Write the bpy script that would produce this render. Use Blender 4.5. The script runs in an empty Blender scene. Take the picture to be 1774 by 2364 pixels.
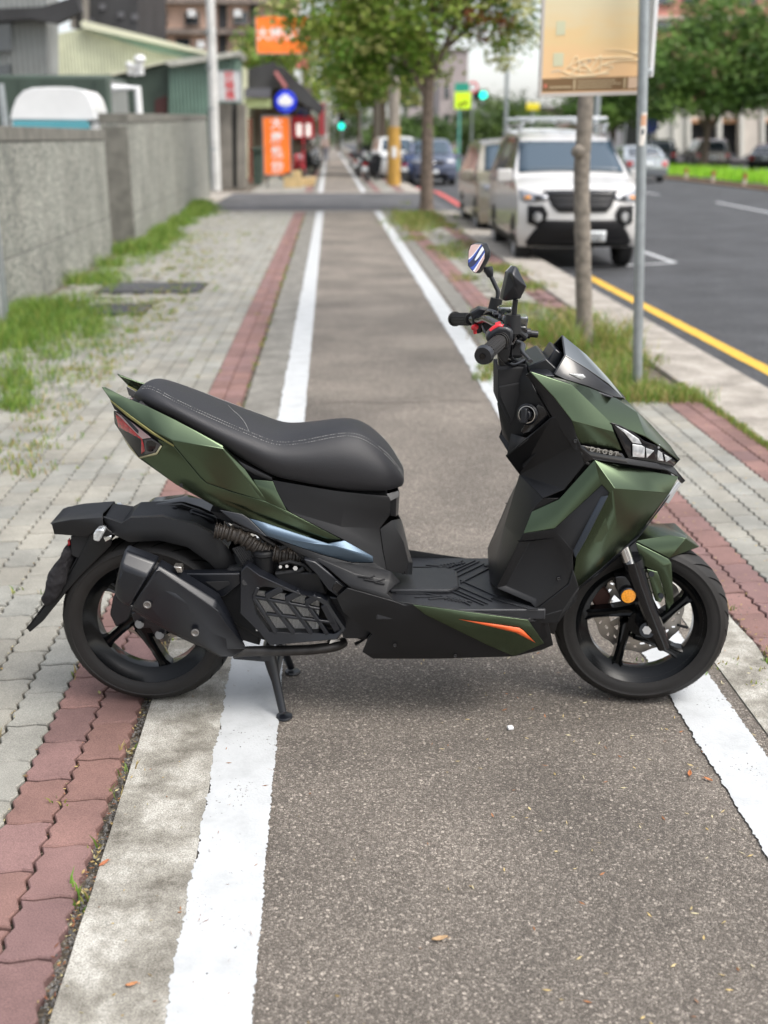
import bpy, bmesh, math, random
from mathutils import Vector, Matrix, noise
R_ = math.radians
rnd = random.Random(7)
sc = bpy.context.scene

# ---------------------------------------------------------------- camera
F, CX, CY, H, YH = 2600.0, 887.0, 1182.0, 1.54, 320.0
TILT = math.atan((CY - YH) / F)
YAW = math.atan((CX - 761) * math.cos(TILT) / F)
cam_d = bpy.data.cameras.new('camera')
cam = bpy.data.objects.new('camera', cam_d)
sc.collection.objects.link(cam)
sc.camera = cam
cam.location = (0, 0, H)
cam.rotation_euler = (math.pi / 2 - TILT, 0, -YAW)
cam_d.sensor_fit = 'HORIZONTAL'
cam_d.sensor_width = 36
cam_d.lens = F / 1774 * 36
cam_d.clip_start = 0.05
cam_d.clip_end = 3000
cam_d.dof.use_dof = True
cam_d.dof.focus_distance = 2.85
cam_d.dof.aperture_fstop = cam_d.lens / 1000 / 0.0165

# ---------------------------------------------------------------- world, sun, exposure
SUN_EL, SUN_AZ = 56, 122        # azimuth measured clockwise from +Y; a veiled sun high on the right
w = bpy.data.worlds.new('World'); sc.world = w; w.use_nodes = True
nt = w.node_tree; bg = nt.nodes['Background']
sky = nt.nodes.new('ShaderNodeTexSky'); sky.sky_type = 'NISHITA'
sky.sun_disc = False
sky.sun_elevation = R_(SUN_EL); sky.sun_rotation = R_(SUN_AZ)
sky.air_density = 1.0; sky.dust_density = 4.0; sky.ozone_density = 1.0
hs = nt.nodes.new('ShaderNodeHueSaturation'); hs.inputs['Saturation'].default_value = 0.35
nt.links.new(sky.outputs[0], hs.inputs['Color'])
# thin high cloud: the sky is brighter overhead than at the horizon
tcw = nt.nodes.new('ShaderNodeTexCoord'); sxw = nt.nodes.new('ShaderNodeSeparateXYZ'); nt.links.new(tcw.outputs['Generated'], sxw.inputs[0])
crw = nt.nodes.new('ShaderNodeValToRGB'); el_ = crw.color_ramp.elements; el_.new(.5); el_.new(.5)
for e_, (p_, v_) in zip(el_, ((0.0, 1.9), (.09, .80), (.28, .36), (.9, 1.0))): e_.position = p_; e_.color = (v_, v_, v_, 1)
nt.links.new(sxw.outputs['Z'], crw.inputs[0]); mrw = nt.nodes.new('ShaderNodeMath'); mrw.operation = 'MULTIPLY'; mrw.inputs[1].default_value = 3.0; nt.links.new(crw.outputs[0], mrw.inputs[0])
vmw = nt.nodes.new('ShaderNodeVectorMath'); vmw.operation = 'SCALE'; nt.links.new(hs.outputs[0], vmw.inputs[0]); nt.links.new(mrw.outputs[0], vmw.inputs['Scale'])
nt.links.new(vmw.outputs[0], bg.inputs[0])
bg.inputs[1].default_value = 0.15
sd = bpy.data.lights.new('sun', 'SUN'); sun = bpy.data.objects.new('sun', sd)
sc.collection.objects.link(sun)
sd.energy = 1.15; sd.angle = R_(30); sd.color = (1.0, 0.94, 0.84)
az, el = R_(SUN_AZ), R_(SUN_EL)
sdir = Vector((math.sin(az) * math.cos(el), math.cos(az) * math.cos(el), math.sin(el)))
sun.rotation_euler = sdir.to_track_quat('Z', 'Y').to_euler()
sun.location = sdir * 30
sc.view_settings.view_transform = 'Standard'; sc.view_settings.look = 'None'
sc.view_settings.exposure = 0.0; sc.view_settings.gamma = 1.0
sc.cycles.max_bounces = 6
sc.cycles.transparent_max_bounces = 6

# ---------------------------------------------------------------- pixel rays (photograph read-outs)
_f0 = (math.sin(YAW), math.cos(YAW))
_R = Vector((math.cos(YAW), -math.sin(YAW), 0))
_F = Vector((_f0[0] * math.cos(TILT), _f0[1] * math.cos(TILT), -math.sin(TILT)))
_D = Vector((-_f0[0] * math.sin(TILT), -_f0[1] * math.sin(TILT), -math.cos(TILT)))
K = 1774 / 1660
def ray(x, y): return _F + _R * ((x - CX) / F) + _D * ((y - CY) / F)
def gp(x, y, z=0.0):
    r = ray(x * K, y * K); t = (z - H) / r.z; return Vector((r.x * t, r.y * t, z))
def at(x, y, Y):
    r = ray(x * K, y * K); t = Y / r.y; return Vector((r.x * t, Y, H + r.z * t))

# ---------------------------------------------------------------- scene helpers
COL = sc.collection
def tag(o, label=None, cat=None, group=None, kind=None):
    if label: o['label'] = label
    if cat: o['category'] = cat
    if group: o['group'] = group
    if kind: o['kind'] = kind
    return o
def empty(name, loc=(0, 0, 0), rz=0.0, label=None, cat=None, group=None):
    o = bpy.data.objects.new(name, None); COL.objects.link(o)
    o.location = loc; o.rotation_euler = (0, 0, rz); o.empty_display_size = 0.1
    return tag(o, label, cat, group)
def copy_tree(o, parent=None):
    c = o.copy(); COL.objects.link(c); c.parent = parent
    for ch in list(o.children): copy_tree(ch, c)
    return c

class MB:
    def __init__(s): s.v = []; s.f = []; s.m = []
    def add(s, vs, fs, m=0):
        n = len(s.v); s.v += [tuple(p) for p in vs]
        for f in fs: s.f.append([n + i for i in f]); s.m.append(m)
        return s
    def box(s, x0, x1, y0, y1, z0, z1, m=0, M=None):
        vs = [Vector((x, y, z)) for z in (z0, z1) for (x, y) in ((x0, y0), (x1, y0), (x1, y1), (x0, y1))]
        if M: vs = [M @ p for p in vs]
        return s.add(vs, [(3, 2, 1, 0), (4, 5, 6, 7), (0, 1, 5, 4), (1, 2, 6, 5), (2, 3, 7, 6), (3, 0, 4, 7)], m)
    def prism(s, poly, off, m=0):
        n = len(poly); off = Vector(off)
        vs = [Vector(p) for p in poly] + [Vector(p) + off for p in poly]
        fs = [tuple(range(n))[::-1], tuple(range(n, 2 * n))] + [(i, (i + 1) % n, n + (i + 1) % n, n + i) for i in range(n)]
        return s.add(vs, fs, m)
    def tube(s, pts, r, n=10, m=0, caps=True, flat=1.0):
        pts = [Vector(p) for p in pts]; k = len(pts)
        rr = r if isinstance(r, (list, tuple)) else [r] * k
        up = Vector((0, 0, 1)); vs = []; pu = None
        for i, p in enumerate(pts):
            t = (pts[min(i + 1, k - 1)] - pts[max(i - 1, 0)]).normalized()
            if pu is None:
                a = up if abs(t.z) < 0.9 else Vector((0, 1, 0))
                u = t.cross(a).normalized()
            else: u = (pu - t * pu.dot(t)).normalized()
            pu = u; q = t.cross(u)
            for j in range(n):
                an = 2 * math.pi * j / n
                vs.append(p + (u * math.cos(an) + q * math.sin(an) * flat) * rr[i])
        fs = [(i * n + j, i * n + (j + 1) % n, (i + 1) * n + (j + 1) % n, (i + 1) * n + j) for i in range(k - 1) for j in range(n)]
        if caps: fs += [tuple(range(n))[::-1], tuple(range((k - 1) * n, k * n))]
        return s.add(vs, fs, m)
    def lathe(s, prof, c=(0, 0, 0), axis=(0, 1, 0), n=48, m=0, close=False):
        c = Vector(c); ax = Vector(axis).normalized()
        a = Vector((0, 0, 1)) if abs(ax.z) < 0.9 else Vector((1, 0, 0))
        u = ax.cross(a).normalized(); q = ax.cross(u)
        vs = [c + ax * h + (u * math.cos(2 * math.pi * j / n) + q * math.sin(2 * math.pi * j / n)) * r for (r, h) in prof for j in range(n)]
        k = len(prof)
        fs = [(i * n + j, i * n + (j + 1) % n, ((i + 1) % k) * n + (j + 1) % n, ((i + 1) % k) * n + j) for i in range(k if close else k - 1) for j in range(n)]
        return s.add(vs, fs, m)
    def grid(s, rows, m=0, close_u=False):
        n = len(rows[0]); vs = [p for r in rows for p in r]; k = len(rows)
        fs = [(i * n + j, i * n + j + 1, (i + 1) * n + j + 1, (i + 1) * n + j) for i in range(k - 1) for j in range(n - 1)]
        return s.add(vs, fs, m)
    def build(s, name, mat, parent=None, smooth=30, bevel=0, sub=0, solid=0, seg=2, weld=0, offset=-1, recalc=True):
        me = bpy.data.meshes.new(name); me.from_pydata(s.v, [], s.f)
        mats = mat if isinstance(mat, (list, tuple)) else [mat]
        for x in mats: me.materials.append(x)
        if len(mats) > 1:
            for p, i in zip(me.polygons, s.m): p.material_index = i
        if weld or recalc:
            bm = bmesh.new(); bm.from_mesh(me)
            if weld: bmesh.ops.remove_doubles(bm, verts=bm.verts, dist=weld)
            if recalc: bmesh.ops.recalc_face_normals(bm, faces=bm.faces)
            bm.to_mesh(me); bm.free()
        o = bpy.data.objects.new(name, me); COL.objects.link(o); o.parent = parent
        if smooth:
            me.shade_smooth()
            if not sub: me.set_sharp_from_angle(angle=R_(smooth))
        if solid:
            md = o.modifiers.new('s', 'SOLIDIFY'); md.thickness = solid; md.offset = offset
        if bevel:
            md = o.modifiers.new('b', 'BEVEL'); md.width = bevel; md.segments = seg; md.limit_method = 'ANGLE'; md.angle_limit = R_(22)
        if sub:
            md = o.modifiers.new('u', 'SUBSURF'); md.levels = sub; md.render_levels = sub
        return o

# ---------------------------------------------------------------- materials
def mat(name, col, rough=0.6, metal=0.0, coat=0.0, bump=0.0, bscale=200, var=0.0, vscale=5, spec=0.5, alpha=1.0, trans=0.0, emit=0.0, ior=None):
    m = bpy.data.materials.new(name); m.use_nodes = True
    t = m.node_tree; b = t.nodes['Principled BSDF']
    c = (*col, 1)
    b.inputs['Base Color'].default_value = c
    b.inputs['Roughness'].default_value = rough; b.inputs['Metallic'].default_value = metal
    b.inputs['Coat Weight'].default_value = coat; b.inputs['Coat Roughness'].default_value = 0.08
    b.inputs['Specular IOR Level'].default_value = spec
    b.inputs['Alpha'].default_value = alpha; b.inputs['Transmission Weight'].default_value = trans
    if ior: b.inputs['IOR'].default_value = ior
    if emit:
        b.inputs['Emission Color'].default_value = c; b.inputs['Emission Strength'].default_value = emit
    tc = t.nodes.new('ShaderNodeTexCoord')
    if var:
        n = t.nodes.new('ShaderNodeTexNoise'); n.inputs['Scale'].default_value = vscale; n.inputs['Detail'].default_value = 6
        t.links.new(tc.outputs['Object'], n.inputs['Vector'])
        mr = t.nodes.new('ShaderNodeMapRange')
        mr.inputs['From Min'].default_value = 0.3; mr.inputs['From Max'].default_value = 0.7
        mr.inputs['To Min'].default_value = 1 - var; mr.inputs['To Max'].default_value = 1 + var
        t.links.new(n.outputs['Fac'], mr.inputs['Value'])
        mx = t.nodes.new('ShaderNodeVectorMath'); mx.operation = 'SCALE'
        mx.inputs[0].default_value = col; t.links.new(mr.outputs[0], mx.inputs['Scale'])
        t.links.new(mx.outputs[0], b.inputs['Base Color'])
    if bump:
        n = t.nodes.new('ShaderNodeTexNoise'); n.inputs['Scale'].default_value = bscale; n.inputs['Detail'].default_value = 3
        t.links.new(tc.outputs['Object'], n.inputs['Vector'])
        bp = t.nodes.new('ShaderNodeBump'); bp.inputs['Strength'].default_value = bump; bp.inputs['Distance'].default_value = 0.002
        t.links.new(n.outputs['Fac'], bp.inputs['Height']); t.links.new(bp.outputs[0], b.inputs['Normal'])
    return m
def nodes(m): return m.node_tree.nodes, m.node_tree.links, m.node_tree.nodes['Principled BSDF']
def add(t, typ, **kw):
    n = t.new(typ)
    for k, v in kw.items():
        if k.startswith('i_'):
            n.inputs[k[2:].replace('_', ' ')].default_value = v
        else: setattr(n, k, v)
    return n
def ramp(t, stops, interp='LINEAR'):
    n = t.new('ShaderNodeValToRGB'); n.color_ramp.interpolation = interp
    e = n.color_ramp.elements
    while len(e) < len(stops): e.new(0.5)
    for x, (p, c) in zip(e, stops):
        x.position = p; x.color = (*c, 1) if len(c) == 3 else c
    return n
# ================================================================ GROUND
def asphalt_mat(name, c0, c1, c2, scale, bump=1.0, dist=0.002):
    m = bpy.data.materials.new(name); m.use_nodes = True
    t, L, b = nodes(m)
    tc = add(t, 'ShaderNodeTexCoord')
    nz = add(t, 'ShaderNodeTexNoise', i_Scale=60.0, i_Detail=2.0)
    L.new(tc.outputs['Object'], nz.inputs['Vector'])
    wr = add(t, 'ShaderNodeVectorMath', operation='MULTIPLY_ADD')
    wr.inputs[1].default_value = (0.006, 0.006, 0); L.new(nz.outputs['Color'], wr.inputs[0]); L.new(tc.outputs['Object'], wr.inputs[2])
    v1 = add(t, 'ShaderNodeTexVoronoi', i_Scale=scale); v1.inputs['Randomness'].default_value = 1
    L.new(wr.outputs[0], v1.inputs['Vector'])
    v2 = add(t, 'ShaderNodeTexVoronoi', i_Scale=scale * 0.42, feature='DISTANCE_TO_EDGE'); L.new(wr.outputs[0], v2.inputs['Vector'])
    v3 = add(t, 'ShaderNodeTexVoronoi', i_Scale=scale, feature='DISTANCE_TO_EDGE'); L.new(wr.outputs[0], v3.inputs['Vector'])
    big = add(t, 'ShaderNodeTexNoise', i_Scale=1.3, i_Detail=5.0); L.new(tc.outputs['Object'], big.inputs['Vector'])
    sep = add(t, 'ShaderNodeSeparateColor'); L.new(v1.outputs['Color'], sep.inputs[0])
    rp = ramp(t, [(0.0, c0), (0.45, c1), (0.85, c2), (1.0, tuple(min(1, x * 1.55) for x in c2))]); L.new(sep.outputs[0], rp.inputs[0])
    e = add(t, 'ShaderNodeMapRange'); e.inputs['From Min'].default_value = 0.0; e.inputs['From Max'].default_value = 0.16
    e.inputs['To Min'].default_value = 0.45; e.inputs['To Max'].default_value = 1.0
    L.new(v3.outputs['Distance'], e.inputs[0])
    bm_ = add(t, 'ShaderNodeMapRange'); bm_.inputs['From Min'].default_value = 0.3; bm_.inputs['From Max'].default_value = 0.7
    bm_.inputs['To Min'].default_value = 0.74; bm_.inputs['To Max'].default_value = 1.22; L.new(big.outputs['Fac'], bm_.inputs[0])
    mu = add(t, 'ShaderNodeMath', operation='MULTIPLY'); L.new(e.outputs[0], mu.inputs[0]); L.new(bm_.outputs[0], mu.inputs[1])
    sc_ = add(t, 'ShaderNodeVectorMath', operation='SCALE'); L.new(rp.outputs[0], sc_.inputs[0]); L.new(mu.outputs[0], sc_.inputs['Scale'])
    # scattered larger pebbles and broad darker stains
    vb = add(t, 'ShaderNodeTexVoronoi', i_Scale=scale * .38); L.new(wr.outputs[0], vb.inputs['Vector']); sb = add(t, 'ShaderNodeSeparateColor'); L.new(vb.outputs['Color'], sb.inputs[0])
    g1 = add(t, 'ShaderNodeMath', operation='GREATER_THAN'); g1.inputs[1].default_value = .80; L.new(sb.outputs[0], g1.inputs[0])
    g2 = add(t, 'ShaderNodeMath', operation='LESS_THAN'); g2.inputs[1].default_value = .36; L.new(vb.outputs['Distance'], g2.inputs[0])
    g3 = add(t, 'ShaderNodeMath', operation='MULTIPLY'); L.new(g1.outputs[0], g3.inputs[0]); L.new(g2.outputs[0], g3.inputs[1])
    pc = ramp(t, [(0, tuple(x * .9 for x in c1)), (.5, tuple(x * 1.15 for x in c2)), (1, tuple(x * 1.6 for x in c2))]); L.new(sb.outputs[1], pc.inputs[0])
    mb_ = add(t, 'ShaderNodeMix', data_type='RGBA'); L.new(g3.outputs[0], mb_.inputs[0]); L.new(sc_.outputs[0], mb_.inputs[6]); L.new(pc.outputs[0], mb_.inputs[7])
    st = add(t, 'ShaderNodeTexNoise', i_Scale=.9, i_Detail=7.0, i_Roughness=.62, i_Distortion=.6); L.new(tc.outputs['Object'], st.inputs['Vector'])
    sm = add(t, 'ShaderNodeMapRange'); sm.inputs['From Min'].default_value = .40; sm.inputs['From Max'].default_value = .60; sm.inputs['To Min'].default_value = .80; sm.inputs['To Max'].default_value = 1.08; L.new(st.outputs['Fac'], sm.inputs[0])
    s2 = add(t, 'ShaderNodeVectorMath', operation='SCALE'); L.new(mb_.outputs[2], s2.inputs[0]); L.new(sm.outputs[0], s2.inputs['Scale'])
    L.new(s2.outputs[0], b.inputs['Base Color'])
    hh = add(t, 'ShaderNodeMath', operation='ADD'); L.new(sep.outputs[1], hh.inputs[0])
    e2 = add(t, 'ShaderNodeMath', operation='MULTIPLY'); e2.inputs[1].default_value = 4.0; L.new(v3.outputs['Distance'], e2.inputs[0])
    L.new(e2.outputs[0], hh.inputs[1])
    bp = add(t, 'ShaderNodeBump', i_Strength=bump, i_Distance=dist); L.new(hh.outputs[0], bp.inputs['Height']); L.new(bp.outputs[0], b.inputs['Normal'])
    b.inputs['Roughness'].default_value = 0.8
    return m
def concrete_mat(name, dark, mid, light, sc1=6.0, fine=260.0, spot=0.5):
    m = bpy.data.materials.new(name); m.use_nodes = True
    t, L, b = nodes(m); tc = add(t, 'ShaderNodeTexCoord')
    n1 = add(t, 'ShaderNodeTexNoise', i_Scale=sc1, i_Detail=9.0, i_Roughness=0.68); L.new(tc.outputs['Object'], n1.inputs['Vector'])
    rp = ramp(t, [(0.32, dark), (0.48, mid), (0.62, light)]); L.new(n1.outputs['Fac'], rp.inputs[0])
    n2 = add(t, 'ShaderNodeTexNoise', i_Scale=fine, i_Detail=3.0); L.new(tc.outputs['Object'], n2.inputs['Vector'])
    mr = add(t, 'ShaderNodeMapRange'); mr.inputs['From Min'].default_value = 0.3; mr.inputs['From Max'].default_value = 0.7
    mr.inputs['To Min'].default_value = 1 - spot; mr.inputs['To Max'].default_value = 1 + spot * 0.6; L.new(n2.outputs['Fac'], mr.inputs[0])
    s_ = add(t, 'ShaderNodeVectorMath', operation='SCALE'); L.new(rp.outputs[0], s_.inputs[0]); L.new(mr.outputs[0], s_.inputs['Scale'])
    L.new(s_.outputs[0], b.inputs['Base Color']); b.inputs['Roughness'].default_value = 0.88
    bp = add(t, 'ShaderNodeBump', i_Strength=0.5, i_Distance=0.0015); L.new(n2.outputs['Fac'], bp.inputs['Height']); L.new(bp.outputs[0], b.inputs['Normal'])
    return m
M_lane = asphalt_mat('lane_asphalt', (0.135, 0.115, 0.095), (0.208, 0.180, 0.151), (0.315, 0.277, 0.235), 235.0, 0.9, 0.0018)
M_road = asphalt_mat('road_asphalt', (0.030, 0.031, 0.034), (0.050, 0.052, 0.057), (0.085, 0.087, 0.092), 120.0, 0.5, 0.002)
M_conc = concrete_mat('edging_concrete', (0.12, 0.108, 0.088), (0.27, 0.255, 0.218), (0.44, 0.425, 0.38), 7.0, 300.0, 0.55)
M_kerb = concrete_mat('kerb_concrete', (0.20, 0.18, 0.155), (0.32, 0.29, 0.25), (0.42, 0.385, 0.34), 4.0)
M_soil = concrete_mat('soil', (0.055, 0.045, 0.032), (0.115, 0.095, 0.07), (0.20, 0.17, 0.13), 14.0, 120.0, 0.8)
M_land = concrete_mat('land', (0.10, 0.09, 0.075), (0.17, 0.16, 0.14), (0.24, 0.22, 0.20), 2.0)

def paint_mat(name, col, wear=0.10):
    m = bpy.data.materials.new(name); m.use_nodes = True
    t, L, b = nodes(m); tc = add(t, 'ShaderNodeTexCoord')
    n1 = add(t, 'ShaderNodeTexNoise', i_Scale=8.0, i_Detail=8.0, i_Roughness=0.7); L.new(tc.outputs['Object'], n1.inputs['Vector'])
    n2 = add(t, 'ShaderNodeTexVoronoi', i_Scale=42.0); L.new(tc.outputs['Object'], n2.inputs['Vector'])
    cc = add(t, 'ShaderNodeSeparateColor'); L.new(n2.outputs['Color'], cc.inputs[0])
    # rare dark flecks: small distance and a rare cell
    d1 = add(t, 'ShaderNodeMath', operation='LESS_THAN'); d1.inputs[1].default_value = 0.09; L.new(n2.outputs['Distance'], d1.inputs[0])
    d2 = add(t, 'ShaderNodeMath', operation='LESS_THAN'); d2.inputs[1].default_value = 0.13; L.new(cc.outputs[0], d2.inputs[0])
    dm = add(t, 'ShaderNodeMath', operation='MULTIPLY'); L.new(d1.outputs[0], dm.inputs[0]); L.new(d2.outputs[0], dm.inputs[1])
    rp = ramp(t, [(0.3, tuple(x * (1 - wear * 2.2) for x in col)), (0.5, tuple(x * (1 - wear * .6) for x in col)), (0.68, col)]); L.new(n1.outputs['Fac'], rp.inputs[0])
    mx = add(t, 'ShaderNodeMix', data_type='RGBA'); L.new(dm.outputs[0], mx.inputs[0]); L.new(rp.outputs[0], mx.inputs[6]); mx.inputs[7].default_value = (0.03, 0.03, 0.03, 1)
    # chips where the aggregate shows through
    n4 = add(t, 'ShaderNodeTexNoise', i_Scale=150.0, i_Detail=3.0); L.new(tc.outputs['Object'], n4.inputs['Vector'])
    n5 = add(t, 'ShaderNodeTexNoise', i_Scale=5.0, i_Detail=5.0); L.new(tc.outputs['Object'], n5.inputs['Vector'])
    a5 = add(t, 'ShaderNodeMath', operation='MULTIPLY_ADD'); a5.inputs[1].default_value = .55; L.new(n5.outputs['Fac'], a5.inputs[0]); L.new(n4.outputs['Fac'], a5.inputs[2])
    g5 = add(t, 'ShaderNodeMath', operation='GREATER_THAN'); g5.inputs[1].default_value = 1.02; L.new(a5.outputs[0], g5.inputs[0])
    m5 = add(t, 'ShaderNodeMix', data_type='RGBA'); L.new(g5.outputs[0], m5.inputs[0]); L.new(mx.outputs[2], m5.inputs[6]); m5.inputs[7].default_value = (0.13, 0.12, 0.11, 1)
    L.new(m5.outputs[2], b.inputs['Base Color']); b.inputs['Roughness'].default_value = 0.6
    n3 = add(t, 'ShaderNodeTexVoronoi', i_Scale=170.0); L.new(tc.outputs['Object'], n3.inputs['Vector'])
    bp = add(t, 'ShaderNodeBump', i_Strength=0.35, i_Distance=0.0012); L.new(n3.outputs['Distance'], bp.inputs['Height']); L.new(bp.outputs[0], b.inputs['Normal'])
    return m
M_white = paint_mat('white_road_paint', (0.47, 0.485, 0.49))
M_yellow = paint_mat('yellow_road_paint', (0.72, 0.42, 0.04), 0.15)
M_red = paint_mat('red_road_paint', (0.55, 0.09, 0.08), 0.15)

def sheet(name, poly, z, m, kind='structure'):
    mb = MB().add([(x, y, z) for x, y in poly], [tuple(range(len(poly)))])
    return tag(mb.build(name, m, smooth=0), kind=kind)

sheet('ground', [(-900, -60), (900, -60), (900, 1600), (-900, 1600)], -0.16, M_land)
# raised block of the pavement (soil bed that pavers, lane and strips lie on); its right side is the kerb
bed = MB(); bed.box(-40, 2.30, -3, 26.0, -0.15, -0.022)
tag(bed.build('soil_bed', M_soil, smooth=0), kind='structure')
bed = MB(); bed.box(-40, 2.30, 35.4, 300, -0.15, -0.022)
tag(bed.build('soil_bed', M_soil, smooth=0), kind='structure')
# bike lane
def lane_block(y0, y1):
    mb = MB(); mb.box(-0.322, 1.165, y0, y1, -0.03, 0.0)
    return tag(mb.build('bike_lane', M_lane, smooth=0), kind='structure')
lane_block(-3, 26.0); lane_block(35.4, 300)
# ragged painted strips
def strip(name, m, path, wd, z, jag=0.003, step=0.012, lumps=0.0):
    mb = MB(); pts = [Vector((x, y, 0)) for x, y in path]
    L_, Rr = [], []
    for a, b in zip(pts, pts[1:]):
        d = b - a; n = max(2, int(d.length / step)); nn = Vector((-d.y, d.x, 0)).normalized()
        for i in range(n + (b is pts[-1])):
            p = a + d * (i / n)
            j1 = rnd.gauss(0, jag) + lumps * (noise.noise(Vector((p.y * 9, 1.3, 0)))) + lumps * .7 * (noise.noise(Vector((p.y * 30, 1.3, 0))))
            j2 = rnd.gauss(0, jag) + lumps * .35 * (noise.noise(Vector((p.y * 11, 7.3, 0))))
            L_.append(p + nn * (wd / 2 + j1)); Rr.append(p - nn * (wd / 2 + j2))
    k = len(L_)
    mb.add([(p.x, p.y, z) for p in L_] + [(p.x, p.y, z) for p in Rr], [(i, i + 1, k + i + 1, k + i) for i in range(k - 1)])
    return tag(mb.build(name, m, smooth=0, recalc=False), kind='structure')
def crack(pts, wd):
    P = [gp(x, y) for x, y in pts]; mb = MB(); L_, R2 = [], []
    for a, b in zip(P, P[1:]):
        n = max(3, int((b - a).length / .012)); d = (b - a).normalized(); nn = Vector((-d.y, d.x, 0))
        for i in range(n):
            q = a + (b - a) * i / n + nn * (.010 * noise.noise(Vector((a.x * 9 + i * .09, a.y, 0))) + .003 * rnd.gauss(0, 1)); w_ = wd * rnd.uniform(.3, 1.0) / 2; L_.append((*(q + nn * w_)[:2], .0025)); R2.append((*(q - nn * w_)[:2], .0025))
    k = len(L_); mb.add(L_ + R2, [(i, i + 1, k + i + 1, k + i) for i in range(k - 1)]); tag(mb.build('lane_crack', M_crack, smooth=0, recalc=False), kind='structure')
M_crack = mat('crack_dirt', (.045, .038, .03), .95)
crack([(668, 872), (760, 868), (860, 872), (960, 866), (1060, 868)], .012)
crack([(700, 640), (790, 636), (900, 642)], .014)
strip('lane_line', M_white, [(-0.245, 0.9), (-0.245, 6)], 0.158, 0.005, 0.0018, 0.006, 0.008)
strip('lane_line', M_white, [(-0.245, 6), (-0.235, 26.0)], 0.155, 0.005, 0.002, 0.05, 0.01)
strip('lane_line', M_white, [(1.042, 0.9), (1.042, 6)], 0.158, 0.005, 0.0018, 0.006, 0.004)
strip('lane_line', M_white, [(1.042, 6), (1.05, 26.0)], 0.155, 0.005, 0.002, 0.05, 0.01)
strip('lane_line', M_white, [(-0.29, 35.5), (-0.34, 140)], 0.15, 0.005, 0.002, 0.5)
strip('lane_line', M_white, [(1.02, 35.5), (1.12, 140)], 0.15, 0.005, 0.002, 0.5)
# concrete edgings beside the lane
def edging(x0, x1, y0, y1, jl, jr):
    mb = MB(); n = max(2, int((y1 - y0) / 0.05)); a, c = [], []
    for i in range(n + 1):
        y = y0 + (y1 - y0) * i / n
        a.append((x0 + jl * noise.noise(Vector((y * 6, 3, 0))), y)); c.append((x1 + jr * noise.noise(Vector((y * 6, 9, 0))), y))
    vs = [(x, y, 0.004) for x, y in a] + [(x, y, 0.004) for x, y in c] + [(x, y, -0.03) for x, y in a] + [(x, y, -0.03) for x, y in c]
    k = n + 1
    fs = [(i, i + 1, k + i + 1, k + i) for i in range(n)] + [(2 * k + i, 2 * k + i + 1, i + 1, i) for i in range(n)] + [(k + i, k + i + 1, 3 * k + i + 1, 3 * k + i) for i in range(n)]
    mb.add(vs, fs)
    return tag(mb.build('concrete_edging', M_conc, smooth=0), kind='structure')
edging(-0.535, -0.3235, 0.8, 3.35, 0.004, 0.0); edging(1.1665, 1.335, 0.8, 4.4, 0.0, 0.03)
M_conc_n = M_conc; M_conc = concrete_mat('weathered_edging_concrete', (0.115, 0.108, 0.092), (0.165, 0.157, 0.138), (0.225, 0.215, 0.19), 5.0, 200.0, 0.25)
edging(-0.535, -0.3235, 3.356, 26.0, 0.004, 0.0); edging(1.1665, 1.335, 4.406, 26.0, 0.0, 0.03)
edging(-0.535, -0.3235, 35.5, 140, 0.004, 0.0)
edging(1.1665, 1.335, 35.5, 140, 0.0, 0.03)

# interlocking pavers
def paver_mat():
    m = bpy.data.materials.new('pavers'); m.use_nodes = True
    t, L, b = nodes(m); tc = add(t, 'ShaderNodeTexCoord')
    at_ = add(t, 'ShaderNodeAttribute', attribute_name='tone', attribute_type='GEOMETRY')
    n1 = add(t, 'ShaderNodeTexNoise', i_Scale=3.0, i_Detail=8.0, i_Roughness=0.7); L.new(tc.outputs['Object'], n1.inputs['Vector'])
    n2 = add(t, 'ShaderNodeTexNoise', i_Scale=330.0, i_Detail=2.0); L.new(tc.outputs['Object'], n2.inputs['Vector'])
    mr = add(t, 'ShaderNodeMapRange'); mr.inputs['From Min'].default_value = 0.3; mr.inputs['From Max'].default_value = 0.7
    mr.inputs['To Min'].default_value = 0.66; mr.inputs['To Max'].default_value = 1.2; L.new(n1.outputs['Fac'], mr.inputs[0])
    m2 = add(t, 'ShaderNodeMapRange'); m2.inputs['From Min'].default_value = 0.3; m2.inputs['From Max'].default_value = 0.7
    m2.inputs['To Min'].default_value = 0.72; m2.inputs['To Max'].default_value = 1.25; L.new(n2.outputs['Fac'], m2.inputs[0])
    mu = add(t, 'ShaderNodeMath', operation='MULTIPLY'); L.new(mr.outputs[0], mu.inputs[0]); L.new(m2.outputs[0], mu.inputs[1])
    s_ = add(t, 'ShaderNodeVectorMath', operation='SCALE'); L.new(at_.outputs['Color'], s_.inputs[0]); L.new(mu.outputs[0], s_.inputs['Scale'])
    L.new(s_.outputs[0], b.inputs['Base Color']); b.inputs['Roughness'].default_value = 0.85
    bp = add(t, 'ShaderNodeBump', i_Strength=0.5, i_Distance=0.0012); L.new(n2.outputs['Fac'], bp.inputs['Height']); L.new(bp.outputs[0], b.inputs['Normal'])
    return m
M_pav = paver_mat()
PW, PL = 0.1165, 0.190
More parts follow.
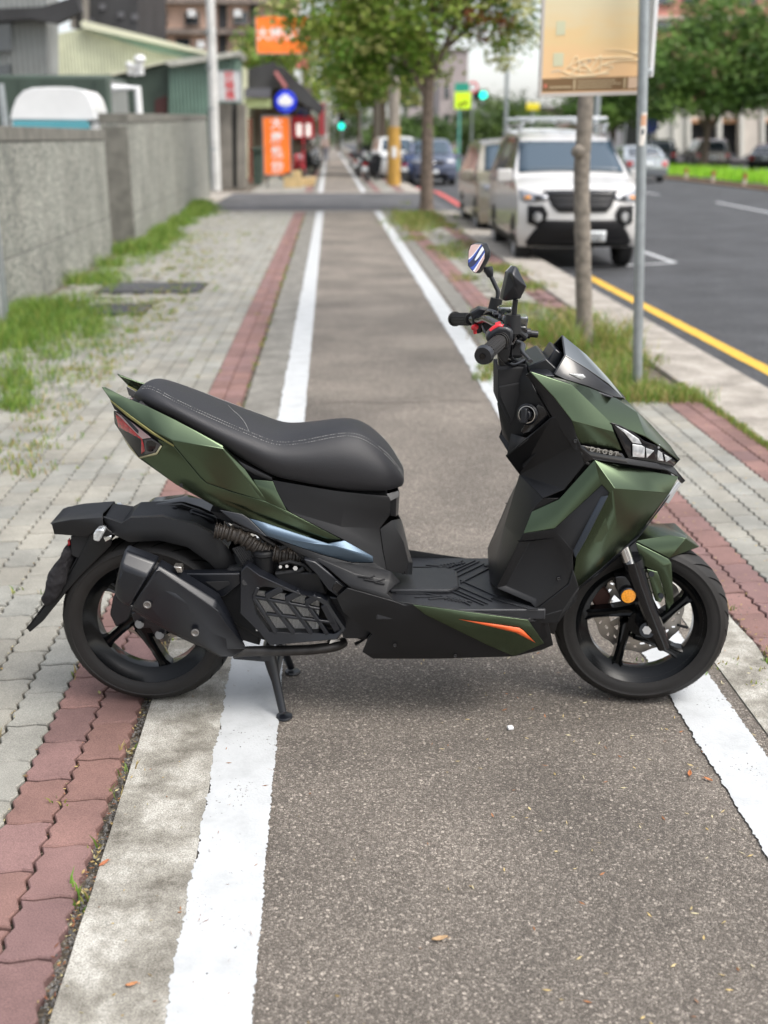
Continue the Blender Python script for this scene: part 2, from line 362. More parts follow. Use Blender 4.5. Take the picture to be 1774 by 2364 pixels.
def pavers(name, x_edges, cols, y0, y1, skip=None, skew=0.0):
    V, Fc, tone = [], [], []
    def zig(k):   # side offset along the paver, three teeth
        return (0.0065 if k % 2 else -0.0065)
    NT = 6
    for c in range(len(cols)):
        xc = x_edges + (c + 0.5) * PW
        ny = int((y1 - y0) / PL)
        for j in range(-1, ny):
            ys = y0 + j * PL + (PL / 2 if c % 2 else 0)
            if ys < y0 - .02: continue
            if skip and skip(xc, ys + PL / 2): continue
            g = 0.0033; dz = rnd.gauss(0, 0.0012); tilt = rnd.gauss(0, 0.004)
            out = []
            yb = ys + g; yt = ys + PL - g
            near = ys < 9
            def xo(y): # continuous zigzag in absolute y (period PL/3) so neighbours mesh
                ph = (y / (PL / 3)) % 1.0
                return 0.0062 * (4 * abs(ph - 0.5) - 1)
            K_ = PL / 6
            ylist = [yb] + [K_ * q for q in range(int(math.ceil(yb / K_)), int(yt / K_) + 1) if yb + .004 < K_ * q < yt - .004] + [yt]
            def ty(x): return 0.006 * math.sin((x - xc) / PW * 2 * math.pi)
            xs = [-0.5, -0.25, 0, 0.25, 0.5]
            Lf = [(xc - PW / 2 + g + xo(y), y) for y in ylist]
            Rt = [(xc + PW / 2 - g + xo(y), y) for y in ylist]
            bot = [(xc + f * (PW - 2 * g) + xo(yb) * (1), yb + 0.005 * math.sin(f * 2 * math.pi)) for f in (-0.25, 0, 0.25)]
            top = [(xc + f * (PW - 2 * g) + xo(yt) * (1), yt + 0.005 * math.sin(f * 2 * math.pi)) for f in (-0.25, 0, 0.25)]
            ring = Lf[:1] + bot + Rt + top[::-1] + Lf[1:][::-1]
            n = len(ring); b0 = len(V); ym = ys + PL / 2
            skx = skew * (ys - 3)
            ins = 0.93
            for (x, y) in ring: V.append((x + skx, y, -0.022))
            for (x, y) in ring: V.append((x + skx, y, -0.004 + dz))
            for (x, y) in ring: V.append((xc + (x - xc) * 0.94 + skx, ym + (y - ym) * 0.965, dz + tilt * (x - xc)))
            Fc += [(b0 + i, b0 + (i + 1) % n, b0 + n + (i + 1) % n, b0 + n + i) for i in range(n)]
            Fc += [(b0 + n + i, b0 + n + (i + 1) % n, b0 + 2 * n + (i + 1) % n, b0 + 2 * n + i) for i in range(n)]
            Fc.append(tuple(b0 + 2 * n + i for i in range(n)))
            base = cols[c]; k = rnd.uniform(0.88, 1.10); w_ = rnd.uniform(-.006, .006)
            tone += [(base[0] * k + w_, base[1] * k, base[2] * k - w_, 1)] * (3 * n)
    me = bpy.data.meshes.new(name); me.from_pydata(V, [], Fc); me.materials.append(M_pav)
    ca = me.color_attributes.new('tone', 'FLOAT_COLOR', 'POINT')
    ca.data.foreach_set('color', [x for q in tone for x in q])
    o = bpy.data.objects.new(name, me); COL.objects.link(o)
    return tag(o, kind='structure')
RED = (0.20, 0.115, 0.103); GRY = (0.255, 0.248, 0.217)
def skipL(x, y):
    if y > 10 and x < -2.0 and rnd.random() < 0.12: return True
    # two drain covers
    for (cx, cy, a, b_) in DRAINS:
        if abs(x - cx) < a and abs(y - cy) < b_: return True
    return False
DRAINS = [(-1.95, 12.55, 0.60, 0.52), (-2.15, 10.9, 0.45, 0.40)]
NL = 20
pavers('left_pavement', -0.565 - NL * PW, [GRY] * (NL - 2) + [RED] * 2, 1.2, 25.9, skipL)
pavers('right_pavement', 1.345, [RED, RED, GRY, GRY, GRY, GRY, RED, RED], 1.2, 25.9, lambda x, y: y > 6.9 and x > 1.55 and (y < 9.8 or rnd.random() < 0.3))
pavers('left_pavement', -0.565 - 16 * PW, [GRY] * 14 + [RED] * 2, 35.6, 60)
pavers('right_pavement', 1.345, [RED, RED, GRY, GRY, GRY, GRY, RED, RED], 35.6, 60)
for cx, cy, a, b_ in DRAINS:
    mb = MB(); mb.box(cx - a + .06, cx + a - .06, cy - b_ + .1, cy + b_ - .1, -0.02, 0.004)
    tag(mb.build('drain_cover', M_road, bevel=.004), 'dark rectangular drain cover in the left pavement, ' + ('the larger and farther one' if a > .5 else 'the smaller and nearer one'), 'drain cover')
# kerb, road, side street
mb = MB()
mb.box(2.30, 2.82, -3, 26.0, -0.15, 0.01); mb.box(2.30, 2.82, 35.4, 300, -0.15, 0.01)
tag(mb.build('kerb', M_kerb, bevel=.012), kind='structure')
mb = MB()
mb.add([(2.82, -3, -0.13), (2.82, 26.0, -0.13), (2.82, 35.4, -0.13), (2.82, 400, -0.13), (15.2, 400, -0.13), (15.2, -3, -0.13)], [(0, 1, 2, 3, 4, 5)])
tag(mb.build('road', M_road, smooth=0, recalc=False), kind='structure')
mb = MB()
mb.add([(-40, 26.0, -0.012), (2.6, 26.0, -0.012), (3.0, 26.0, -0.12), (3.0, 35.4, -0.12), (2.6, 35.4, -0.012), (-40, 35.4, -0.012)], [(0, 1, 4, 5), (1, 2, 3, 4)])
M_side = asphalt_mat('side_asphalt', (0.055, 0.055, 0.058), (0.085, 0.086, 0.090), (0.13, 0.13, 0.132), 90.0, 0.5, 0.002)
tag(mb.build('side_street', M_side, smooth=0, recalc=False), kind='structure')
lipm = MB(); lipm.box(-40, 2.6, 25.92, 26.25, -.03, .006); lipm.box(-40, 2.6, 35.15, 35.5, -.03, .006); lipm.box(-40, -2.9, 26.25, 35.15, -.03, -.004)
tag(lipm.build('concrete_lip', M_kerb, bevel=.004), kind='structure')
def rl(name, m, pts, wd): strip(name, m, pts, wd, -0.126, 0.002, 0.15)
def rp(x, y): p = gp(x, y, -0.126); return (p.x, p.y)
ya, yb_ = rp(1660, 798), rp(1262, 592)
rl('yellow_line', M_yellow, [(ya[0], 4.5), yb_], 0.13)
rl('parking_line', M_white, [rp(1175, 583), rp(1458, 567)], 0.10)
rl('parking_line', M_white, [rp(1458, 567), rp(1385, 541)], 0.10)
rl('lane_dash', M_white, [rp(1680, 462), rp(1548, 436)], 0.14)
rl('lane_dash', M_white, [rp(1424, 420), rp(1395, 415)], 0.14)
strip('red_line', M_red, [rp(1004, 450), rp(975, 432), rp(945, 415), rp(900, 405)], 0.2, -0.115, 0.002, 0.2)
# ================================================================ SCOOTER
CR = {'A': (200, 840, 760 / 1660), 'B': (40, 1140, 620 / 1660), 'C': (500, 1160, 760 / 1660), 'D': (1100, 960, 600 / 1660),
      'E': (1180, 1200, 520 / 1660), 'F': (1020, 540, 420 / 1660), 'G': (1000, 520, 774 / 1660)}
Pr = gp(350 / K, 1603 / K); Pf = gp(1476 / K, 1606 / K)
S_O = (Pr + Pf) / 2; S_ex = (Pf - Pr).normalized(); S_ey = Vector((-S_ex.y, S_ex.x, 0)); S_rz = math.atan2(S_ex.y, S_ex.x)
WB = (Pf - Pr).length
def S(c, u, v, w=0.0):
    """side-view read-out -> scooter coordinates (x forward, y left, z up); w = distance right of the scooter's mid-plane"""
    x0, y0, k = CR[c]; r = ray(x0 + u * k, y0 + v * k)
    n = S_ey; O = S_O - S_ey * w
    C0 = Vector((0, 0, H)); t = (O - C0).dot(n) / r.dot(n); Q = C0 + r * t - S_O
    return Vector((Q.dot(S_ex), Q.dot(S_ey), Q.z))
def mir(p): return Vector((p[0], -p[1], p[2]))
scoot = empty('scooter', S_O, S_rz, 'matte green and black scooter parked on its centre stand across the bike lane', 'scooter')

def car_paint(name, col, rough, metal, coat=0.0):
    m = mat(name, col, rough, metal, coat)
    t, L, b = nodes(m); tc = add(t, 'ShaderNodeTexCoord')
    v = add(t, 'ShaderNodeTexVoronoi', i_Scale=1500.0); L.new(tc.outputs['Object'], v.inputs['Vector'])
    n = add(t, 'ShaderNodeTexNoise', i_Scale=7.0, i_Detail=6.0); L.new(tc.outputs['Object'], n.inputs['Vector'])
    mr = add(t, 'ShaderNodeMapRange'); mr.inputs['To Min'].default_value = rough - 0.015; mr.inputs['To Max'].default_value = rough + 0.02
    L.new(n.outputs['Fac'], mr.inputs[0]); L.new(mr.outputs[0], b.inputs['Roughness'])
    return m
M_green = car_paint('green_satin_paint', (0.084, 0.112, 0.070), 0.22, 0.95, .0)
M_black = mat('black_plastic', (0.0065, 0.0066, 0.0075), 0.42, bump=0.12, bscale=900, spec=0.36, var=0.12, vscale=9)
M_black2 = mat('satin_black', (0.0065, 0.0075, 0.0105), 0.31, bump=0.05, bscale=900, spec=0.5, var=0.15, vscale=12)
M_gloss = mat('gloss_black', (0.006, 0.006, 0.007), 0.13, spec=0.6, var=0.2, vscale=20)
M_groove = mat('groove_black', (.0015, .0015, .0015), .9, spec=.1)
M_rimp = mat('rim_black', (0.003, 0.0035, 0.004), 0.15, spec=0.25, var=0.2, vscale=20)
M_dark = mat('dark_recess', (0.010, 0.010, 0.011), 0.75)
M_seat = mat('seat_vinyl', (0.0125, 0.0125, 0.0150), 0.52, bump=0.35, bscale=700, spec=0.5, var=0.10, vscale=6)
M_rubber = mat('tyre_rubber', (0.015, 0.0138, 0.013), 0.6, spec=.35, bump=0.2, bscale=500, var=0.25, vscale=8)
M_floor = mat('rubber_mat', (0.018, 0.019, 0.022), 0.45, bump=0.3, bscale=600, var=0.15, vscale=14)
M_steel = mat('brushed_steel', (0.50, 0.47, 0.43), 0.33, 0.95, bump=0.15, bscale=300, var=0.15, vscale=25)
M_chrome = mat('chrome', (0.75, 0.75, 0.75), 0.12, 1.0)
M_blue = mat('silver_blue_paint', (0.080, 0.112, 0.148), 0.32, 0.75)
M_stitch = mat('white_stitching', (0.26, 0.26, 0.25), 0.8)
M_amber = mat('amber_reflector', (0.80, 0.30, 0.015), 0.2, coat=0.6, bump=0.6, bscale=420, var=0.25, vscale=160)
M_redlens = mat('red_lens', (0.35, 0.008, 0.015), 0.12, coat=0.8, var=0.5, vscale=90)
M_clear = mat('clear_lens', (0.6, 0.62, 0.63), 0.10, metal=0.55, coat=1.0, var=0.35, vscale=60)
M_orange = mat('orange_decal', (0.75, 0.12, 0.03), 0.4)
M_redbtn = mat('red_plastic', (0.60, 0.02, 0.03), 0.35)
M_smoke = mat('smoked_screen', (0.012, 0.018, 0.015), 0.04, coat=1.0, spec=1.0, ior=1.9)
M_hose = mat('rubber_hose', (0.035, 0.028, 0.022), 0.5, var=0.2, vscale=40)
M_pipe = mat('sooty_pipe', (0.045, 0.042, 0.040), 0.42, 0.6, var=0.3, vscale=30)
M_fin = mat('radiator_fins', (0.80, 0.78, 0.74), 0.5, 0.0)

def panel(name, crop, pts, faces, m, parent=None, mirror=True, thick=0.004, bevel=0.0025, smooth=28, seg=2):
    """pts: (u, v, w) read-outs; the surface and its twin on the left side"""
    P = [S(*( (p[3] if len(p) > 3 else crop), p[0], p[1], p[2])) for p in pts]
    mid_ = mirror and any(abs(p.y) < 1e-3 for p in P)
    mb = MB().add(P, faces)
    if mid_: mb.add([mir(p) for p in P], [tuple(reversed(f)) for f in faces])
    def fin(b_): return orient(b_.build(name, m, parent or scoot, smooth=smooth, bevel=bevel, solid=thick, seg=seg, weld=0.0004, recalc=False, offset=-1))
    o = fin(mb)
    if mirror and not mid_: fin(MB().add([mir(p) for p in P], [tuple(reversed(f)) for f in faces]))
    return o
def orient(o):
    """make each face of a side panel look away from the scooter's inside, so that thickness grows inwards"""
    me = o.data; bm = bmesh.new(); bm.from_mesh(me)
    for f in bm.faces:
        c = f.calc_center_median(); d = Vector((0.25 * (c.x - 0.1) * 0, c.y, 0.12 if c.z > 0.2 else 0.02))
        if f.normal.dot(d) < 0: f.normal_flip()
    bm.to_mesh(me); bm.free()
    me.shade_smooth(); me.set_sharp_from_angle(angle=R_(28))
    return o
def plate(name, crop, poly, w0, w1, m, parent=None, mirror=False, bevel=0.003, smooth=30, seg=2):
    """prism between two lateral offsets, outline read at the outer one"""
    P = [S(p[2] if len(p) > 2 else crop, p[0], p[1], w0) for p in poly]
    mb = MB().prism(P, (0, (w0 - w1), 0))
    if mirror: MB().prism([mir(p) for p in P], (0, -(w0 - w1), 0)).build(name, m, parent or scoot, smooth=smooth, bevel=bevel, seg=seg)
    return mb.build(name, m, parent or scoot, smooth=smooth, bevel=bevel, seg=seg)
def stube(name, crop, pts, r, m, parent=None, n=12, flat=1.0):
    P = [S(p[3] if len(p) > 3 else crop, *p[:3]) for p in pts]
    return MB().tube(P, r, n, flat=flat).build(name, m, parent or scoot, smooth=40)
def cr(P, n=6):
    """Catmull-Rom through points"""
    out = []
    for i in range(len(P) - 1):
        a, b, c, d = P[max(i - 1, 0)], P[i], P[i + 1], P[min(i + 2, len(P) - 1)]
        for k in range(n):
            t = k / n
            out.append(0.5 * ((2 * b) + (c - a) * t + (2 * a - 5 * b + 4 * c - d) * t * t + (3 * b - a - 3 * c + d) * t ** 3))
    return out + [P[-1]]

# ---------------------------------------------------------------- wheels
def wheel(cx, R, wd, a0, steer, disc_r, discw):
    root = empty('wheel', (cx, 0, R), R_(steer)); root.parent = scoot
    prof = [(R * .745, -.36), (R * .74, -.42), (R * .78, -.47), (R * .80, -.485), (R * .84, -.50), (R * .868, -.501), (R * .875, -.512), (R * .885, -.512), (R * .892, -.495), (R * .925, -.462), (R * .945, -.42), (R * .978, -.29), (R * .994, -.14), (R, 0)]
    prof = [(r, h * wd) for r, h in prof]; full = prof + [(r, -h) for r, h in prof[::-1][1:]]
    full += [(R * .70, .30 * wd), (R * .70, -.30 * wd)]
    mb = MB().lathe(full, n=120, close=True)
    # tread grooves: thin dark curved cuts laid as shallow ribs of shadow
    ty = mb.build('tyre', M_rubber, root, smooth=35)
    g = MB()
    for k in range(26):
        for sd_ in (-1, 1):
            a = 2 * math.pi * (k + (0.5 if sd_ > 0 else 0)) / 26
            Lp, Rp = [], []
            for i in range(9):
                f = i / 8; h = (0.05 + 0.40 * f) * wd
                # radius on the profile
                for (r1, h1), (r2, h2) in zip(prof[::-1], prof[::-1][1:]):
                    if -h1 <= h <= -h2 + 1e-6: r = r1 + (r2 - r1) * (h + h1) / (h1 - h2 if h1 != h2 else 1); break
                aa = a + 0.20 * f + 0.05 * f * f; dw = 0.021 * (1 - .5 * f) if f < .9 else .002
                for lst, s_ in ((Lp, -1), (Rp, 1)):
                    an = aa + s_ * dw
                    lst.append(Vector(((r + .0012) * math.cos(an), sd_ * h, (r + .0012) * math.sin(an))))
            g.grid([Lp, Rp])
    g.build('tread_groove', M_groove, ty, smooth=0)
    rb = MB()
    w2 = 0.36 * wd
    ri = R * .60
    rb.lathe([(R * .755, w2), (R * .765, w2 + .004), (R * .745, w2 + .006), (R * .725, w2 + .001), (R * .715, w2 - .010), (R * .705, w2 - .011), (R * .70, w2 - .016), (R * .68, w2 - .017), (R * .675, w2 - .013), (R * .655, w2 - .014), (R * .65, w2 - .021), (R * .628, w2 - .022), (R * .622, w2 - .018), (ri + .002, w2 - .020), (ri, w2 - .026),
              (ri, -w2 + .024), (R * .635, -w2 + .02), (R * .68, -w2 + .012), (R * .745, -w2 - .005), (R * .765, -w2 - .003), (R * .755, -w2)], n=96)
    rb.lathe([(0.0, .036), (.02, .036), (.034, .030), (.036, -.02), (.036, -.036), (0, -.036)], n=32)
    rb.lathe([(0.050, .012), (.052, .016), (.058, .010), (.058, -.012), (.05, -.014)], n=32, close=True)
    for k in range(5):
        a = R_(a0 + 72 * k); d = Vector((math.cos(a), 0, math.sin(a))); t = Vector((-d.z, 0, d.x))
        r0, r1 = .026, ri + .008
        secs = []
        a2 = a - R_(62); P0 = Vector((math.cos(a2), 0, math.sin(a2))) * .036; P1 = d * r1; ln = (P1 - P0); t = Vector((-ln.z, 0, ln.x)).normalized()
        for (f, hw, d0, d1) in ((0, .021, .030, -.022), (.25, .0155, .028, -.020), (.55, .0125, .025, -.018), (.85, .0135, .022, -.018), (1.0, .021, .020, -.018)):
            c = P0 + ln * f
            secs.append([c + t * hw + Vector((0, d1, 0)), c + t * hw + Vector((0, d0 - .007, 0)), c + t * hw * .62 + Vector((0, d0, 0)), c + t * hw * .30 + Vector((0, d0 - .004, 0)),
                         c - t * hw * .30 + Vector((0, d0 - .004, 0)), c - t * hw * .62 + Vector((0, d0, 0)), c - t * hw + Vector((0, d0 - .007, 0)), c - t * hw + Vector((0, d1, 0))])
        n = 8; vs = [(p.x, -p.y, p.z) for q in secs for p in q]
        fs = [(i * n + j, i * n + (j + 1) % n, (i + 1) * n + (j + 1) % n, (i + 1) * n + j) for i in range(4) for j in range(n)]
        rb.add(vs, fs)
    rb.build('rim', M_rimp, root, smooth=35)
    # slotted brake disc on the left face
    db = MB(); NA = 96; rr = [disc_r * q for q in (.66, .78, .84, .92, 1.0)]
    yy = discw
    for side in (0, 1):
        base = len(db.v); V = []
        for i in range(NA):
            a = 2 * math.pi * i / NA; wob = 1 + .022 * math.cos(a * 12)
            for q, r in enumerate(rr): V.append((r * (wob if q == 4 else 1) * math.cos(a + q * .035), yy + side * .004, r * (wob if q == 4 else 1) * math.sin(a + q * .035)))
        Fs = []
        for i in range(NA):
            for q in range(4):
                if q in (1, 2) and i % 6 in ((1, 2) if q == 1 else (4,)) : continue
                i2 = (i + 1) % NA; Fs.append((i * 5 + q, i * 5 + q + 1, i2 * 5 + q + 1, i2 * 5 + q))
        db.add(V, Fs)
    for a in range(5):
        an = R_(a0 + 36 + 72 * a); d = Vector((math.cos(an), 0, math.sin(an))); t = Vector((-d.z, 0, d.x))
        p0, p1 = d * .03, d * disc_r * .68
        db.prism([p0 + t * .012 + Vector((0, yy, 0)), p1 + t * .009 + Vector((0, yy, 0)), p1 - t * .009 + Vector((0, yy, 0)), p0 - t * .012 + Vector((0, yy, 0))], (0, .004, 0))
    db.build('brake_disc', M_steel, root, smooth=30)
    return root
CR['P'] = (0, 0, 1.0)
XR, XF = S('P', 350, 1429).x, S('P', 1477, 1434).x
fw = wheel(XF, .2445, .110, -112, -7, .128, .052)
rw = wheel(XR, .2475, .125, -77, 0, .105, .055)

# ---------------------------------------------------------------- front suspension, fender
def fk(u, v, w): return S('E', u, v, w)
mb = MB()
for mrr in (0, 1):
    P = [fk(905, 325, .088), fk(950, 470, .090), fk(1010, 640, .092), (fk(1085, 830, .094)), fk(1130, 945, .094)]
    if mrr: P = [mir(p) for p in P]
    mb.tube(P, [.026, .024, .021, .022, .017], 10, flat=.9)
    mb.tube([P[0] + (P[0] - P[1]).normalized() * .012, P[0] + (P[1] - P[0]).normalized() * .01], .0285, 14)
    A = [fk(1005, 815, .074), fk(1005, 815, .100)]
    if mrr: A = [mir(p) for p in A]
    mb.tube(A, .021, 16)
mb.tube([fk(960, 770, .06), mir(fk(960, 770, .06))], .012, 12)
frk = mb.build('fork', M_gloss, scoot, smooth=35)
mb = MB()
for mrr in (0, 1):
    P = [fk(760, 20, .085), fk(872, 322, .087)]
    if mrr: P = [mir(p) for p in P]
    mb.tube(P, .0155, 16)
mb.build('fork_tube', M_chrome, frk, smooth=40)
mb = MB().tube([fk(1003, 815, .094), fk(1003, 815, .106)], .0125, 6)
mb.tube([fk(1003, 815, .094), fk(1003, 815, .098)], .017, 18)
mb.build('axle_bolt', M_steel, frk, smooth=20)
# caliper (left side, seen through the spokes), bracket for the reflector
mb = MB().prism([S('E', u, v, -.03) for u, v in ((600, 520), (690, 490), (740, 560), (720, 640), (620, 640), (585, 580))], (0, .05, 0))
mb.build('brake_caliper', mat('caliper_brown', (0.06, 0.022, 0.016), 0.5, .3), frk, bevel=.006)
plate('fork_bracket', 'E', [(770, 420), (850, 415), (900, 480), (900, 610), (830, 610), (780, 520)], .085, .055, M_gloss, frk, True)
mb = MB().lathe([(0, .014), (.0195, .012), (.0215, .007), (.0215, 0), (0, 0)], c=S('E', 862, 552, .088), axis=(0, -1, 0), n=40)
mb.build('reflector', M_amber, frk, smooth=40)
mb = MB().lathe([(.0205, .012), (.0235, .010), (.0235, 0), (.0205, 0)], c=S('E', 862, 552, .088), axis=(0, -1, 0), n=40)
mb.build('reflector_rim', M_gloss, frk, smooth=40)
stube('brake_hose', 'E', [(800, 60, -.05), (760, 250, -.06), (720, 420, -.055), (680, 520, -.05)], .005, M_dark, frk)
stube('valve_stem', 'E', [(1300, 795, .02), (1230, 775, .03)], .004, M_dark, fw).matrix_parent_inverse = (Matrix.Translation((XF, 0, .2445)) @ Matrix.Rotation(R_(-7), 4, 'Z')).inverted()
fen = panel('front_fender', 'E', [(918, 155, .068), (1290, 135, .064), (1385, 200, .030), (1170, 283, .075),      # near facet
      (1010, 42, .0), (1140, 62, .0), (1300, 122, .0), (930, 110, .040), (1170, 112, .048), (1392, 196, .0)],
      [(0, 8, 1, 3), (1, 2, 3), (7, 8, 0), (4, 5, 8, 7), (5, 6, 1, 8), (6, 9, 2, 1)], M_green, thick=.0035, bevel=.0025)
panel('fender_side', 'E', [(920, 168, .078), (1165, 290, .080), (1185, 320, .086), (1200, 610, .086), (1115, 725, .080), (1140, 690, .078), (1135, 545, .080), (1085, 385, .080), (985, 345, .080), (950, 265, .079)],
      [(0, 1, 2, 7, 8, 9), (2, 3, 6, 7), (3, 4, 5, 6)], M_green, fen, thick=.004, bevel=.002)
panel('fork_guard', 'E', [(1000, 362, .083), (1085, 385, .083), (1138, 555, .083), (1105, 612, .083), (1065, 600, .083)], [(0, 1, 2, 3, 4)], M_green, fen, thick=.004, bevel=.002)
mb = MB()
for u, v in ((1038, 400), (1108, 562)):
    mb.tube([S('E', u, v, .084), S('E', u, v, .089)], .0075, 16)
mb.build('fender_bolt', M_gloss, fen, smooth=30)
plate('fender_stay', 'E', [(850, 130), (925, 160), (985, 345), (1040, 560), (1110, 700), (1060, 660), (970, 480), (905, 330)], .074, .066, M_gloss, fen, True)
mb = MB(); rows = []
for k in range(25):   # inner arch of the mudguard over the tyre
    a = R_(84 + 76 * k / 24); r = .254
    rows.append([Vector((XF + r * math.cos(a), h, .2445 + r * math.sin(a) - (abs(h) * 4) ** 2 * .1)) for h in (-.055, -.03, 0, .03, .055)])
mb.grid(rows); mb.build('fender_liner', M_black, fen, solid=.003)

# ---------------------------------------------------------------- front fairing
GQ = [(480, 722, .165), (655, 764, .125), (770, 800, .110), (900, 852, .070), (955, 862, .0), (1085, 992, .0), (1178, 1092, .0), (1222, 1158, .0),   # 0-7
      (690, 790, .150), (885, 978, .150), (690, 968, .182), (897, 1022, .160), (720, 1077, .165), (938, 1117, .140),      # 8-13
      (1055, 1045, .118), (1132, 1096, .085), (1218, 1160, .015), (600, 850, .175), (1010, 925, .070)]
head = panel('front_fairing', 'G', GQ, [(0, 1, 8), (0, 8, 17), (17, 8, 10), (8, 9, 10), (10, 9, 11), (10, 11, 13, 12), (1, 2, 9, 8), (2, 3, 18, 9), (3, 4, 5, 18), (9, 18, 14), (18, 5, 15, 14), (5, 6, 15), (6, 7, 16, 15)],
      M_green, thick=.004, bevel=.003)
# black edge band of the fairing towards the rider, pocket panel, dash cover
panel('fairing_edge', 'G', [(480, 722, .163), (600, 850, .173), (690, 968, .180), (722, 1078, .166), (765, 1150, .168), (700, 1110, .170), (590, 950, .162), (520, 830, .150), (465, 745, .145)],
      [(0, 1, 7, 8), (1, 2, 6, 7), (2, 3, 5, 6), (3, 4, 5)], M_black, thick=.003)
panel('pocket_panel', 'D', [(190, 260, .10), (325, 150, .158), (478, 15, .165), (565, -10, .168), (660, 175, .172), (705, 290, .168), (560, 470, .165), (425, 525, .160), (275, 375, .05)],
      [(0, 1, 2, 8), (2, 3, 4, 8), (4, 5, 6, 8), (6, 7, 8)], M_black, thick=.005, bevel=.003)
panel('pocket_mouth', 'D', [(195, 257, .105), (222, 112, .085), (335, 146, .155)], [(0, 1, 2)], M_dark, thick=.002, bevel=0)
# steering head cover, dash column
colm = panel('dash_column', 'G', [(318, 700, .0), (325, 690, .0), (460, 690, .075), (470, 740, .10), (480, 765, .115), (322, 825, .0), (335, 845, .0), (315, 880, .0), (345, 1040, .0), (380, 1085, .09), (585, 950, .14), (510, 830, .14), (330, 690, 0), (470, 680, 0)],
      [(0, 2, 3, 4, 5), (5, 4, 11, 6), (6, 11, 10, 9, 8, 7), (12, 13, 2, 0)], M_black, thick=.004, bevel=.004)
plate('dash_gap', 'G', [(325, 800), (470, 770), (520, 840), (540, 900), (400, 1000), (330, 850)], .078, -.078, M_dark, colm)
plate('column_front', 'G', [(322, 712), (470, 700), (560, 690), (600, 745), (640, 770), (700, 800), (860, 960), (880, 1100), (700, 1180), (420, 1080), (322, 880)], .072, -.072, M_dark, colm)
panel('ignition_surround', 'G', [(432, 1020, .125), (470, 960, .125), (520, 875, .135), (550, 890, .140), (580, 950, .140), (500, 1025, .135), (450, 1035, .130)], [(0, 1, 2, 3, 4, 5, 6)], M_gloss, colm, mirror=False, thick=.012, bevel=.004)
kd = S('G', 470, 935, .13)
mb = MB().lathe([(.026, 0), (.028, .004), (.024, .008), (.019, .006), (.019, 0)], c=kd, axis=(-.45, -1, .1), n=32)
mb.build('ignition_ring', M_black2, colm, smooth=35)
mb = MB().lathe([(.0215, .007), (.0225, .009), (.0205, .0095)], c=kd, axis=(-.45, -1, .1), n=32)
mb.build('ring_marking', M_steel, colm, smooth=35)
ax = Vector((-.45, -1, .1)).normalized()
mb = MB().tube([kd, kd + ax * .022], .014, 16); Mk = Matrix.Translation(kd + ax * .028) @ ax.to_track_quat('Z', 'Y').to_matrix().to_4x4()
mb.box(-.008, .008, -.019, .019, -.008, .010, M=Mk)
mb.build('ignition_knob', M_black2, colm, smooth=35, bevel=.003)

# windscreen and instrument hood
scrn = panel('windscreen', 'G', [(645, 545, 0), (760, 640, 0), (870, 757, 0), (955, 856, 0), (655, 642, .088), (765, 708, .080), (870, 782, .060), (938, 850, .03)],
      [(0, 1, 5, 4), (1, 2, 6, 5), (2, 3, 7, 6)], M_smoke, thick=.003, bevel=.001, smooth=45)
panel('screen_side', 'G', [(655, 644, .090), (765, 712, .083), (870, 790, .064), (945, 856, .03), (900, 850, .068), (770, 797, .108), (655, 761, .122), (602, 738, .118)],
      [(0, 1, 5, 6, 7), (1, 2, 4, 5), (2, 3, 4)], M_gloss, scrn, thick=.003, bevel=.0015)
panel('screen_rim', 'G', [(640, 541, 0), (648, 548, 0), (660, 645, .090), (652, 640, .0905), (605, 738, .119), (596, 735, .118)], [(0, 1, 2, 3), (3, 2, 4, 5)], M_black2, scrn, thick=.004)
dp = MB().prism([S('G', 606, 610, .055), S('G', 648, 640, .055), S('G', 603, 738, .06), S('G', 548, 700, .06)], (0, .115, 0))
dsh = dp.build('instrument_pod', M_black2, scoot, bevel=.004)
q = [S('G', 612, 618, .05), S('G', 552, 700, .055)]
mb = MB().add([q[0] + Vector((-.003, 0, .002)), q[0] + Vector((-.003, .10, .002)), q[1] + Vector((-.003, .10, .002)), q[1] + Vector((-.003, 0, .002))], [(0, 1, 2, 3)])
mb.build('instrument_glass', mat('instrument_glass', (0.03, 0.032, 0.034), 0.04, coat=1.0, spec=1.0), dsh, solid=.002)
plate('dash_floor', 'G', [(470, 700), (560, 660), (640, 735), (760, 800), (900, 855), (700, 840), (480, 735)], .10, -.10, M_black2, dsh)
panel('dash_hood', 'G', [(480, 735, .13), (478, 715, .10), (545, 690, .085), (600, 735, .105), (602, 745, .125)], [(0, 1, 2, 3, 4)], M_black2, dsh, thick=.004)
panel('screen_marker', 'G', [(676, 735, .108), (745, 738, .104), (758, 752, .103), (735, 765, .106)], [(0, 1, 2, 3)], M_clear, scrn, thick=.004, bevel=.001)

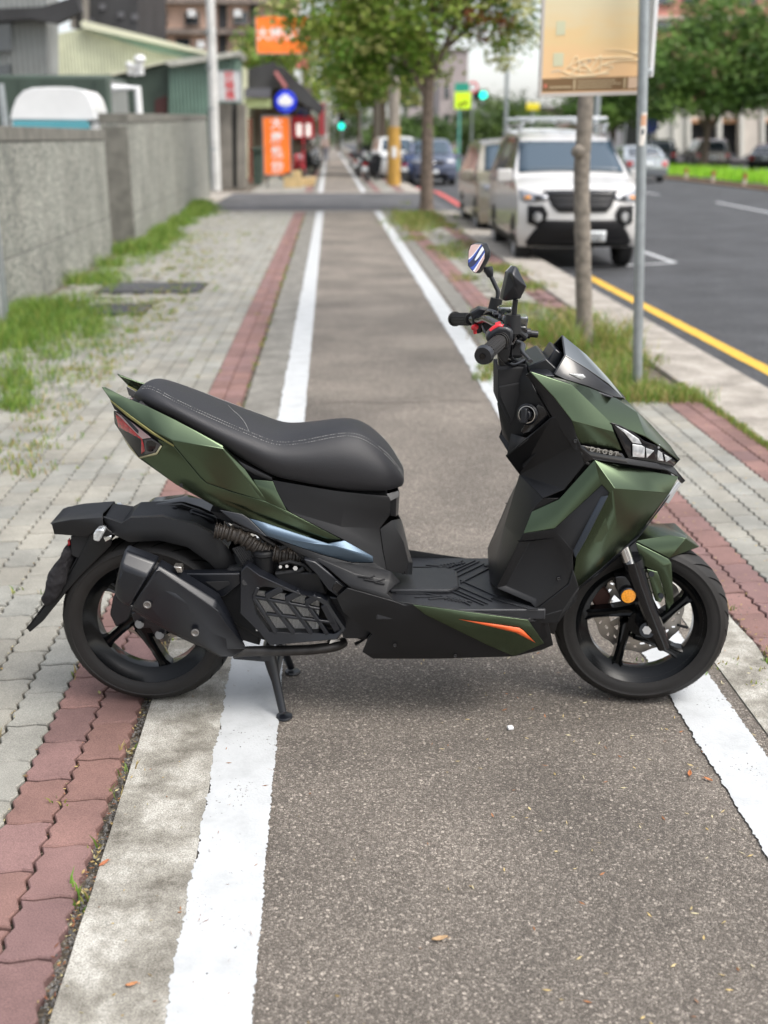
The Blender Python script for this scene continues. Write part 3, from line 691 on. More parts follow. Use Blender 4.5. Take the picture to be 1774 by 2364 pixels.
# headlight
hl = panel('headlight', 'D', [(865, 47, .152), (920, 66, .148), (1000, 110, .135), (1070, 165, .115), (1130, 188, .100), (1200, 215, .06), (1245, 228, .03), (1300, 278, .0), (1262, 325, .02), (1150, 300, .080), (975, 272, .138), (940, 200, .145)],
      [(0, 1, 11), (1, 2, 10, 11), (2, 3, 9, 10), (3, 4, 9), (4, 5, 8, 9), (5, 6, 7, 8)], M_gloss, thick=.004, bevel=.001)
panel('headlight_lens', 'D', [(885, 58, .1535), (960, 92, .146), (1040, 145, .128), (1060, 182, .124), (1000, 172, .140), (950, 110, .147),
      (1000, 180, .140), (1058, 188, .124), (1080, 200, .118), (1076, 268, .116), (1002, 262, .138), 
      (1086, 205, .115), (1140, 222, .098), (1090, 272, .112),
      (1160, 215, .082), (1190, 235, .070), (1200, 290, .066), (1160, 285, .080),
      (1205, 245, .062), (1255, 272, .030), (1215, 295, .060)],
      [(0, 1, 5), (1, 2, 3, 4, 5), (6, 7, 8, 9, 10), (11, 12, 13), (14, 15, 16, 17), (18, 19, 20)], M_clear, hl, thick=.003, bevel=.0012)
panel('position_lamp', 'D', [(1165, 183, .088), (1178, 186, .086), (1172, 212, .084), (1158, 208, .086)], [(0, 1, 2, 3)], M_white, hl, thick=.004)
panel('lens_outline', 'D', [(862, 42, .154), (925, 62, .150), (1005, 105, .137), (1075, 160, .117), (1135, 183, .101), (1243, 222, .032), (1303, 277, .0), (1296, 282, .001), (1240, 232, .034), (1130, 195, .103), (1068, 172, .118), (998, 116, .138), (920, 72, .150), (868, 54, .154)],
      [(i, i + 1, 12 - i, 13 - i) for i in range(6)], M_gloss, hl, thick=.003, bevel=.001)
panel('nose_trim', 'D', [(972, 270, .142), (1150, 300, .085), (1262, 325, .022), (1334, 415, .0), (1318, 432, .004), (1295, 388, .045), (1225, 348, .07), (960, 308, .150), (750, 278, .172), (735, 262, .168)],
      [(0, 1, 6, 7), (1, 2, 5, 6), (2, 3, 4, 5), (9, 0, 7, 8)], M_black, thick=.004)
panel('badge_strip', 'D', [(640, 180, .163), (690, 190, .165), (935, 240, .147), (972, 305, .148), (750, 280, .171), (690, 300, .169), (655, 200, .170)], [(0, 1, 4, 5, 6), (1, 2, 3, 4)], M_gloss, thick=.003)
bs = panel('badge', 'D', [(692, 194, .169), (912, 236, .153), (938, 262, .151), (715, 222, .169)], [(0, 1, 2, 3)], mat('badge_grey', (0.10, 0.095, 0.085), .3, .8), thick=.002, bevel=.001)
tx = bpy.data.curves.new('badge_letters', 'FONT'); tx.body = 'DRGBT'; tx.size = .028; tx.extrude = .0007; tx.space_character = 1.5; tx.offset = .0003
a_, b_, c_ = S('D', 722, 223, .1715), S('D', 928, 262, .1545), S('D', 712, 196, .1715)
bl = bpy.data.objects.new('badge_letters', tx); COL.objects.link(bl); bl.parent = bs
xx = (b_ - a_); zz = xx.cross(c_ - a_).normalized(); yy = zz.cross(xx.normalized())
bl.matrix_local = Matrix((( *xx.normalized(), 0), (*yy, 0), (*zz, 0), (0, 0, 0, 1))).transposed()
bl.location = a_ + zz * .0016; tx.materials.append(mat('letter_metal', (.30, .29, .27), .35, .6))
bpy.context.view_layer.update(); wid = bl.dimensions.x; bl.scale = (xx.length * .86 / max(wid, .001),) * 2 + (1,); bl.scale.y *= .9
bpy.context.view_layer.update(); me_ = bpy.data.meshes.new_from_object(bl.evaluated_get(bpy.context.evaluated_depsgraph_get())); bl2 = bpy.data.objects.new('badge_letters', me_); COL.objects.link(bl2); bl2.parent = bs; bl2.matrix_local = bl.matrix_local.copy(); bpy.data.objects.remove(bl)

# lower front fairing
FQ = [(755, 280, .170), (1296, 386, .045), (1235, 496, .080), (885, 462, .212), (850, 490, .203), (803, 440, .186), (500, 720, .178), (300, 752, .168), (355, 610, .150), (530, 530, .152),
      (1040, 762, .098), (800, 975, .108), (655, 1095, .112), (620, 1030, .150), (640, 900, .178), (900, 700, .172), (790, 880, .150), (1000, 330, .120), (1060, 478, .150)]
lf = panel('lower_fairing', 'D', FQ, [(0, 17, 18, 3), (17, 1, 2, 18), (0, 3, 4, 5), (0, 5, 6, 9), (6, 7, 8, 9), (3, 18, 15), (18, 2, 10, 15), (15, 10, 11, 16), (3, 15, 16, 14, 4), (16, 11, 12, 13, 14)], M_green, thick=.004, bevel=.004, seg=3)
panel('fairing_vent', 'D', [(803, 440, .184), (850, 490, .200), (640, 900, .176), (615, 975, .150), (617, 860, .150), (500, 722, .176)], [(0, 1, 2, 5), (5, 2, 3, 4)], M_black, lf, thick=.003)
panel('vent_fin', 'D', [(795, 517, .206), (842, 510, .214), (700, 790, .205), (632, 910, .197), (617, 862, .192), (690, 720, .200)], [(0, 1, 2, 5), (5, 2, 3, 4)], mat('slate_fin', (.045, .055, .070), .35, .5), lf, thick=.005, bevel=.002)
panel('fairing_lip', 'D', [(1235, 498, .079), (1200, 560, .070), (1020, 800, .085), (800, 1000, .095), (655, 1110, .100), (655, 1093, .113), (800, 972, .109), (1040, 760, .099)], [(0, 1, 2, 7), (7, 2, 3, 6), (6, 3, 4, 5)], M_black2, lf, thick=.003)
panel('nose_light_strip', 'D', [(1290, 420, .038), (1314, 430, .020), (1230, 562, .050), (1200, 548, .068)], [(0, 1, 2, 3)], mat('nose_strip', (0.45, 0.48, 0.5), .2, .4, 1.0), lf, thick=.004, bevel=.001)
# leg shield: outer black side skin below the pocket, recess, rider-side face
ls = panel('leg_shield', 'D', [(275, 375, .0), (425, 525, .158), (530, 528, .150), (355, 608, .150), (300, 752, .166), (275, 800, .160), (130, 1100, .150), (86, 1062, .0), (180, 700, .0)],
      [(0, 1, 3, 8), (1, 2, 3), (3, 4, 5, 8), (5, 6, 7, 8)], M_black, thick=.004)
panel('leg_shield_side', 'D', [(300, 754, .168), (500, 722, .176), (617, 860, .178), (620, 985, .176), (585, 1075, .178), (380, 1232, .186), (350, 1195, .180), (130, 1100, .152), (275, 800, .162), (480, 780, .168), (545, 1030, .172), (385, 1170, .176), (345, 800, .145), (190, 1085, .145)],
      [(0, 1, 9, 8), (1, 2, 3, 10, 9), (3, 4, 5, 11, 10), (5, 6, 7, 13, 11), (8, 13, 7), (8, 9, 12), (12, 9, 10), (12, 10, 11, 13), (8, 12, 13)], M_black, ls, thick=.004, bevel=.005, seg=3)
plate('leg_shield_core', 'D', [(470, 600), (600, 500), (640, 260), (740, 300), (850, 480), (860, 740), (720, 930), (640, 1000), (540, 1050), (400, 1180), (300, 1080)], .130, -.130, M_black, ls, bevel=.01)
plate('nose_core', 'D', [(560, 60), (900, 100), (1120, 230), (1240, 330), (1250, 400), (1190, 520), (800, 560), (430, 480), (300, 350), (300, 150)], .012, -.012, M_dark, ls, bevel=.0)
mb = MB(); P = [S('D', 300, 330, .10), S('D', 560, 30, .11), S('D', 900, 130, .10), S('D', 1180, 330, .02), S('D', 1200, 440, .03), S('D', 800, 540, .12)]
mb.grid([[p for p in P], [mir(p) for p in P]]); mb.build('fairing_inner_skin', M_dark, ls, solid=.003, recalc=False)
plate('side_corner', 'D', [(620, 985), (658, 1098), (560, 1240), (525, 1328), (330, 1328), (325, 1305), (380, 1235), (588, 1078)], .182, .150, M_black, ls, True, bevel=.003)
# ---------------------------------------------------------------- floor board and belly
# the deck plane is read at its near edge
n0, n1 = S('C', 900, 500, .205), S('C', 1585, 588, .195)
f0, f1 = S('C', 965, 300, .0), None
zd = (n0.z + n1.z) / 2
def deck(crop, u, v, z):      # point of the deck at height z seen at a read-out
    x0, y0, k = CR[crop]; r = ray(x0 + u * k, y0 + v * k); t = (z - H) / r.z
    Q = Vector((r.x * t, r.y * t, z)) - S_O; return Vector((Q.dot(S_ex), Q.dot(S_ey), z))
mb = MB()
xa, xb = n0.x - .05, n1.x + .04
mb.prism([(xa, -.200, zd - .03), (xb, -.192, zd - .03), (xb, -.192, zd - .006), (xb - .01, -.186, zd), (xa, -.194, zd)][:0] or [(xa, -.198, zd), (xb, -.192, zd), (xb, .192, zd), (xa, .198, zd)], (0, 0, -.03))
fb = mb.build('floorboard', M_floor, scoot, bevel=.004)
ribs = MB()
def rib(pts, wdt=.0045, h=.004):
    for sgn in (1, -1):
        P = [deck('C', u, v, zd) for u, v in pts]
        if sgn < 0: P = [mir(p) for p in P]
        for a, b in zip(P, P[1:]):
            d = (b - a); n_ = Vector((-d.y, d.x, 0)).normalized() * wdt / 2
            ribs.prism([a + n_, b + n_, b - n_, a - n_], (0, 0, h))
rib([(880, 440), (1130, 440), (1210, 415)]); rib([(905, 462), (1050, 462), (1290, 505)]); rib([(1000, 480), (1190, 475)]); rib([(1070, 490), (1200, 480), (1280, 520)])
rib([(1120, 425), (1350, 520)]); rib([(1140, 415), (1370, 515)]); rib([(1170, 405), (1390, 500)]); rib([(1230, 395), (1420, 480)])
for k in range(6): rib([(1150 + 18 * k, 492 + 3 * k), (1190 + 18 * k, 478 + 4 * k)], .003)
for k in range(14): rib([(1385 + 14 * k, 488 + 4 * k), (1440 + 14 * k, 478 + 5 * k)], .0035)
ribs.build('mat_ribs', M_floor, fb, smooth=0, bevel=.001)
# low centre hump with the fuel cover shape
hump = MB()
P = [deck('C', u, v, zd + .012) for u, v in ((965, 400), (1190, 420), (1222, 400), (1190, 375), (1090, 345), (965, 325))]
Pm = [deck('C', u, v, zd + .012) for u, v in ((1210, 395), (1150, 350))]
xh0, xh1 = P[0].x - .05, P[2].x
hump.prism([(xh0, -.085, zd - .002), (xh1 - .03, -.085, zd - .002), (xh1, -.06, zd - .002), (xh1, .06, zd - .002), (xh1 - .03, .085, zd - .002), (xh0, .085, zd - .002)], (0, 0, .014))
hump.build('fuel_cover', M_floor, fb, bevel=.006, seg=3)
# rear footrest shoulder rising to the engine side
panel('floor_shoulder', 'C', [(440, 250, .150), (880, 345, .150), (930, 400, .160), (900, 420, .175), (860, 460, .198), (900, 498, .203), (680, 432, .205), (640, 400, .195), (560, 330, .175), (700, 360, .185), (870, 395, .178)],
      [(0, 9, 8), (0, 1, 10, 9), (1, 2, 3, 10), (3, 4, 10), (9, 10, 4, 6, 7), (4, 5, 6), (8, 9, 7)], M_black, fb, thick=.004, bevel=.004)
mb = MB()
for pts in (((715, 372), (775, 380), (800, 372)), ((745, 388), (805, 400), (850, 388)), ((800, 405), (850, 412))):
    P = [S('C', u, v, .1885) + Vector((0, 0, .0006)) for u, v in pts]; mb.tube(P, .0022, 6)
mb.build('shoulder_marks', M_dark, fb)
# side skirts
sk = panel('side_skirt', 'C', [(660, 432, .208), (900, 500, .206), (990, 515, .205), (1290, 552, .203), (1575, 592, .196), (1605, 600, .190), (1660, 540, .182), (1700, 720, .165), (1645, 745, .160), (1500, 778, .165), (1110, 790, .165), (790, 790, .165), (735, 755, .168), (762, 690, .175), (785, 665, .184), (640, 555, .195), (605, 480, .20),
      (1045, 590, .200), (1160, 720, .182), (860, 690, .186), (950, 520, .2055)],
      [(16, 0, 1, 15), (1, 20, 15), (15, 20, 19, 14), (20, 2, 17, 19), (19, 17, 18), (17, 10, 18) if False else (17, 9, 18), (14, 19, 12, 13), (19, 18, 10, 11, 12), (18, 9, 10), (2, 3, 17), (3, 4, 5, 17), (5, 6, 7, 8, 17), (17, 8, 9)],
      M_black, thick=.004, bevel=.005, seg=3)
panel('skirt_green_panel', 'C', [(988, 516, .2075), (1290, 556, .2065), (1573, 594, .2000), (1655, 712, .170), (1500, 778, .168), (1370, 722, .184), (1160, 620, .203), (1050, 565, .2065), (1300, 640, .204)],
      [(0, 1, 8, 7), (1, 2, 8), (2, 3, 8), (3, 4, 5, 8), (5, 6, 7, 8)], M_green, sk, thick=.0035, bevel=.002)
panel('orange_stripe', 'C', [(1222, 589, .2088), (1400, 614, .2080), (1528, 633, .2030), (1552, 650, .2005), (1610, 708, .186), (1512, 657, .2030), (1400, 630, .2075)], [(0, 1, 6), (1, 2, 3, 5, 6), (3, 4, 5)], M_orange, sk, thick=.0008, bevel=0)
panel('deck_edge', 'C', [(900, 497, .206), (1575, 588, .197), (1590, 575, .190), (1610, 600, .186), (1577, 606, .196), (1290, 560, .2045), (990, 522, .2065)], [(0, 1, 4, 5, 6), (1, 2, 3, 4)], M_black, sk, thick=.003, bevel=.002)
plate('belly_core', 'C', [(700, 480), (1560, 600), (1640, 640), (1640, 730), (1500, 770), (800, 782), (750, 750), (790, 660), (650, 520)], .150, -.150, M_dark, sk, bevel=.01)
# front join between skirt and leg shield
panel('skirt_front', 'D', [(325, 1305, .187), (555, 1240, .183), (660, 1100, .160), (640, 1180, .150), (520, 1328, .165), (500, 1400, .160), (330, 1330, .19)], [(0, 1, 4, 6), (1, 2, 3, 4), (6, 4, 5)], M_black, sk, thick=.004)

# ---------------------------------------------------------------- body under the seat
ub = panel('under_seat_cover', 'A', [(935, 585, .125), (1250, 640, .120), (1525, 668, .095), (1535, 690, .093), (1530, 765, .092), (1480, 830, .098), (1495, 940, .104), (1515, 1040, .120), (1450, 1010, .135), (1300, 890, .142), (1020, 745, .142), (960, 660, .130), (1300, 720, .122), (1280, 820, .125)],
      [(0, 1, 12, 11), (1, 2, 3, 12), (3, 4, 5, 13, 12), (11, 12, 13, 10), (10, 13, 9), (13, 5, 6, 9), (9, 6, 7, 8)], M_black, thick=.004, bevel=.005, seg=3)
panel('seat_post_front', 'A', [(1518, 655, .088), (1565, 645, .050), (1580, 655, .0), (1572, 760, .0), (1560, 770, .070), (1535, 765, .090), (1482, 832, .096), (1540, 790, .080), (1600, 900, .070), (1625, 1000, .066), (1612, 1062, .070), (1515, 1042, .118), (1497, 940, .102), (1585, 780, .0), (1640, 1000, .0), (1635, 1062, .0)],
      [(0, 1, 4, 5), (1, 2, 3, 4), (6, 7, 8, 12), (12, 8, 9, 10, 11), (7, 13, 14, 9, 8), (9, 14, 15, 10)], M_black, ub, thick=.004, bevel=.003)
plate('under_seat_core', 'A', [(940, 600), (1510, 665), (1520, 760), (1480, 830), (1500, 1050), (1250, 960), (900, 760)], .09, -.09, M_dark, ub)
panel('seat_catch', 'A', [(1515, 655, .092), (1575, 640, .06), (1580, 670, .06), (1535, 692, .090)], [(0, 1, 2, 3)], mat('grey_catch', (.14, .14, .14), .4), ub, thick=.004)
# green tail
tl = panel('tail_panel', 'A', [(75, 115, .090), (95, 116, .080), (190, 165, .095), (310, 215, .110), (450, 282, .125), (690, 408, .135), (800, 530, .135), (912, 692, .138), (885, 688, .138), (740, 645, .140), (605, 600, .140), (572, 568, .140), (440, 408, .142), (330, 335, .132), (215, 255, .118), (120, 180, .100), (430, 385, .150), (690, 428, .150), (590, 500, .147)],
      [(0, 1, 2, 14, 15), (2, 3, 13, 14), (3, 4, 16, 13), (13, 16, 12), (4, 5, 17, 16), (5, 6, 17), (17, 6, 7, 8), (16, 17, 18), (12, 16, 18, 11), (18, 17, 8, 9), (11, 18, 9, 10)], M_green, thick=.005, bevel=.004, seg=3)
panel('rear_cowl', 'A', [(355, 378, .118), (440, 412, .128), (575, 575, .134), (605, 602, .135), (740, 648, .136), (905, 693, .137), (930, 705, .140), (1010, 742, .142), (1285, 886, .140), (1215, 906, .134), (1010, 850, .128), (800, 770, .120), (640, 716, .110), (450, 610, .100), (285, 492, .085), (262, 476, .085), (300, 470, .100), (378, 425, .118), (700, 690, .128), (1000, 775, .142)],
      [(0, 1, 17), (1, 2, 16, 17), (2, 3, 13, 14, 16), (3, 4, 18, 12, 13), (4, 5, 6, 18), (18, 6, 19, 11, 12), (6, 7, 19), (19, 7, 8), (19, 8, 9, 10, 11), (14, 15, 16)], M_green, tl, thick=.004, bevel=.004, seg=3)
panel('cowl_strap', 'A', [(838, 582, .128), (940, 590, .128), (960, 640, .132), (1012, 742, .143), (930, 706, .141), (905, 692, .139), (860, 630, .135)], [(0, 1, 2, 6), (6, 2, 3, 4, 5)], M_green, tl, thick=.004, bevel=.003)
panel('tail_gap', 'A', [(120, 190, .092), (330, 345, .118), (445, 412, .126), (360, 395, .110), (240, 290, .095), (140, 230, .085)], [(0, 1, 4, 5), (1, 2, 3, 4)], M_dark, tl, thick=.003)
panel('tail_edge_sheen', 'A', [(118, 182, .101), (215, 258, .119), (330, 342, .133), (440, 412, .143), (440, 420, .140), (325, 352, .130), (205, 266, .114), (122, 192, .097)], [(0, 1, 6, 7), (1, 2, 5, 6), (2, 3, 4, 5)], mat('gold_edge_sheen', (.30, .29, .12), .35, .8), tl, thick=.002, bevel=.001)  # gold sheen on the paint's edge, put in as a coloured strip
# body bulk between the panels
plate('tail_core', 'A', [(170, 225), (420, 300), (700, 440), (960, 600), (1000, 700), (1180, 870), (900, 800), (640, 700), (300, 470), (180, 330)], .085, -.085, M_dark, tl, bevel=.01)
plate('seat_base', 'A', [(260, 190), (640, 400), (940, 575), (940, 610), (860, 600), (700, 500), (440, 330), (250, 225)], .10, -.10, M_dark, tl, bevel=.006)
panel('seat_base_edge', 'A', [(760, 485, .128), (935, 572, .130), (938, 590, .130), (850, 560, .132), (800, 530, .134)], [(0, 1, 2, 3, 4)], M_black, tl, thick=.003)
# tail lamp
tp = panel('tail_lamp', 'A', [(135, 238, .078), (160, 240, .095), (330, 375, .118), (378, 408, .122), (350, 455, .112), (265, 476, .090), (200, 390, .070), (140, 300, .062), (280, 378, .118), (272, 465, .094)],
      [(0, 1, 8, 7), (1, 2, 8), (2, 3, 4, 9, 8), (8, 9, 5, 6, 7), (4, 5, 9)], M_gloss, tl, thick=.003, bevel=.0015)
panel('brake_lens', 'A', [(145, 255, .080), (175, 275, .091), (278, 380, .1185), (290, 440, .108), (275, 455, .098), (262, 400, .090), (205, 345, .078), (160, 320, .070)], [(0, 1, 7), (1, 2, 5, 6, 7), (2, 3, 4, 5)], M_redlens, tp, thick=.004, bevel=.0015)
panel('lamp_top_lens', 'A', [(140, 240, .081), (165, 245, .095), (325, 372, .120), (280, 379, .1190), (200, 300, .102)], [(0, 1, 2, 3, 4)], mat('pale_lens', (.36, .25, .25), .12, coat=1.0), tp, thick=.003, bevel=.001)
panel('lamp_side_lens', 'A', [(290, 384, .1195), (330, 380, .1195), (374, 410, .1225), (345, 448, .114), (292, 458, .102)], [(0, 1, 2, 3, 4)], mat('smoke_lens', (.035, .033, .035), .1, coat=1.0), tp, thick=.003, bevel=.001)
panel('lamp_edge', 'A', [(265, 470, .093), (350, 448, .1145), (372, 412, .1235), (380, 415, .1235), (355, 458, .1145), (268, 480, .092)], [(0, 1, 4, 5), (1, 2, 3, 4)], mat('lamp_edge', (.5, .47, .3), .25, .6), tp, thick=.002, bevel=.0)
panel('lamp_under', 'A', [(180, 345, .066), (262, 405, .088), (272, 470, .092), (262, 477, .088), (215, 425, .070), (185, 375, .060)], [(0, 1, 5), (1, 2, 3, 4, 5)], mat('lamp_under', (.40, .38, .26), .3, .5), tp, thick=.003)
# blue-silver spear and its dark wedge
sp = panel('silver_spear', 'A', [(818, 778, .142), (900, 800, .146), (1215, 905, .150), (1300, 890, .150), (1445, 972, .150), (1448, 1003, .150), (1335, 1001, .152), (1190, 962, .156), (905, 866, .158), (1150, 905, .156), (1240, 915, .157)],
      [(0, 1, 9, 8), (1, 2, 10, 9), (2, 3, 4, 10), (8, 9, 7), (9, 10, 6, 7), (10, 4, 5, 6)], M_blue, thick=.004, bevel=.003)
panel('dark_wedge', 'A', [(668, 735, .145), (785, 757, .143), (820, 780, .143), (905, 866, .158), (960, 892, .158), (850, 850, .154), (735, 792, .150)], [(0, 1, 2, 6), (2, 3, 4, 5, 6)], M_black2, sp, thick=.004)
panel('spear_lower', 'A', [(905, 868, .156), (1190, 964, .155), (1335, 1003, .152), (1450, 1005, .150), (1520, 1042, .140), (1540, 1090, .150), (1330, 1060, .168), (1180, 1010, .165), (1060, 950, .158), (960, 892, .156)], [(0, 1, 7, 8, 9), (1, 2, 6, 7), (2, 3, 4, 5, 6)], M_black, sp, thick=.004)

for nm_, crp, u, v, w_ in (('screw', 'D', 632, 160, .172), ('screw', 'C', 942, 352, .072), ('screw', 'C', 900, 720, .186), ('screw', 'C', 1205, 772, .172), ('screw', 'D', 525, 1040, .178), ('screw', 'G', 470, 742, .118), ('screw', 'A', 478, 612, .106)):
    c = S(crp, u, v, w_); MB().lathe([(0, .0015), (.0035, .003), (.0055, .0025), (.006, 0), (0, -.002)], c=c, axis=(0, -1, 0), n=16).build(nm_, M_gloss, ub, smooth=30)
# ---------------------------------------------------------------- seat
bot = [(238, 170, .035), (300, 214, .080), (450, 292, .110), (640, 402, .125), (800, 500, .130), (935, 573, .132), (1060, 606, .132), (1300, 648, .128), (1500, 652, .112), (1592, 622, .060)]
mid = [(236, 160, .042), (300, 190, .095), (452, 250, .128), (645, 350, .143), (815, 440, .150), (940, 500, .152), (1070, 520, .150), (1310, 520, .140), (1510, 560, .118), (1600, 600, .060)]
sea = [(262, 130, .032), (325, 118, .060), (455, 188, .090), (650, 277, .103), (820, 347, .112), (955, 393, .115), (1080, 388, .108), (1340, 350, .085), (1500, 440, .070), (1598, 560, .040)]
rise = [.004, .006, .010, .013, .013, .010, .010, .010, .006, .004]
B_, M_, Z_ = [cr([S('A', *p) for p in q], 5) for q in (bot, mid, sea)]
ri_ = cr([Vector((r, 0, 0)) for r in rise], 5)
rows = []
for b, m_, s_, r in zip(B_, M_, Z_, ri_):
    c = Vector((s_.x, 0, s_.z + r.x)); c1 = Vector((s_.x, s_.y * .55, s_.z + r.x * .8)); s2 = s_ * 1; um = (s_ + m_) / 2 + Vector((0, (-.010 if m_.y < 0 else 0), .004))
    inb = Vector((b.x, b.y * .8, b.z + .004))
    half = [inb, b, m_, um, s_, c1]; rows.append(half + [c] + [mir(p) for p in half[::-1]])
e0 = [Vector((rows[0][i].x - .006, rows[0][i].y * .6, (rows[0][i].z + rows[0][0].z) / 2)) for i in range(13)]
e1 = [Vector((rows[-1][i].x + .003, rows[-1][i].y * .6, (rows[-1][i].z + rows[-1][0].z) / 2)) for i in range(13)]
rows = [e0] + rows + [e1]
mb = MB().grid(rows); n = 13
mb.f.append(list(range(13))); mb.m.append(0); mb.f.append([(len(rows) - 1) * 13 + i for i in range(13)]); mb.m.append(0)
st = mb.build('seat', M_seat, scoot, smooth=60, sub=1)
bpy.context.view_layer.update()
dg = bpy.context.evaluated_depsgraph_get(); from mathutils.bvhtree import BVHTree
bv = BVHTree.FromObject(st, dg)
# stitched seams: twin dashed rows along each shoulder and the step across
stc = MB(); grv = MB()
def dashes(P, r=.0009, L=.0045, gap=.0025):
    d = 0; cur = P[0]; i = 0
    pts = []
    for a, b in zip(P, P[1:]):
        L_ = (b - a).length; t = 0
        while d < L_:
            p = a + (b - a) * (d / L_); q = a + (b - a) * min(1, (d + L) / L_); stc.tube([p, q], r, 5); d += L + gap
        d -= L_
for sgn in (1, -1):
    for off in (-.0045, .0045):
        P = []
        for s_, m_, rr_ in zip(Z_, M_, ri_):
            c1 = Vector((s_.x, s_.y * .55, s_.z + rr_.x * .8)); um = (s_ + m_) / 2 + Vector((0, -.010, .004))
            t_ = (c1 - s_).normalized() if off > 0 else (um - s_).normalized()
            p = s_ + t_ * abs(off) * 1.4
            nrm = Vector((0, -.55, .83)); p = p + nrm * -.0018
            P.append(p if sgn > 0 else mir(p))
        dense = cr(P, 3); P = []
        for p in dense:
            h = bv.find_nearest(p); P.append(h[0] + h[1] * .0004)
        P = P[8:]
        dashes(P)
    P = [(s_ + Vector((0, -.55, .83)) * .0002) for s_ in Z_[4:]]; P = P if sgn > 0 else [mir(p) for p in P]
stc.build('stitching', M_stitch, st, smooth=0)
# the step seam across the pillion pad: project a curve down on the seat
def onseat(x, y):
    h = bv.ray_cast(Vector((x, y, 2)), Vector((0, 0, -1))); return h[0] if h[0] else None
def seatpt(u, v):
    x0, y0, k = CR['A']; r = ray(x0 + u * k, y0 + v * k)
    o_ = Vector((0, 0, H)) - S_O; lo = Vector((o_.dot(S_ex), o_.dot(S_ey), H)); ld = Vector((r.dot(S_ex), r.dot(S_ey), r.z)).normalized()
    h = bv.ray_cast(lo, ld); return h[0] + h[1] * .0006 if h[0] else None
P = [seatpt(u, v) for u, v in ((818, 340), (800, 300), (770, 262), (735, 232), (714, 208), (712, 190), (728, 178), (760, 178), (800, 186))]
P = cr([p for p in P if p], 6)
stc = MB(); dashes(P); stc.build('step_stitching', M_stitch, st, smooth=0)
# left tail fin visible behind the seat is the twin of the tail panel (mirrored above)

# ---------------------------------------------------------------- engine side
eng = empty('engine', (0, 0, 0)); eng.parent = scoot
def C_(u, v, w): return S('C', u, v, w)
plate('crankcase', 'C', [(60, 330), (440, 300), (660, 440), (640, 640), (560, 700), (230, 700), (60, 600), (-60, 500)], .10, -.14, M_dark, eng, bevel=.01)
plate('cvt_case', 'B', [(740, 130), (810, 62), (1010, 50), (1240, 140), (1300, 200), (1280, 420), (1100, 640), (800, 640), (640, 500), (700, 200)], -.10, -.17, M_gloss, eng, bevel=.012, seg=3)
plate('air_box_cover', 'B', [(735, 152), (805, 72), (1020, 48), (1130, 85), (1275, 150), (1290, 250), (1150, 250), (900, 190), (760, 180)], -.05, -.13, M_gloss, eng, bevel=.010, seg=3)
plate('air_box_step', 'B', [(820, 100), (985, 82), (1010, 140), (1050, 140), (1070, 95), (1230, 150), (1240, 210), (1060, 200), (830, 160)], -.035, -.07, M_black2, eng, bevel=.008)
# radiator core with real fins
rc = plate('radiator', 'C', [(196, 440), (500, 470), (512, 640), (205, 630)], .135, .11, mat('radiator_dark', (.05, .048, .045), .5, .5), eng)
mb = MB()
for i in range(46):
    f = i / 45; a = C_(198 + f * 302, 440 + f * 32, .137); b = C_(205 + f * 305, 632 + f * 8, .137)
    mb.prism([a, b, b + Vector((.0024, 0, 0)), a + Vector((.0024, 0, 0))], (0, -.006, 0))
mb.tube([C_(200, 640, .14), C_(510, 640, .14), C_(512, 470, .14)], .005, 8)
mb.build('radiator_fins', M_fin, rc, smooth=20)
# guard
O = [(122, 345), (150, 318), (215, 368), (440, 470), (520, 478), (560, 500), (652, 640), (610, 692), (270, 722), (215, 655), (118, 560)]
I = [(180, 470), (215, 430), (240, 425), (330, 440), (420, 460), (500, 490), (542, 520), (628, 640), (596, 664), (268, 655), (200, 560)]
mb = MB(); n = len(O)
o3 = [C_(u, v, .185 if k not in (0, 1) else .165) for k, (u, v) in enumerate(O)]; i3 = [C_(u, v, .180) for u, v in I]
ob = [p + Vector((0, .045, 0)) for p in o3]; ib = [p + Vector((0, .03, 0)) for p in i3]
mb.add(o3 + i3 + ob + ib, [(k, (k + 1) % n, n + (k + 1) % n, n + k) for k in range(n)] + [(k, (k + 1) % n, 2 * n + (k + 1) % n, 2 * n + k) for k in range(n)] + [(n + k, n + (k + 1) % n, 3 * n + (k + 1) % n, 3 * n + k) for k in range(n)])
def bar(pts, hw, w=.182, dep=.014):
    P = [C_(u, v, w) for u, v in pts]
    for a, b in zip(P, P[1:]):
        d = (b - a).normalized(); nn = Vector((-d.z, 0, d.x)) * hw
        mb.prism([a + nn, b + nn, b - nn, a - nn], (0, dep, 0))
for (a, b, c) in (((330, 436), (248, 478), (390, 662)), ((420, 455), (350, 492), (480, 664)), ((505, 478), (450, 508), (560, 668))):
    bar([a, b], .009, dep=.02); bar([b, c], .0055, dep=.02)
bar([(185, 480), (520, 540)], .004); bar([(250, 565), (600, 610)], .004); bar([(210, 430), (185, 480), (300, 660)], .005)
bar([(540, 520), (610, 650)], .009)
gd = mb.build('radiator_guard', M_black2, eng, smooth=25, bevel=.0035)
mb = MB().tube([C_(145, 402, .168), C_(145, 402, .172)], .0085, 20); mb.build('guard_hole', M_dark, gd)
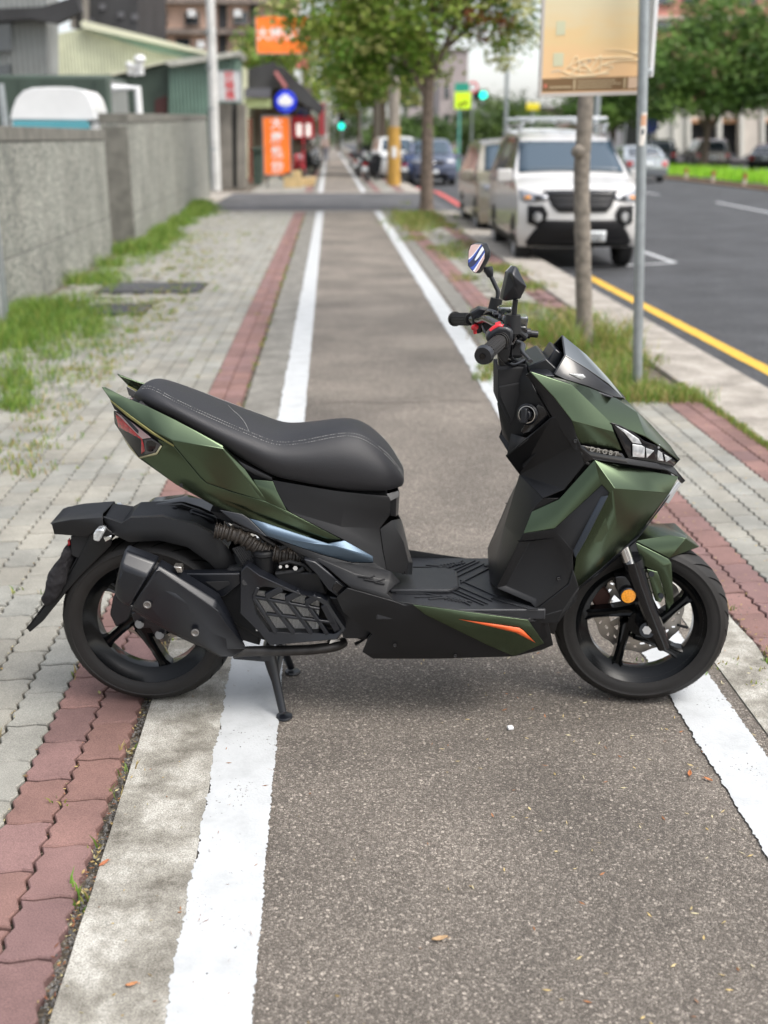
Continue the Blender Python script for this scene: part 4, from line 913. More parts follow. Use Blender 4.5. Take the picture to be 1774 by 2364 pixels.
# filler cap, covers, hoses
mb = MB().lathe([(0, .062), (.026, .062), (.031, .057), (.032, .05), (.029, .046), (.029, 0), (0, 0)], c=C_(242, 345, .11), axis=(0, 0, 1), n=32)
mb.build('filler_cap', M_black, eng, smooth=35)
plate('cylinder_cover', 'C', [(300, 350), (520, 352), (560, 470), (440, 460), (330, 420), (295, 380)], .150, .08, M_black, eng, bevel=.006)
plate('belt_cover', 'C', [(440, 285), (500, 300), (600, 380), (672, 432), (612, 480), (560, 440), (500, 360), (450, 310)], .180, .12, M_black2, eng, bevel=.004)
mb = MB().prism([C_(582, 440, .183), C_(600, 392, .183), C_(655, 430, .183), C_(618, 470, .183)], (0, .02, 0)); mb.build('cover_plug', M_gloss, eng, bevel=.003)
plate('rear_cover', 'C', [(540, 470), (640, 480), (700, 560), (790, 650), (760, 690), (640, 690), (600, 560)], .140, .06, M_black2, eng, bevel=.006)
mb = MB()
for u, v in ((323, 325), (355, 322), (398, 332)):
    mb.tube([C_(u, v, .150), C_(u, v, .156)], .0045 if u != 398 else .0065, 6)
mb.build('engine_bolts', M_steel, eng)
mb = MB()
mb.tube([C_(300, 360, .145), C_(420, 345, .15), C_(440, 330, .15)], .006, 8)
mb.tube([C_(320, 310, .14), C_(370, 298, .145), C_(440, 315, .145), C_(480, 350, .145)], .005, 8)
mb.tube([C_(320, 235, .13), C_(370, 215, .13), C_(420, 260, .13), C_(460, 300, .13)], .006, 8)
mb.tube([C_(560, 480, .13), C_(640, 590, .11), (C_(760, 680, .11))], .008, 8)
mb.tube([C_(480, 620, .10), C_(620, 640, .10), C_(750, 690, .10), C_(700, 715, .10)], .006, 8)
mb.build('engine_cables', M_dark, eng)
P = cr([S('A', u, v, .10) for u, v in ((650, 840), (700, 850), (790, 880), (860, 925), (930, 955), (1010, 968), (1085, 975))], 12)
rr = [.0205 + .0035 * (1 if (i % 5) < 2 else -.6) for i in range(len(P))]
rr = [r * (1.12 if i > 48 else 1) for i, r in enumerate(rr)]
mb = MB().tube(P, rr, 18); mb.build('intake_hose', M_hose, eng, smooth=50)
P = cr([S('A', u, v, .085) for u, v in ((735, 810), (800, 835), (860, 850), (900, 885), (965, 925))], 6)
mb = MB().tube(P, .0075, 10); mb.build('vent_hose', M_pipe, eng, smooth=50)
P = cr([S('A', u, v, .11) for u, v in ((1085, 985), (1160, 1010), (1230, 1050), (1240, 1090))], 6)
mb = MB().tube(P, .011, 10); mb.build('coolant_hose', M_black2, eng, smooth=50)
plate('frame_rail', 'A', [(620, 740), (760, 770), (1000, 880), (1100, 960), (1000, 930), (800, 840), (660, 780)], .06, -.06, M_dark, eng)
mb = MB()
for q in range(6):
    mb.tube([S('A', 740 + q * 9, 930 - q * 3, .11), S('A', 790 + q * 9, 1010 - q * 4, .11)], .0042, 6)
mb.build('shock_spring', M_dark, eng)
plate('swing_arm', 'B', [(980, 495), (1380, 492), (1385, 560), (1275, 640), (1200, 640), (1040, 520)], .120, .085, M_black2, eng, bevel=.004)
plate('swing_arm_hole', 'B', [(1160, 545), (1305, 540), (1320, 560), (1240, 603)], .1215, .1195, M_dark, eng, bevel=.004)
plate('engine_mount', 'B', [(1320, 600), (1480, 760), (1500, 940), (1360, 900), (1280, 780)], .09, .03, M_dark, eng, bevel=.004)
plate('rear_caliper', 'B', [(590, 640), (620, 600), (700, 690), (730, 700), (680, 790), (610, 830), (570, 750)], .055, .0, M_black2, eng, bevel=.006)
mb = MB()
for u, v in ((755, 805), (880, 872)):
    mb.tube([S('B', u, v, .085), S('B', u, v, .100)], .0085, 6); mb.tube([S('B', u, v, .080), S('B', u, v, .088)], .0125, 18)
mb.build('bracket_bolts', mat('dull_bracket_bolt', (.24, .23, .22), .4, .8), eng)
plate('exhaust_bracket', 'B', [(700, 740), (800, 700), (930, 830), (905, 900), (860, 900), (820, 830), (740, 840)], .085, .070, M_black2, eng, bevel=.004)

# ---------------------------------------------------------------- exhaust
ex = empty('exhaust', (0, 0, 0)); ex.parent = scoot
def sect(top, bottom, w, dep, k=.34):
    """eight-cornered section from a top and a bottom read-out"""
    a, b = S('B', *top, w), S('B', *bottom, w); e = b - a; y = Vector((0, -1, 0))
    pts = [(.0, -.55), (.0, .35), (.22, .92), (.62, 1.0), (.88, .85), (1.0, .3), (1.0, -.5), (.75, -1), (.25, -1)]
    return [a + e * f + y * (g * dep) for f, g in pts]
def loft(name, secs, m, parent, **kw):
    mb = MB(); n = len(secs[0]); mb.add([p for s_ in secs for p in s_], [(i * n + j, i * n + (j + 1) % n, (i + 1) * n + (j + 1) % n, (i + 1) * n + j) for i in range(len(secs) - 1) for j in range(n)] + [tuple(range(n))[::-1], tuple(range((len(secs) - 1) * n, len(secs) * n))])
    return mb.build(name, m, parent, **kw)
loft('muffler', [sect((880, 425), (705, 705), .185, .052), sect((1010, 500), (960, 850), .185, .056), sect((1240, 640), (1150, 940), .175, .052), sect((1330, 790), (1250, 995), .165, .040), sect((1410, 950), (1330, 1000), .15, .018)], M_black2, ex, smooth=25, bevel=.010, seg=4)
loft('end_cap', [sect((672, 330), (612, 600), .185, .050), sect((700, 345), (640, 650), .187, .054), sect((872, 408), (702, 692), .187, .055)], M_black2, ex, smooth=25, bevel=.010, seg=4)
panel('heat_shield', 'B', [(860, 478, .242), (880, 470, .236), (1245, 725, .228), (1290, 800, .215), (1420, 962, .175), (1250, 960, .200), (1130, 930, .222), (850, 790, .236), (712, 695, .240), (740, 650, .248)],
      [(0, 1, 9), (9, 1, 2, 6, 7), (9, 7, 8), (2, 3, 6), (3, 4, 5, 6)], M_black2, ex, mirror=False, thick=.005, bevel=.004, seg=3)
plate('muffler_core', 'B', [(760, 400), (920, 480), (800, 720), (680, 650)], .205, .165, M_dark, ex, bevel=.01)
mb = MB()
for u, v in ((805, 684), (1100, 857)):
    mb.lathe([(.0105, 0), (.0105, .004), (.008, .005), (.005, .003), (0, .003)], c=S('B', u, v, .243), axis=(0, -1, 0), n=24)
mb.build('shield_bolt', mat('dull_bolt', (.22, .21, .20), .4, .8), ex, smooth=30)
mb = MB().prism([S('B', u, v, .20) for u, v in ((965, 450), (1015, 455), (1020, 490), (990, 490))], (0, .03, 0)); mb.build('exhaust_clamp', M_steel, ex, bevel=.002)
P = cr([S('B', 1330, 985, .150)] + [C_(u, v, w) for u, v, w in ((150, 752, .145), (320, 748, .14), (480, 742, .13), (600, 725, .11), (640, 705, .08))], 6)
MB().tube(P, .0145, 16).build('exhaust_pipe', M_pipe, ex, smooth=50)
mb = MB().tube([C_(585, 715, .10), C_(600, 715, .115)], .018, 20); mb.build('drain_plug', M_steel, ex)

# ---------------------------------------------------------------- rear mudguard, plate holder
rf = panel('rear_hugger', 'B', [(528, 142, .060), (545, 138, .0), (645, 182, .075), (700, 148, .070), (900, 142, .072), (1100, 190, .074), (1210, 245, .074), (1310, 340, .074), (1375, 460, .074), (1310, 490, .080), (1240, 400, .082), (1100, 290, .084), (940, 215, .084), (720, 215, .084), (630, 235, .078), (560, 200, .066), (545, 260, .07), (590, 250, .078), (690, 300, .088), (880, 290, .088), (1050, 330, .088), (1190, 430, .086), (1260, 500, .084),
      (700, 138, .0), (900, 128, .0), (1100, 175, .0), (1210, 232, .0), (1310, 330, .0), (650, 170, .0)],
      [(0, 2, 14, 15), (2, 3, 13, 14), (3, 4, 12, 13), (4, 5, 11, 12), (5, 6, 10, 11), (6, 7, 10), (7, 8, 9, 10), (15, 14, 17, 16), (14, 13, 18, 17), (13, 12, 19, 18), (12, 11, 20, 19), (11, 10, 21, 20), (10, 9, 22, 21),
       (0, 1, 28, 2), (2, 28, 23, 3), (3, 23, 24, 4), (4, 24, 25, 5), (5, 25, 26, 6), (6, 26, 27, 7)], M_black, thick=.004, bevel=.003, smooth=40)
ph = panel('plate_holder', 'B', [(205, 178, .06), (212, 190, .075), (228, 250, .072), (430, 265, .075), (530, 200, .080), (526, 145, .072), (330, 160, .072), (230, 178, .070), (300, 140, .0), (530, 118, .0), (210, 175, .0)],
      [(1, 2, 3, 4, 5, 6, 7), (7, 6, 8, 10), (6, 5, 9, 8), (10, 0, 7), (0, 1, 7)], M_black, thick=.004)
panel('plate_arm', 'B', [(470, 205, .072), (520, 190, .078), (585, 240, .080), (580, 318, .074), (400, 500, .066), (300, 610, .060), (155, 790, .055), (75, 858, .050), (60, 835, .050), (150, 720, .050), (320, 500, .056), (430, 300, .066)],
      [(0, 1, 2, 3, 11), (3, 4, 10, 11), (4, 5, 10), (5, 6, 9, 10), (6, 7, 8, 9)], M_black, ph, thick=.006, bevel=.004)
mb = MB(); a = [S('B', u, v, .05) for u, v in ((430, 300), (320, 500), (150, 720), (62, 838))]; mb.grid([a, [mir(p) for p in a]]); mb.build('plate_back', M_black, ph, solid=.004, recalc=False)
plate('holder_inner', 'B', [(330, 262), (470, 235), (560, 260), (540, 330), (420, 420), (330, 380)], .055, -.055, M_dark, ph)
panel('plate_lamp', 'B', [(308, 290, .045), (325, 272, .045), (328, 320, .045), (312, 325, .045)], [(0, 1, 2, 3)], M_redlens, ph, thick=.006, mirror=False)
for sgn in (1, -1):
    base = S('B', 540, 240, .08); c = S('B', 493, 265, .120)
    if sgn > 0:
        mb = MB().prism([S('B', u, v, .118) for u, v in ((468, 250), (485, 222), (530, 218), (540, 235), (505, 300), (468, 290))], (0, .035, 0))
    else: mb = MB().prism([mir(S('B', u, v, .118)) for u, v in ((468, 250), (485, 222), (530, 218), (540, 235), (505, 300), (468, 290))], (0, -.035, 0))
    ti = mb.build('turn_signal', M_clear, ph, bevel=.004)
mb = MB().prism([S('B', u, v, .095) for u, v in ((530, 270), (580, 258), (585, 275), (545, 300))], (0, .02, 0)); mb.build('signal_bolt', M_chrome, ph, bevel=.002)
mb = MB().tube([S('B', 560, 120, -.10), S('B', 590, 95, -.14)], [.014, .010], 12); mb.build('signal_stalk', M_black2, ph, smooth=40)

# ---------------------------------------------------------------- centre stand, under pipework
mb = MB()
FN = deck('C', 335, 1078, .006); FFm = mir(FN)
for p, sgn in ((FN, 1), (mir(FN), -1)):
    top = C_(268, 775, .085); top = top if sgn > 0 else mir(top)
    midp = C_(300, 900, .105); midp = midp if sgn > 0 else mir(midp)
    f = p + Vector((0, 0, .012))
    mb.tube([top, (top + midp) / 2 + Vector((0, 0, 0)), midp, f], [.019, .017, .013, .011], 10, flat=.8)
    mb.lathe([(0, -.006), (.020, -.006), (.024, -.002), (.022, .003), (.0, .006)], c=p + Vector((.004, 0, 0)), axis=(0, 0, 1), n=20)
mb.tube([C_(300, 870, .10), mir(C_(300, 870, .10))], .010, 10)
mb.tube([C_(250, 775, .11), mir(C_(250, 775, .11))], .016, 12)
mb.tube([C_(262, 790, .06), C_(90, 775, .06)], .009, 8)
mb.build('centre_stand', M_black2, scoot, smooth=40)

# ---------------------------------------------------------------- handlebar
hb = empty('handlebar', (0, 0, 0)); hb.parent = scoot
def Fp(u, v, w): return S('F', u, v, w)
g0, g1 = Fp(375, 1115, .365), Fp(555, 960, .235)      # near grip
d = (g1 - g0)
mb = MB(); M_ = d.normalized()
mb.tube([g0, g0 + d * .10, g0 + d * .11, g0 + d * .16], [.0205, .0235, .0225, .0205], 28)
mb.build('bar_end_weight', mat('bar_end', (.045, .047, .052), .3, .7), hb, smooth=35)
mb = MB().tube([g0 - M_ * .001, g0 - M_ * .0025], .0075, 16); mb.build('bar_end_hole', M_gloss, hb, smooth=30)
mb = MB()
mb.tube([g0 + d * .17, g0 + d * .96], .0165, 28)
for i in range(14):
    an = 2 * math.pi * i / 14; u_ = M_.cross(Vector((0, 0, 1))).normalized(); q = M_.cross(u_)
    o_ = (u_ * math.cos(an) + q * math.sin(an)) * .0168
    mb.tube([g0 + d * .22 + o_, g0 + d * .80 + o_], .0018, 6)
for f in (.86, .93): mb.tube([g0 + d * f, g0 + d * (f + .03)], .020, 28)
mb.build('grip', M_rubber, hb, smooth=40)
h0, h1 = mir(Vector((0, 0, 0))), None
fg0, fg1 = Fp(112, 775, -.365), Fp(270, 778, -.245)
d2 = fg1 - fg0; N2 = d2.normalized(); mb = MB()
mb.tube([fg0, fg0 + d2 * .05, fg0 + d2 * .10], [.014, .0215, .0215], 24)
mb.tube([fg0 + d2 * .10, fg0 + d2 * .98], .0165, 24)
for i in range(14):
    an = 2 * math.pi * i / 14; u_ = N2.cross(Vector((0, 0, 1))).normalized(); q = N2.cross(u_)
    o_ = (u_ * math.cos(an) + q * math.sin(an)) * .0168
    mb.tube([fg0 + d2 * .16 + o_, fg0 + d2 * .9 + o_], .0018, 6)
mb.build('grip', M_rubber, hb, smooth=40)
mb = MB()   # bent bar
cs = Fp(560, 1180, .02)
bar_pts = [g1 - M_ * .03, g1 + M_ * .03, Fp(590, 900, .15), Fp(540, 840, .06), Fp(470, 800, -.02), Fp(410, 775, -.09), Fp(340, 785, -.19), fg1]
mb.tube(cr(bar_pts, 5), .0115, 14)
mb.tube([Fp(590, 1210, .02), Fp(560, 1000, .02), Fp(530, 860, .01)], [.022, .018, .016], 14)
mb.build('handle_tube', M_gloss, hb, smooth=45)
# switch housings
def pod(name, crop, poly, w0, w1, m, bevel=.008):
    return plate(name, crop, poly, w0, w1, m, hb, bevel=bevel, seg=3)
sw = pod('switch_housing', 'F', [(405, 940), (440, 890), (520, 840), (600, 845), (655, 880), (660, 960), (625, 1045), (560, 1060), (500, 1010), (420, 1000)], .245, .195, M_black2)
pod('switch_lower', 'F', [(520, 1010), (640, 1000), (620, 1110), (600, 1180), (560, 1180), (510, 1110)], .20, .16, M_black)
swf = pod('switch_housing', 'F', [(265, 720), (345, 672), (440, 690), (450, 720), (380, 745), (375, 900), (330, 915), (285, 880), (280, 790)], -.20, -.245, M_black2)
pod('switch_inner', 'F', [(375, 720), (500, 700), (510, 760), (500, 830), (440, 905), (375, 915)], -.19, -.22, M_black)
mb = MB()
mb.tube(cr([Fp(447, 888, .235), Fp(480, 858, .235), Fp(520, 838, .235), (Fp(552, 850, .235))], 4), [.006] * 12 + [.009], 10)
mb.tube([Fp(500, 850, .225), Fp(545, 835, .225)], .011, 10)
mb.build('red_switch', M_redbtn, hb, smooth=40, bevel=0)
mb = MB(); c = Fp(302, 852, -.185)
mb.lathe([(0, .014), (.006, .012), (.0085, .006), (.0085, -.008), (0, -.01)], c=c, axis=(-.5, -1, 0), n=18)
mb.tube([c + Vector((0, 0, -.004)), c + Vector((.002, 0, -.018))], .005, 8)
mb.build('horn_button', M_redbtn, hb, smooth=40)
# reservoirs
for (u0, v0, u1, v1, w_) in ((505, 650, 650, 740, -.085), (690, 735, 785, 860, .115)):
    a, b = Fp(u0, v0, w_), Fp(u1, v1, w_); cx = (a.x + b.x) / 2; rx = abs(b.x - a.x) / 2 * .95; zt, zb = a.z - .002, b.z
    mb = MB(); n = 8; secs = []
    for (z, k) in ((zb, .72), (zb + (zt - zb) * .35, .86), (zt - .010, .97), (zt - .003, .97), (zt, .9)):
        secs.append([Vector((cx + rx * k * sx, a.y + .026 * k * sy, z)) for sx, sy in ((-.7, -1), (.7, -1), (1, -.7), (1, .7), (.7, 1), (-.7, 1), (-1, .7), (-1, -.7))])
    loft('fluid_reservoir', secs, M_smoke, hb, smooth=25, bevel=.002)
    plate('reservoir_clamp', 'F', [(u0 - 40, v1 - 20), (u0 + 90, v1 - 20), (u0 + 100, v1 + 40), (u0 + 40, v1 + 60), (u0 - 30, v1 + 30)], w_ + .03, w_ - .02, M_gloss, hb, bevel=.005)
# clutter: cables, clamp, levers
mb = MB()
mb.tube(cr([Fp(385, 745, -.17), Fp(430, 700, -.13), Fp(500, 720, -.08), Fp(560, 760, -.04), Fp(600, 860, 0)], 4), .0055, 8)
mb.tube(cr([Fp(395, 780, -.17), Fp(380, 850, -.13), Fp(430, 940, -.08), Fp(540, 1050, -.03), Fp(560, 1160, 0)], 4), .0045, 8)
mb.tube(cr([Fp(640, 1000, .16), Fp(630, 1080, .13), Fp(650, 1140, .08), Fp(720, 1170, .02)], 4), .0045, 8)
mb.tube(cr([Fp(560, 1120, .13), Fp(600, 1180, .10), Fp(670, 1190, .06), Fp(760, 1150, .02)], 4), .0055, 8)
mb.tube(cr([Fp(700, 940, .10), Fp(660, 1010, .06), Fp(620, 1100, .02), Fp(600, 1190, 0)], 4), .005, 8)
mb.build('control_cables', M_gloss, hb, smooth=45)
plate('bar_clamp', 'F', [(560, 760), (660, 750), (720, 860), (790, 880), (800, 960), (740, 1000), (640, 1000), (560, 960)], .06, -.02, M_gloss, hb, bevel=.010)
plate('clamp_inner', 'F', [(520, 740), (620, 740), (640, 880), (560, 940), (520, 860)], -.02, -.10, M_gloss, hb, bevel=.010)
plate('steering_cover', 'F', [(600, 960), (740, 940), (760, 1060), (740, 1140), (600, 1140), (560, 1060)], .05, -.05, M_dark, hb, bevel=.010)
mb = MB()
mb.tube(cr([Fp(660, 870, .15), Fp(720, 900, .145), Fp(770, 940, .14)], 4), .008, 10)
mb.lathe([(0, -.02), (.013, -.02), (.013, .01), (.009, .012), (.009, .03), (0, .032)], c=Fp(770, 905, .12), axis=(1, 0, -.1), n=16)
mb.tube([Fp(760, 900, .11), Fp(845, 915, .11)], .004, 8)
mb.build('mirror_bolts', M_gloss, hb, smooth=35)
P = cr([Fp(690, 985, .17), Fp(740, 1010, .18), Fp(735, 1070, .21), (Fp(775, 1120, .235)), Fp(812, 1160, .255)], 6)
rr = [.009 - .0035 * i / len(P) for i in range(len(P))]; rr[-1] = .007; rr[-2] = .008; rr[-3] = .007
MB().tube(P, rr, 12, flat=.7).build('brake_lever', mat('lever_metal', (.075, .078, .082), .3, .8), hb, smooth=45)
P = cr([mir(Fp(690, 985, .17)), mir(Fp(740, 1010, .18)), mir(Fp(735, 1070, .21)), mir(Fp(800, 1150, .255))], 6)
MB().tube([p + Vector((-.02, 0, .02)) for p in P], .006, 10).build('brake_lever', M_gloss, hb, smooth=45)
# mirrors
mb = MB()
mb.tube([Fp(477, 715, -.19), Fp(503, 585, -.19)], [.019, .0165], 20)
mb.tube([Fp(640, 900, .19), Fp(655, 735, .19)], [.0235, .018], 20)
mb.build('mirror_boss', M_black, hb, smooth=40)
mb = MB()
mb.tube(cr([Fp(512, 590, -.19), Fp(515, 530, -.192), Fp(495, 480, -.195), Fp(450, 385, -.20)], 5), .0062, 12)
mb.tube(cr([Fp(662, 735, .19), Fp(668, 660, .19), Fp(676, 600, .192)], 5), .0066, 12)
mb.build('mirror_stalk', M_black2, hb, smooth=45)
mb = MB().tube([Fp(448, 388, -.20), Fp(428, 330, -.20), Fp(425, 300, -.20)], [.008, .014, .012], 14); mb.build('mirror_socket', M_black2, hb, smooth=40)
# far mirror: its glass looks back to the rider; read at w = -.20
face = [(262, 92), (300, 82), (370, 90), (398, 150), (395, 225), (340, 330), (312, 360), (290, 352), (235, 290), (240, 150)]
fpts = [Fp(u, v, -.20) for u, v in face]; cen = sum(fpts, Vector()) / len(fpts)
# tilt the glass: it lies in a plane facing the rider and the camera side
back = [cen + (p - cen) * .74 + Vector((.026, .040, .0)) for p in fpts]; n = len(fpts)
midr = [cen + (p - cen) * 1.05 + Vector((.013, .014, 0)) for p in fpts]
fr = [p + Vector((0, 0, 0)) for p in fpts]
for q in (fr, midr, back):
    for i, p in enumerate(q): p.y = p.y + (p.x - cen.x) * 0.12
mr_ = MB().add(fr + midr + back, [(k, (k + 1) % n, n + (k + 1) % n, n + k) for k in range(n)] + [(n + k, n + (k + 1) % n, 2 * n + (k + 1) % n, 2 * n + k) for k in range(n)] + [tuple(2 * n + k for k in range(n)), tuple(range(n))])
ms = mr_.build('mirror', M_black2, hb, smooth=35, bevel=.003)
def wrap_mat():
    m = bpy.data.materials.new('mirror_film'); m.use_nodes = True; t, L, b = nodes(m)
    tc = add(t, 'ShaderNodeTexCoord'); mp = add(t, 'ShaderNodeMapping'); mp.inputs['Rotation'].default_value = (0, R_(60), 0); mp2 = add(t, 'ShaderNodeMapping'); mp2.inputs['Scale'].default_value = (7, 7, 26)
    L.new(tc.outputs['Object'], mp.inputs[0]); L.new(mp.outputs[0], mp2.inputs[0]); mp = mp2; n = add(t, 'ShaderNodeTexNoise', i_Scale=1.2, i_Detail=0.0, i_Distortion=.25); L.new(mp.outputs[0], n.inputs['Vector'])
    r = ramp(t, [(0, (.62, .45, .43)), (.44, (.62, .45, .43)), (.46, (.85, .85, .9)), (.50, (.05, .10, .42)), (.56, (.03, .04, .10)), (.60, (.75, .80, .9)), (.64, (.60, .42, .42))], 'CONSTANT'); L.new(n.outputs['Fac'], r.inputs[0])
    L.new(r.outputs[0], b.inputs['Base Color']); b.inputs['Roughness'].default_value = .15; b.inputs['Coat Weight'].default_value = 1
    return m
nrm = (fr[3] - cen).cross(fr[0] - cen).normalized()
if nrm.y > 0: nrm = -nrm
gl = [cen + (p - Vector((0, (0), 0)) - cen) * .93 + nrm * .0035 for p in fr]
MB().add(gl, [tuple(range(n))]).build('mirror_glass', wrap_mat(), ms, smooth=0)
# near mirror shell, seen from behind: faceted
N = [(665, 290), (690, 300), (780, 480), (735, 560), (725, 590), (580, 612), (555, 595), (610, 350), (640, 355), (770, 470), (655, 375)]
w_ = [.19, .19, .19, .19, .19, .19, .19, .195, .21, .205, .215]
pp = [Fp(u, v, w) for (u, v), w in zip(N, w_)]
pp.append(Fp(668, 470, .212))
b2 = [p + Vector((-.004, .030, -.002)) for p in pp[:8]]
mm = MB().add(pp + b2, [(0, 1, 10, 8, 7) if False else (7, 0, 8), (0, 1, 10, 8), (1, 2, 9, 10), (7, 8, 11), (8, 10, 11), (10, 9, 11), (9, 2, 3), (9, 3, 11), (3, 4, 11), (4, 5, 11), (5, 6, 11), (6, 7, 11)]
     + [(k, (k + 1) % 8, 12 + (k + 1) % 8, 12 + k) for k in range(8)] + [tuple(12 + k for k in range(8))])
mo = mm.build('mirror', M_black2, hb, smooth=50, bevel=.006, seg=4)
MB().add([p + Vector((-.001, .0012, 0)) for p in b2], [tuple(range(8))]).build('mirror_glass', M_chrome, mo, smooth=0)

# ---------------------------------------------------------------- cloth over the number plate
pts = [(318, 325), (330, 400), (318, 470), (290, 560), (240, 640), (190, 705), (150, 700), (135, 660), (170, 600), (168, 540), (200, 480), (250, 420), (285, 330)]
cl_o = [S('B', u, v, .065) for u, v in pts]; cc = sum(cl_o, Vector()) / len(cl_o)
mb = MB(); rws = []
for k, (sc_, yy_) in enumerate(((.3, -.014), (.75, -.010), (1.0, .0), (1.02, .06), (1.0, .125), (.7, .135), (.2, .137))):
    rws.append([Vector((cc.x + (p.x - cc.x) * sc_, p.y + yy_, cc.z + (p.z - cc.z) * sc_)) for p in cl_o + cl_o[:1]])
mb.grid(rws); mb.f.append(list(range(len(cl_o)))); mb.m.append(0); q_ = len(mb.v) - len(cl_o) - 1; mb.f.append([q_ + i for i in range(len(cl_o))]); mb.m.append(0); cth = mb.build('cloth', mat('black_cloth', (.013, .012, .014), .95, bump=.5, bscale=300), None, smooth=60, sub=3, weld=.0003)
cth.location = S_O; cth.rotation_euler = (0, 0, S_rz)
tx_ = bpy.data.textures.new('folds', 'CLOUDS'); tx_.noise_scale = .05
md = cth.modifiers.new('d', 'DISPLACE'); md.texture = tx_; md.strength = .028; md.mid_level = .5
tag(cth, 'black cloth pulled over the number plate behind the scooter', 'cloth')
# ================================================================ SURROUNDINGS
def granite_mat():
    m = bpy.data.materials.new('granite_facing'); m.use_nodes = True; t, L, b = nodes(m); tc = add(t, 'ShaderNodeTexCoord')
    v = add(t, 'ShaderNodeTexVoronoi', i_Scale=42.0); L.new(tc.outputs['Object'], v.inputs['Vector']); sp = add(t, 'ShaderNodeSeparateColor'); L.new(v.outputs['Color'], sp.inputs[0])
    n = add(t, 'ShaderNodeTexNoise', i_Scale=1.6, i_Detail=6.0); mp = add(t, 'ShaderNodeMapping'); mp.inputs['Scale'].default_value = (1.3, 1.3, .6); L.new(tc.outputs['Object'], mp.inputs[0]); L.new(mp.outputs[0], n.inputs['Vector'])
    r = ramp(t, [(0, (.095, .105, .095)), (.4, (.19, .20, .175)), (.8, (.31, .305, .265)), (1, (.46, .445, .39))]); L.new(sp.outputs[0], r.inputs[0])
    mr = add(t, 'ShaderNodeMapRange'); mr.inputs['From Min'].default_value = .35; mr.inputs['From Max'].default_value = .65; mr.inputs['To Min'].default_value = .82; mr.inputs['To Max'].default_value = 1.10; L.new(n.outputs['Fac'], mr.inputs[0])
    s_ = add(t, 'ShaderNodeVectorMath', operation='SCALE'); L.new(r.outputs[0], s_.inputs[0]); L.new(mr.outputs[0], s_.inputs['Scale']); L.new(s_.outputs[0], b.inputs['Base Color']); b.inputs['Roughness'].default_value = .8
    return m
M_gran = granite_mat()
M_cap = mat('wall_coping', (.15, .145, .125), .9, var=.3, vscale=5, bump=.6, bscale=90)
M_joint = mat('joint_grey', (.11, .11, .10), .9)  # flat dark grey of the wall's joint grooves
M_galv = mat('galvanised_steel', (.33, .36, .37), .42, .6, var=.12, vscale=18)
def wall(name, p0, p1, th, z0, z1, label, extra=None):
    """wall along p0-p1 (near face), thickness towards -x; z1 a pair for the top"""
    p0, p1 = Vector(p0), Vector(p1); d = (p1 - p0); n_ = Vector((-d.y, d.x)).normalized() * th
    root = empty(name, (p0.x, p0.y, z0), 0, label, 'wall')
    o = Vector((p0.x, p0.y, z0))
    def seg(za, zb, out, nm, m, bv=.006, a=0.0, b=1.0):
        e = -n_.normalized() * out; q0, q1 = p0 + d * a, p0 + d * b
        c = [q0 + e, q1 + e, q1 + n_ - e, q0 + n_ - e]
        lo = [za[0], za[1], za[1], za[0]]; hi = [zb[0], zb[1], zb[1], zb[0]]
        mb = MB().add([Vector((p.x, p.y, z)) - o for p, z in zip(c, lo)] + [Vector((p.x, p.y, z)) - o for p, z in zip(c, hi)], [(3, 2, 1, 0), (4, 5, 6, 7), (0, 1, 5, 4), (1, 2, 6, 5), (2, 3, 7, 6), (3, 0, 4, 7)])
        return mb.build(nm, m, root, smooth=0, bevel=bv)
    z1a, z1b = z1; c_ = .13
    seg((.50, .50), (z1a - c_ - .012, z1b - c_ - .012), 0, 'facing', M_gran)
    seg((z0, z0), (.488, .488), .004, 'plinth', M_gran)
    seg((.485, .485), (.503, .503), -.008, 'joint', M_joint, 0)
    seg((z1a - c_ - .015, z1b - c_ - .015), (z1a - c_ + .002, z1b - c_ + .002), -.008, 'joint', M_joint, 0)
    seg((z1a - c_, z1b - c_), (z1a, z1b), .012, 'coping', M_cap)
    return root
w1 = wall('granite_wall', (-2.78, 3.5), (-3.10, 16.5), .22, -.05, (1.64, 1.66), 'low grey granite-faced wall with a dark coping, nearest at the left edge of the pavement')
w2 = wall('granite_wall', (-2.90, 17.3), (-3.36, 33.0), .40, -.05, (1.89, 2.17), 'taller grey granite wall farther along, its narrow end facing the street')
mb = MB().box(-.36, -.012, -.006, .02, .0, 1.76); o = mb.build('dark_end_plate', M_cap, w2, smooth=0); o.location = (0.005, -.012, 0.0)  # thin plate that makes the wall's end face darker
a = at(0, 430, 9.7)
cb = empty('utility_cabinet', (-2.84, 9.6, 0), 0, 'pale grey utility panel against the near granite wall at the left edge', 'cabinet')
mb = MB().box(-.14, .10, -.05, .12, 0, 1.06); mb.build('cabinet_body', mat('pale_grey_metal', (.36, .38, .38), .5, .2, var=.1, vscale=9), cb, bevel=.01)
mb = MB().box(.101, .112, -.03, .10, .15, .98); mb.build('cabinet_door', M_galv, cb, bevel=.003)

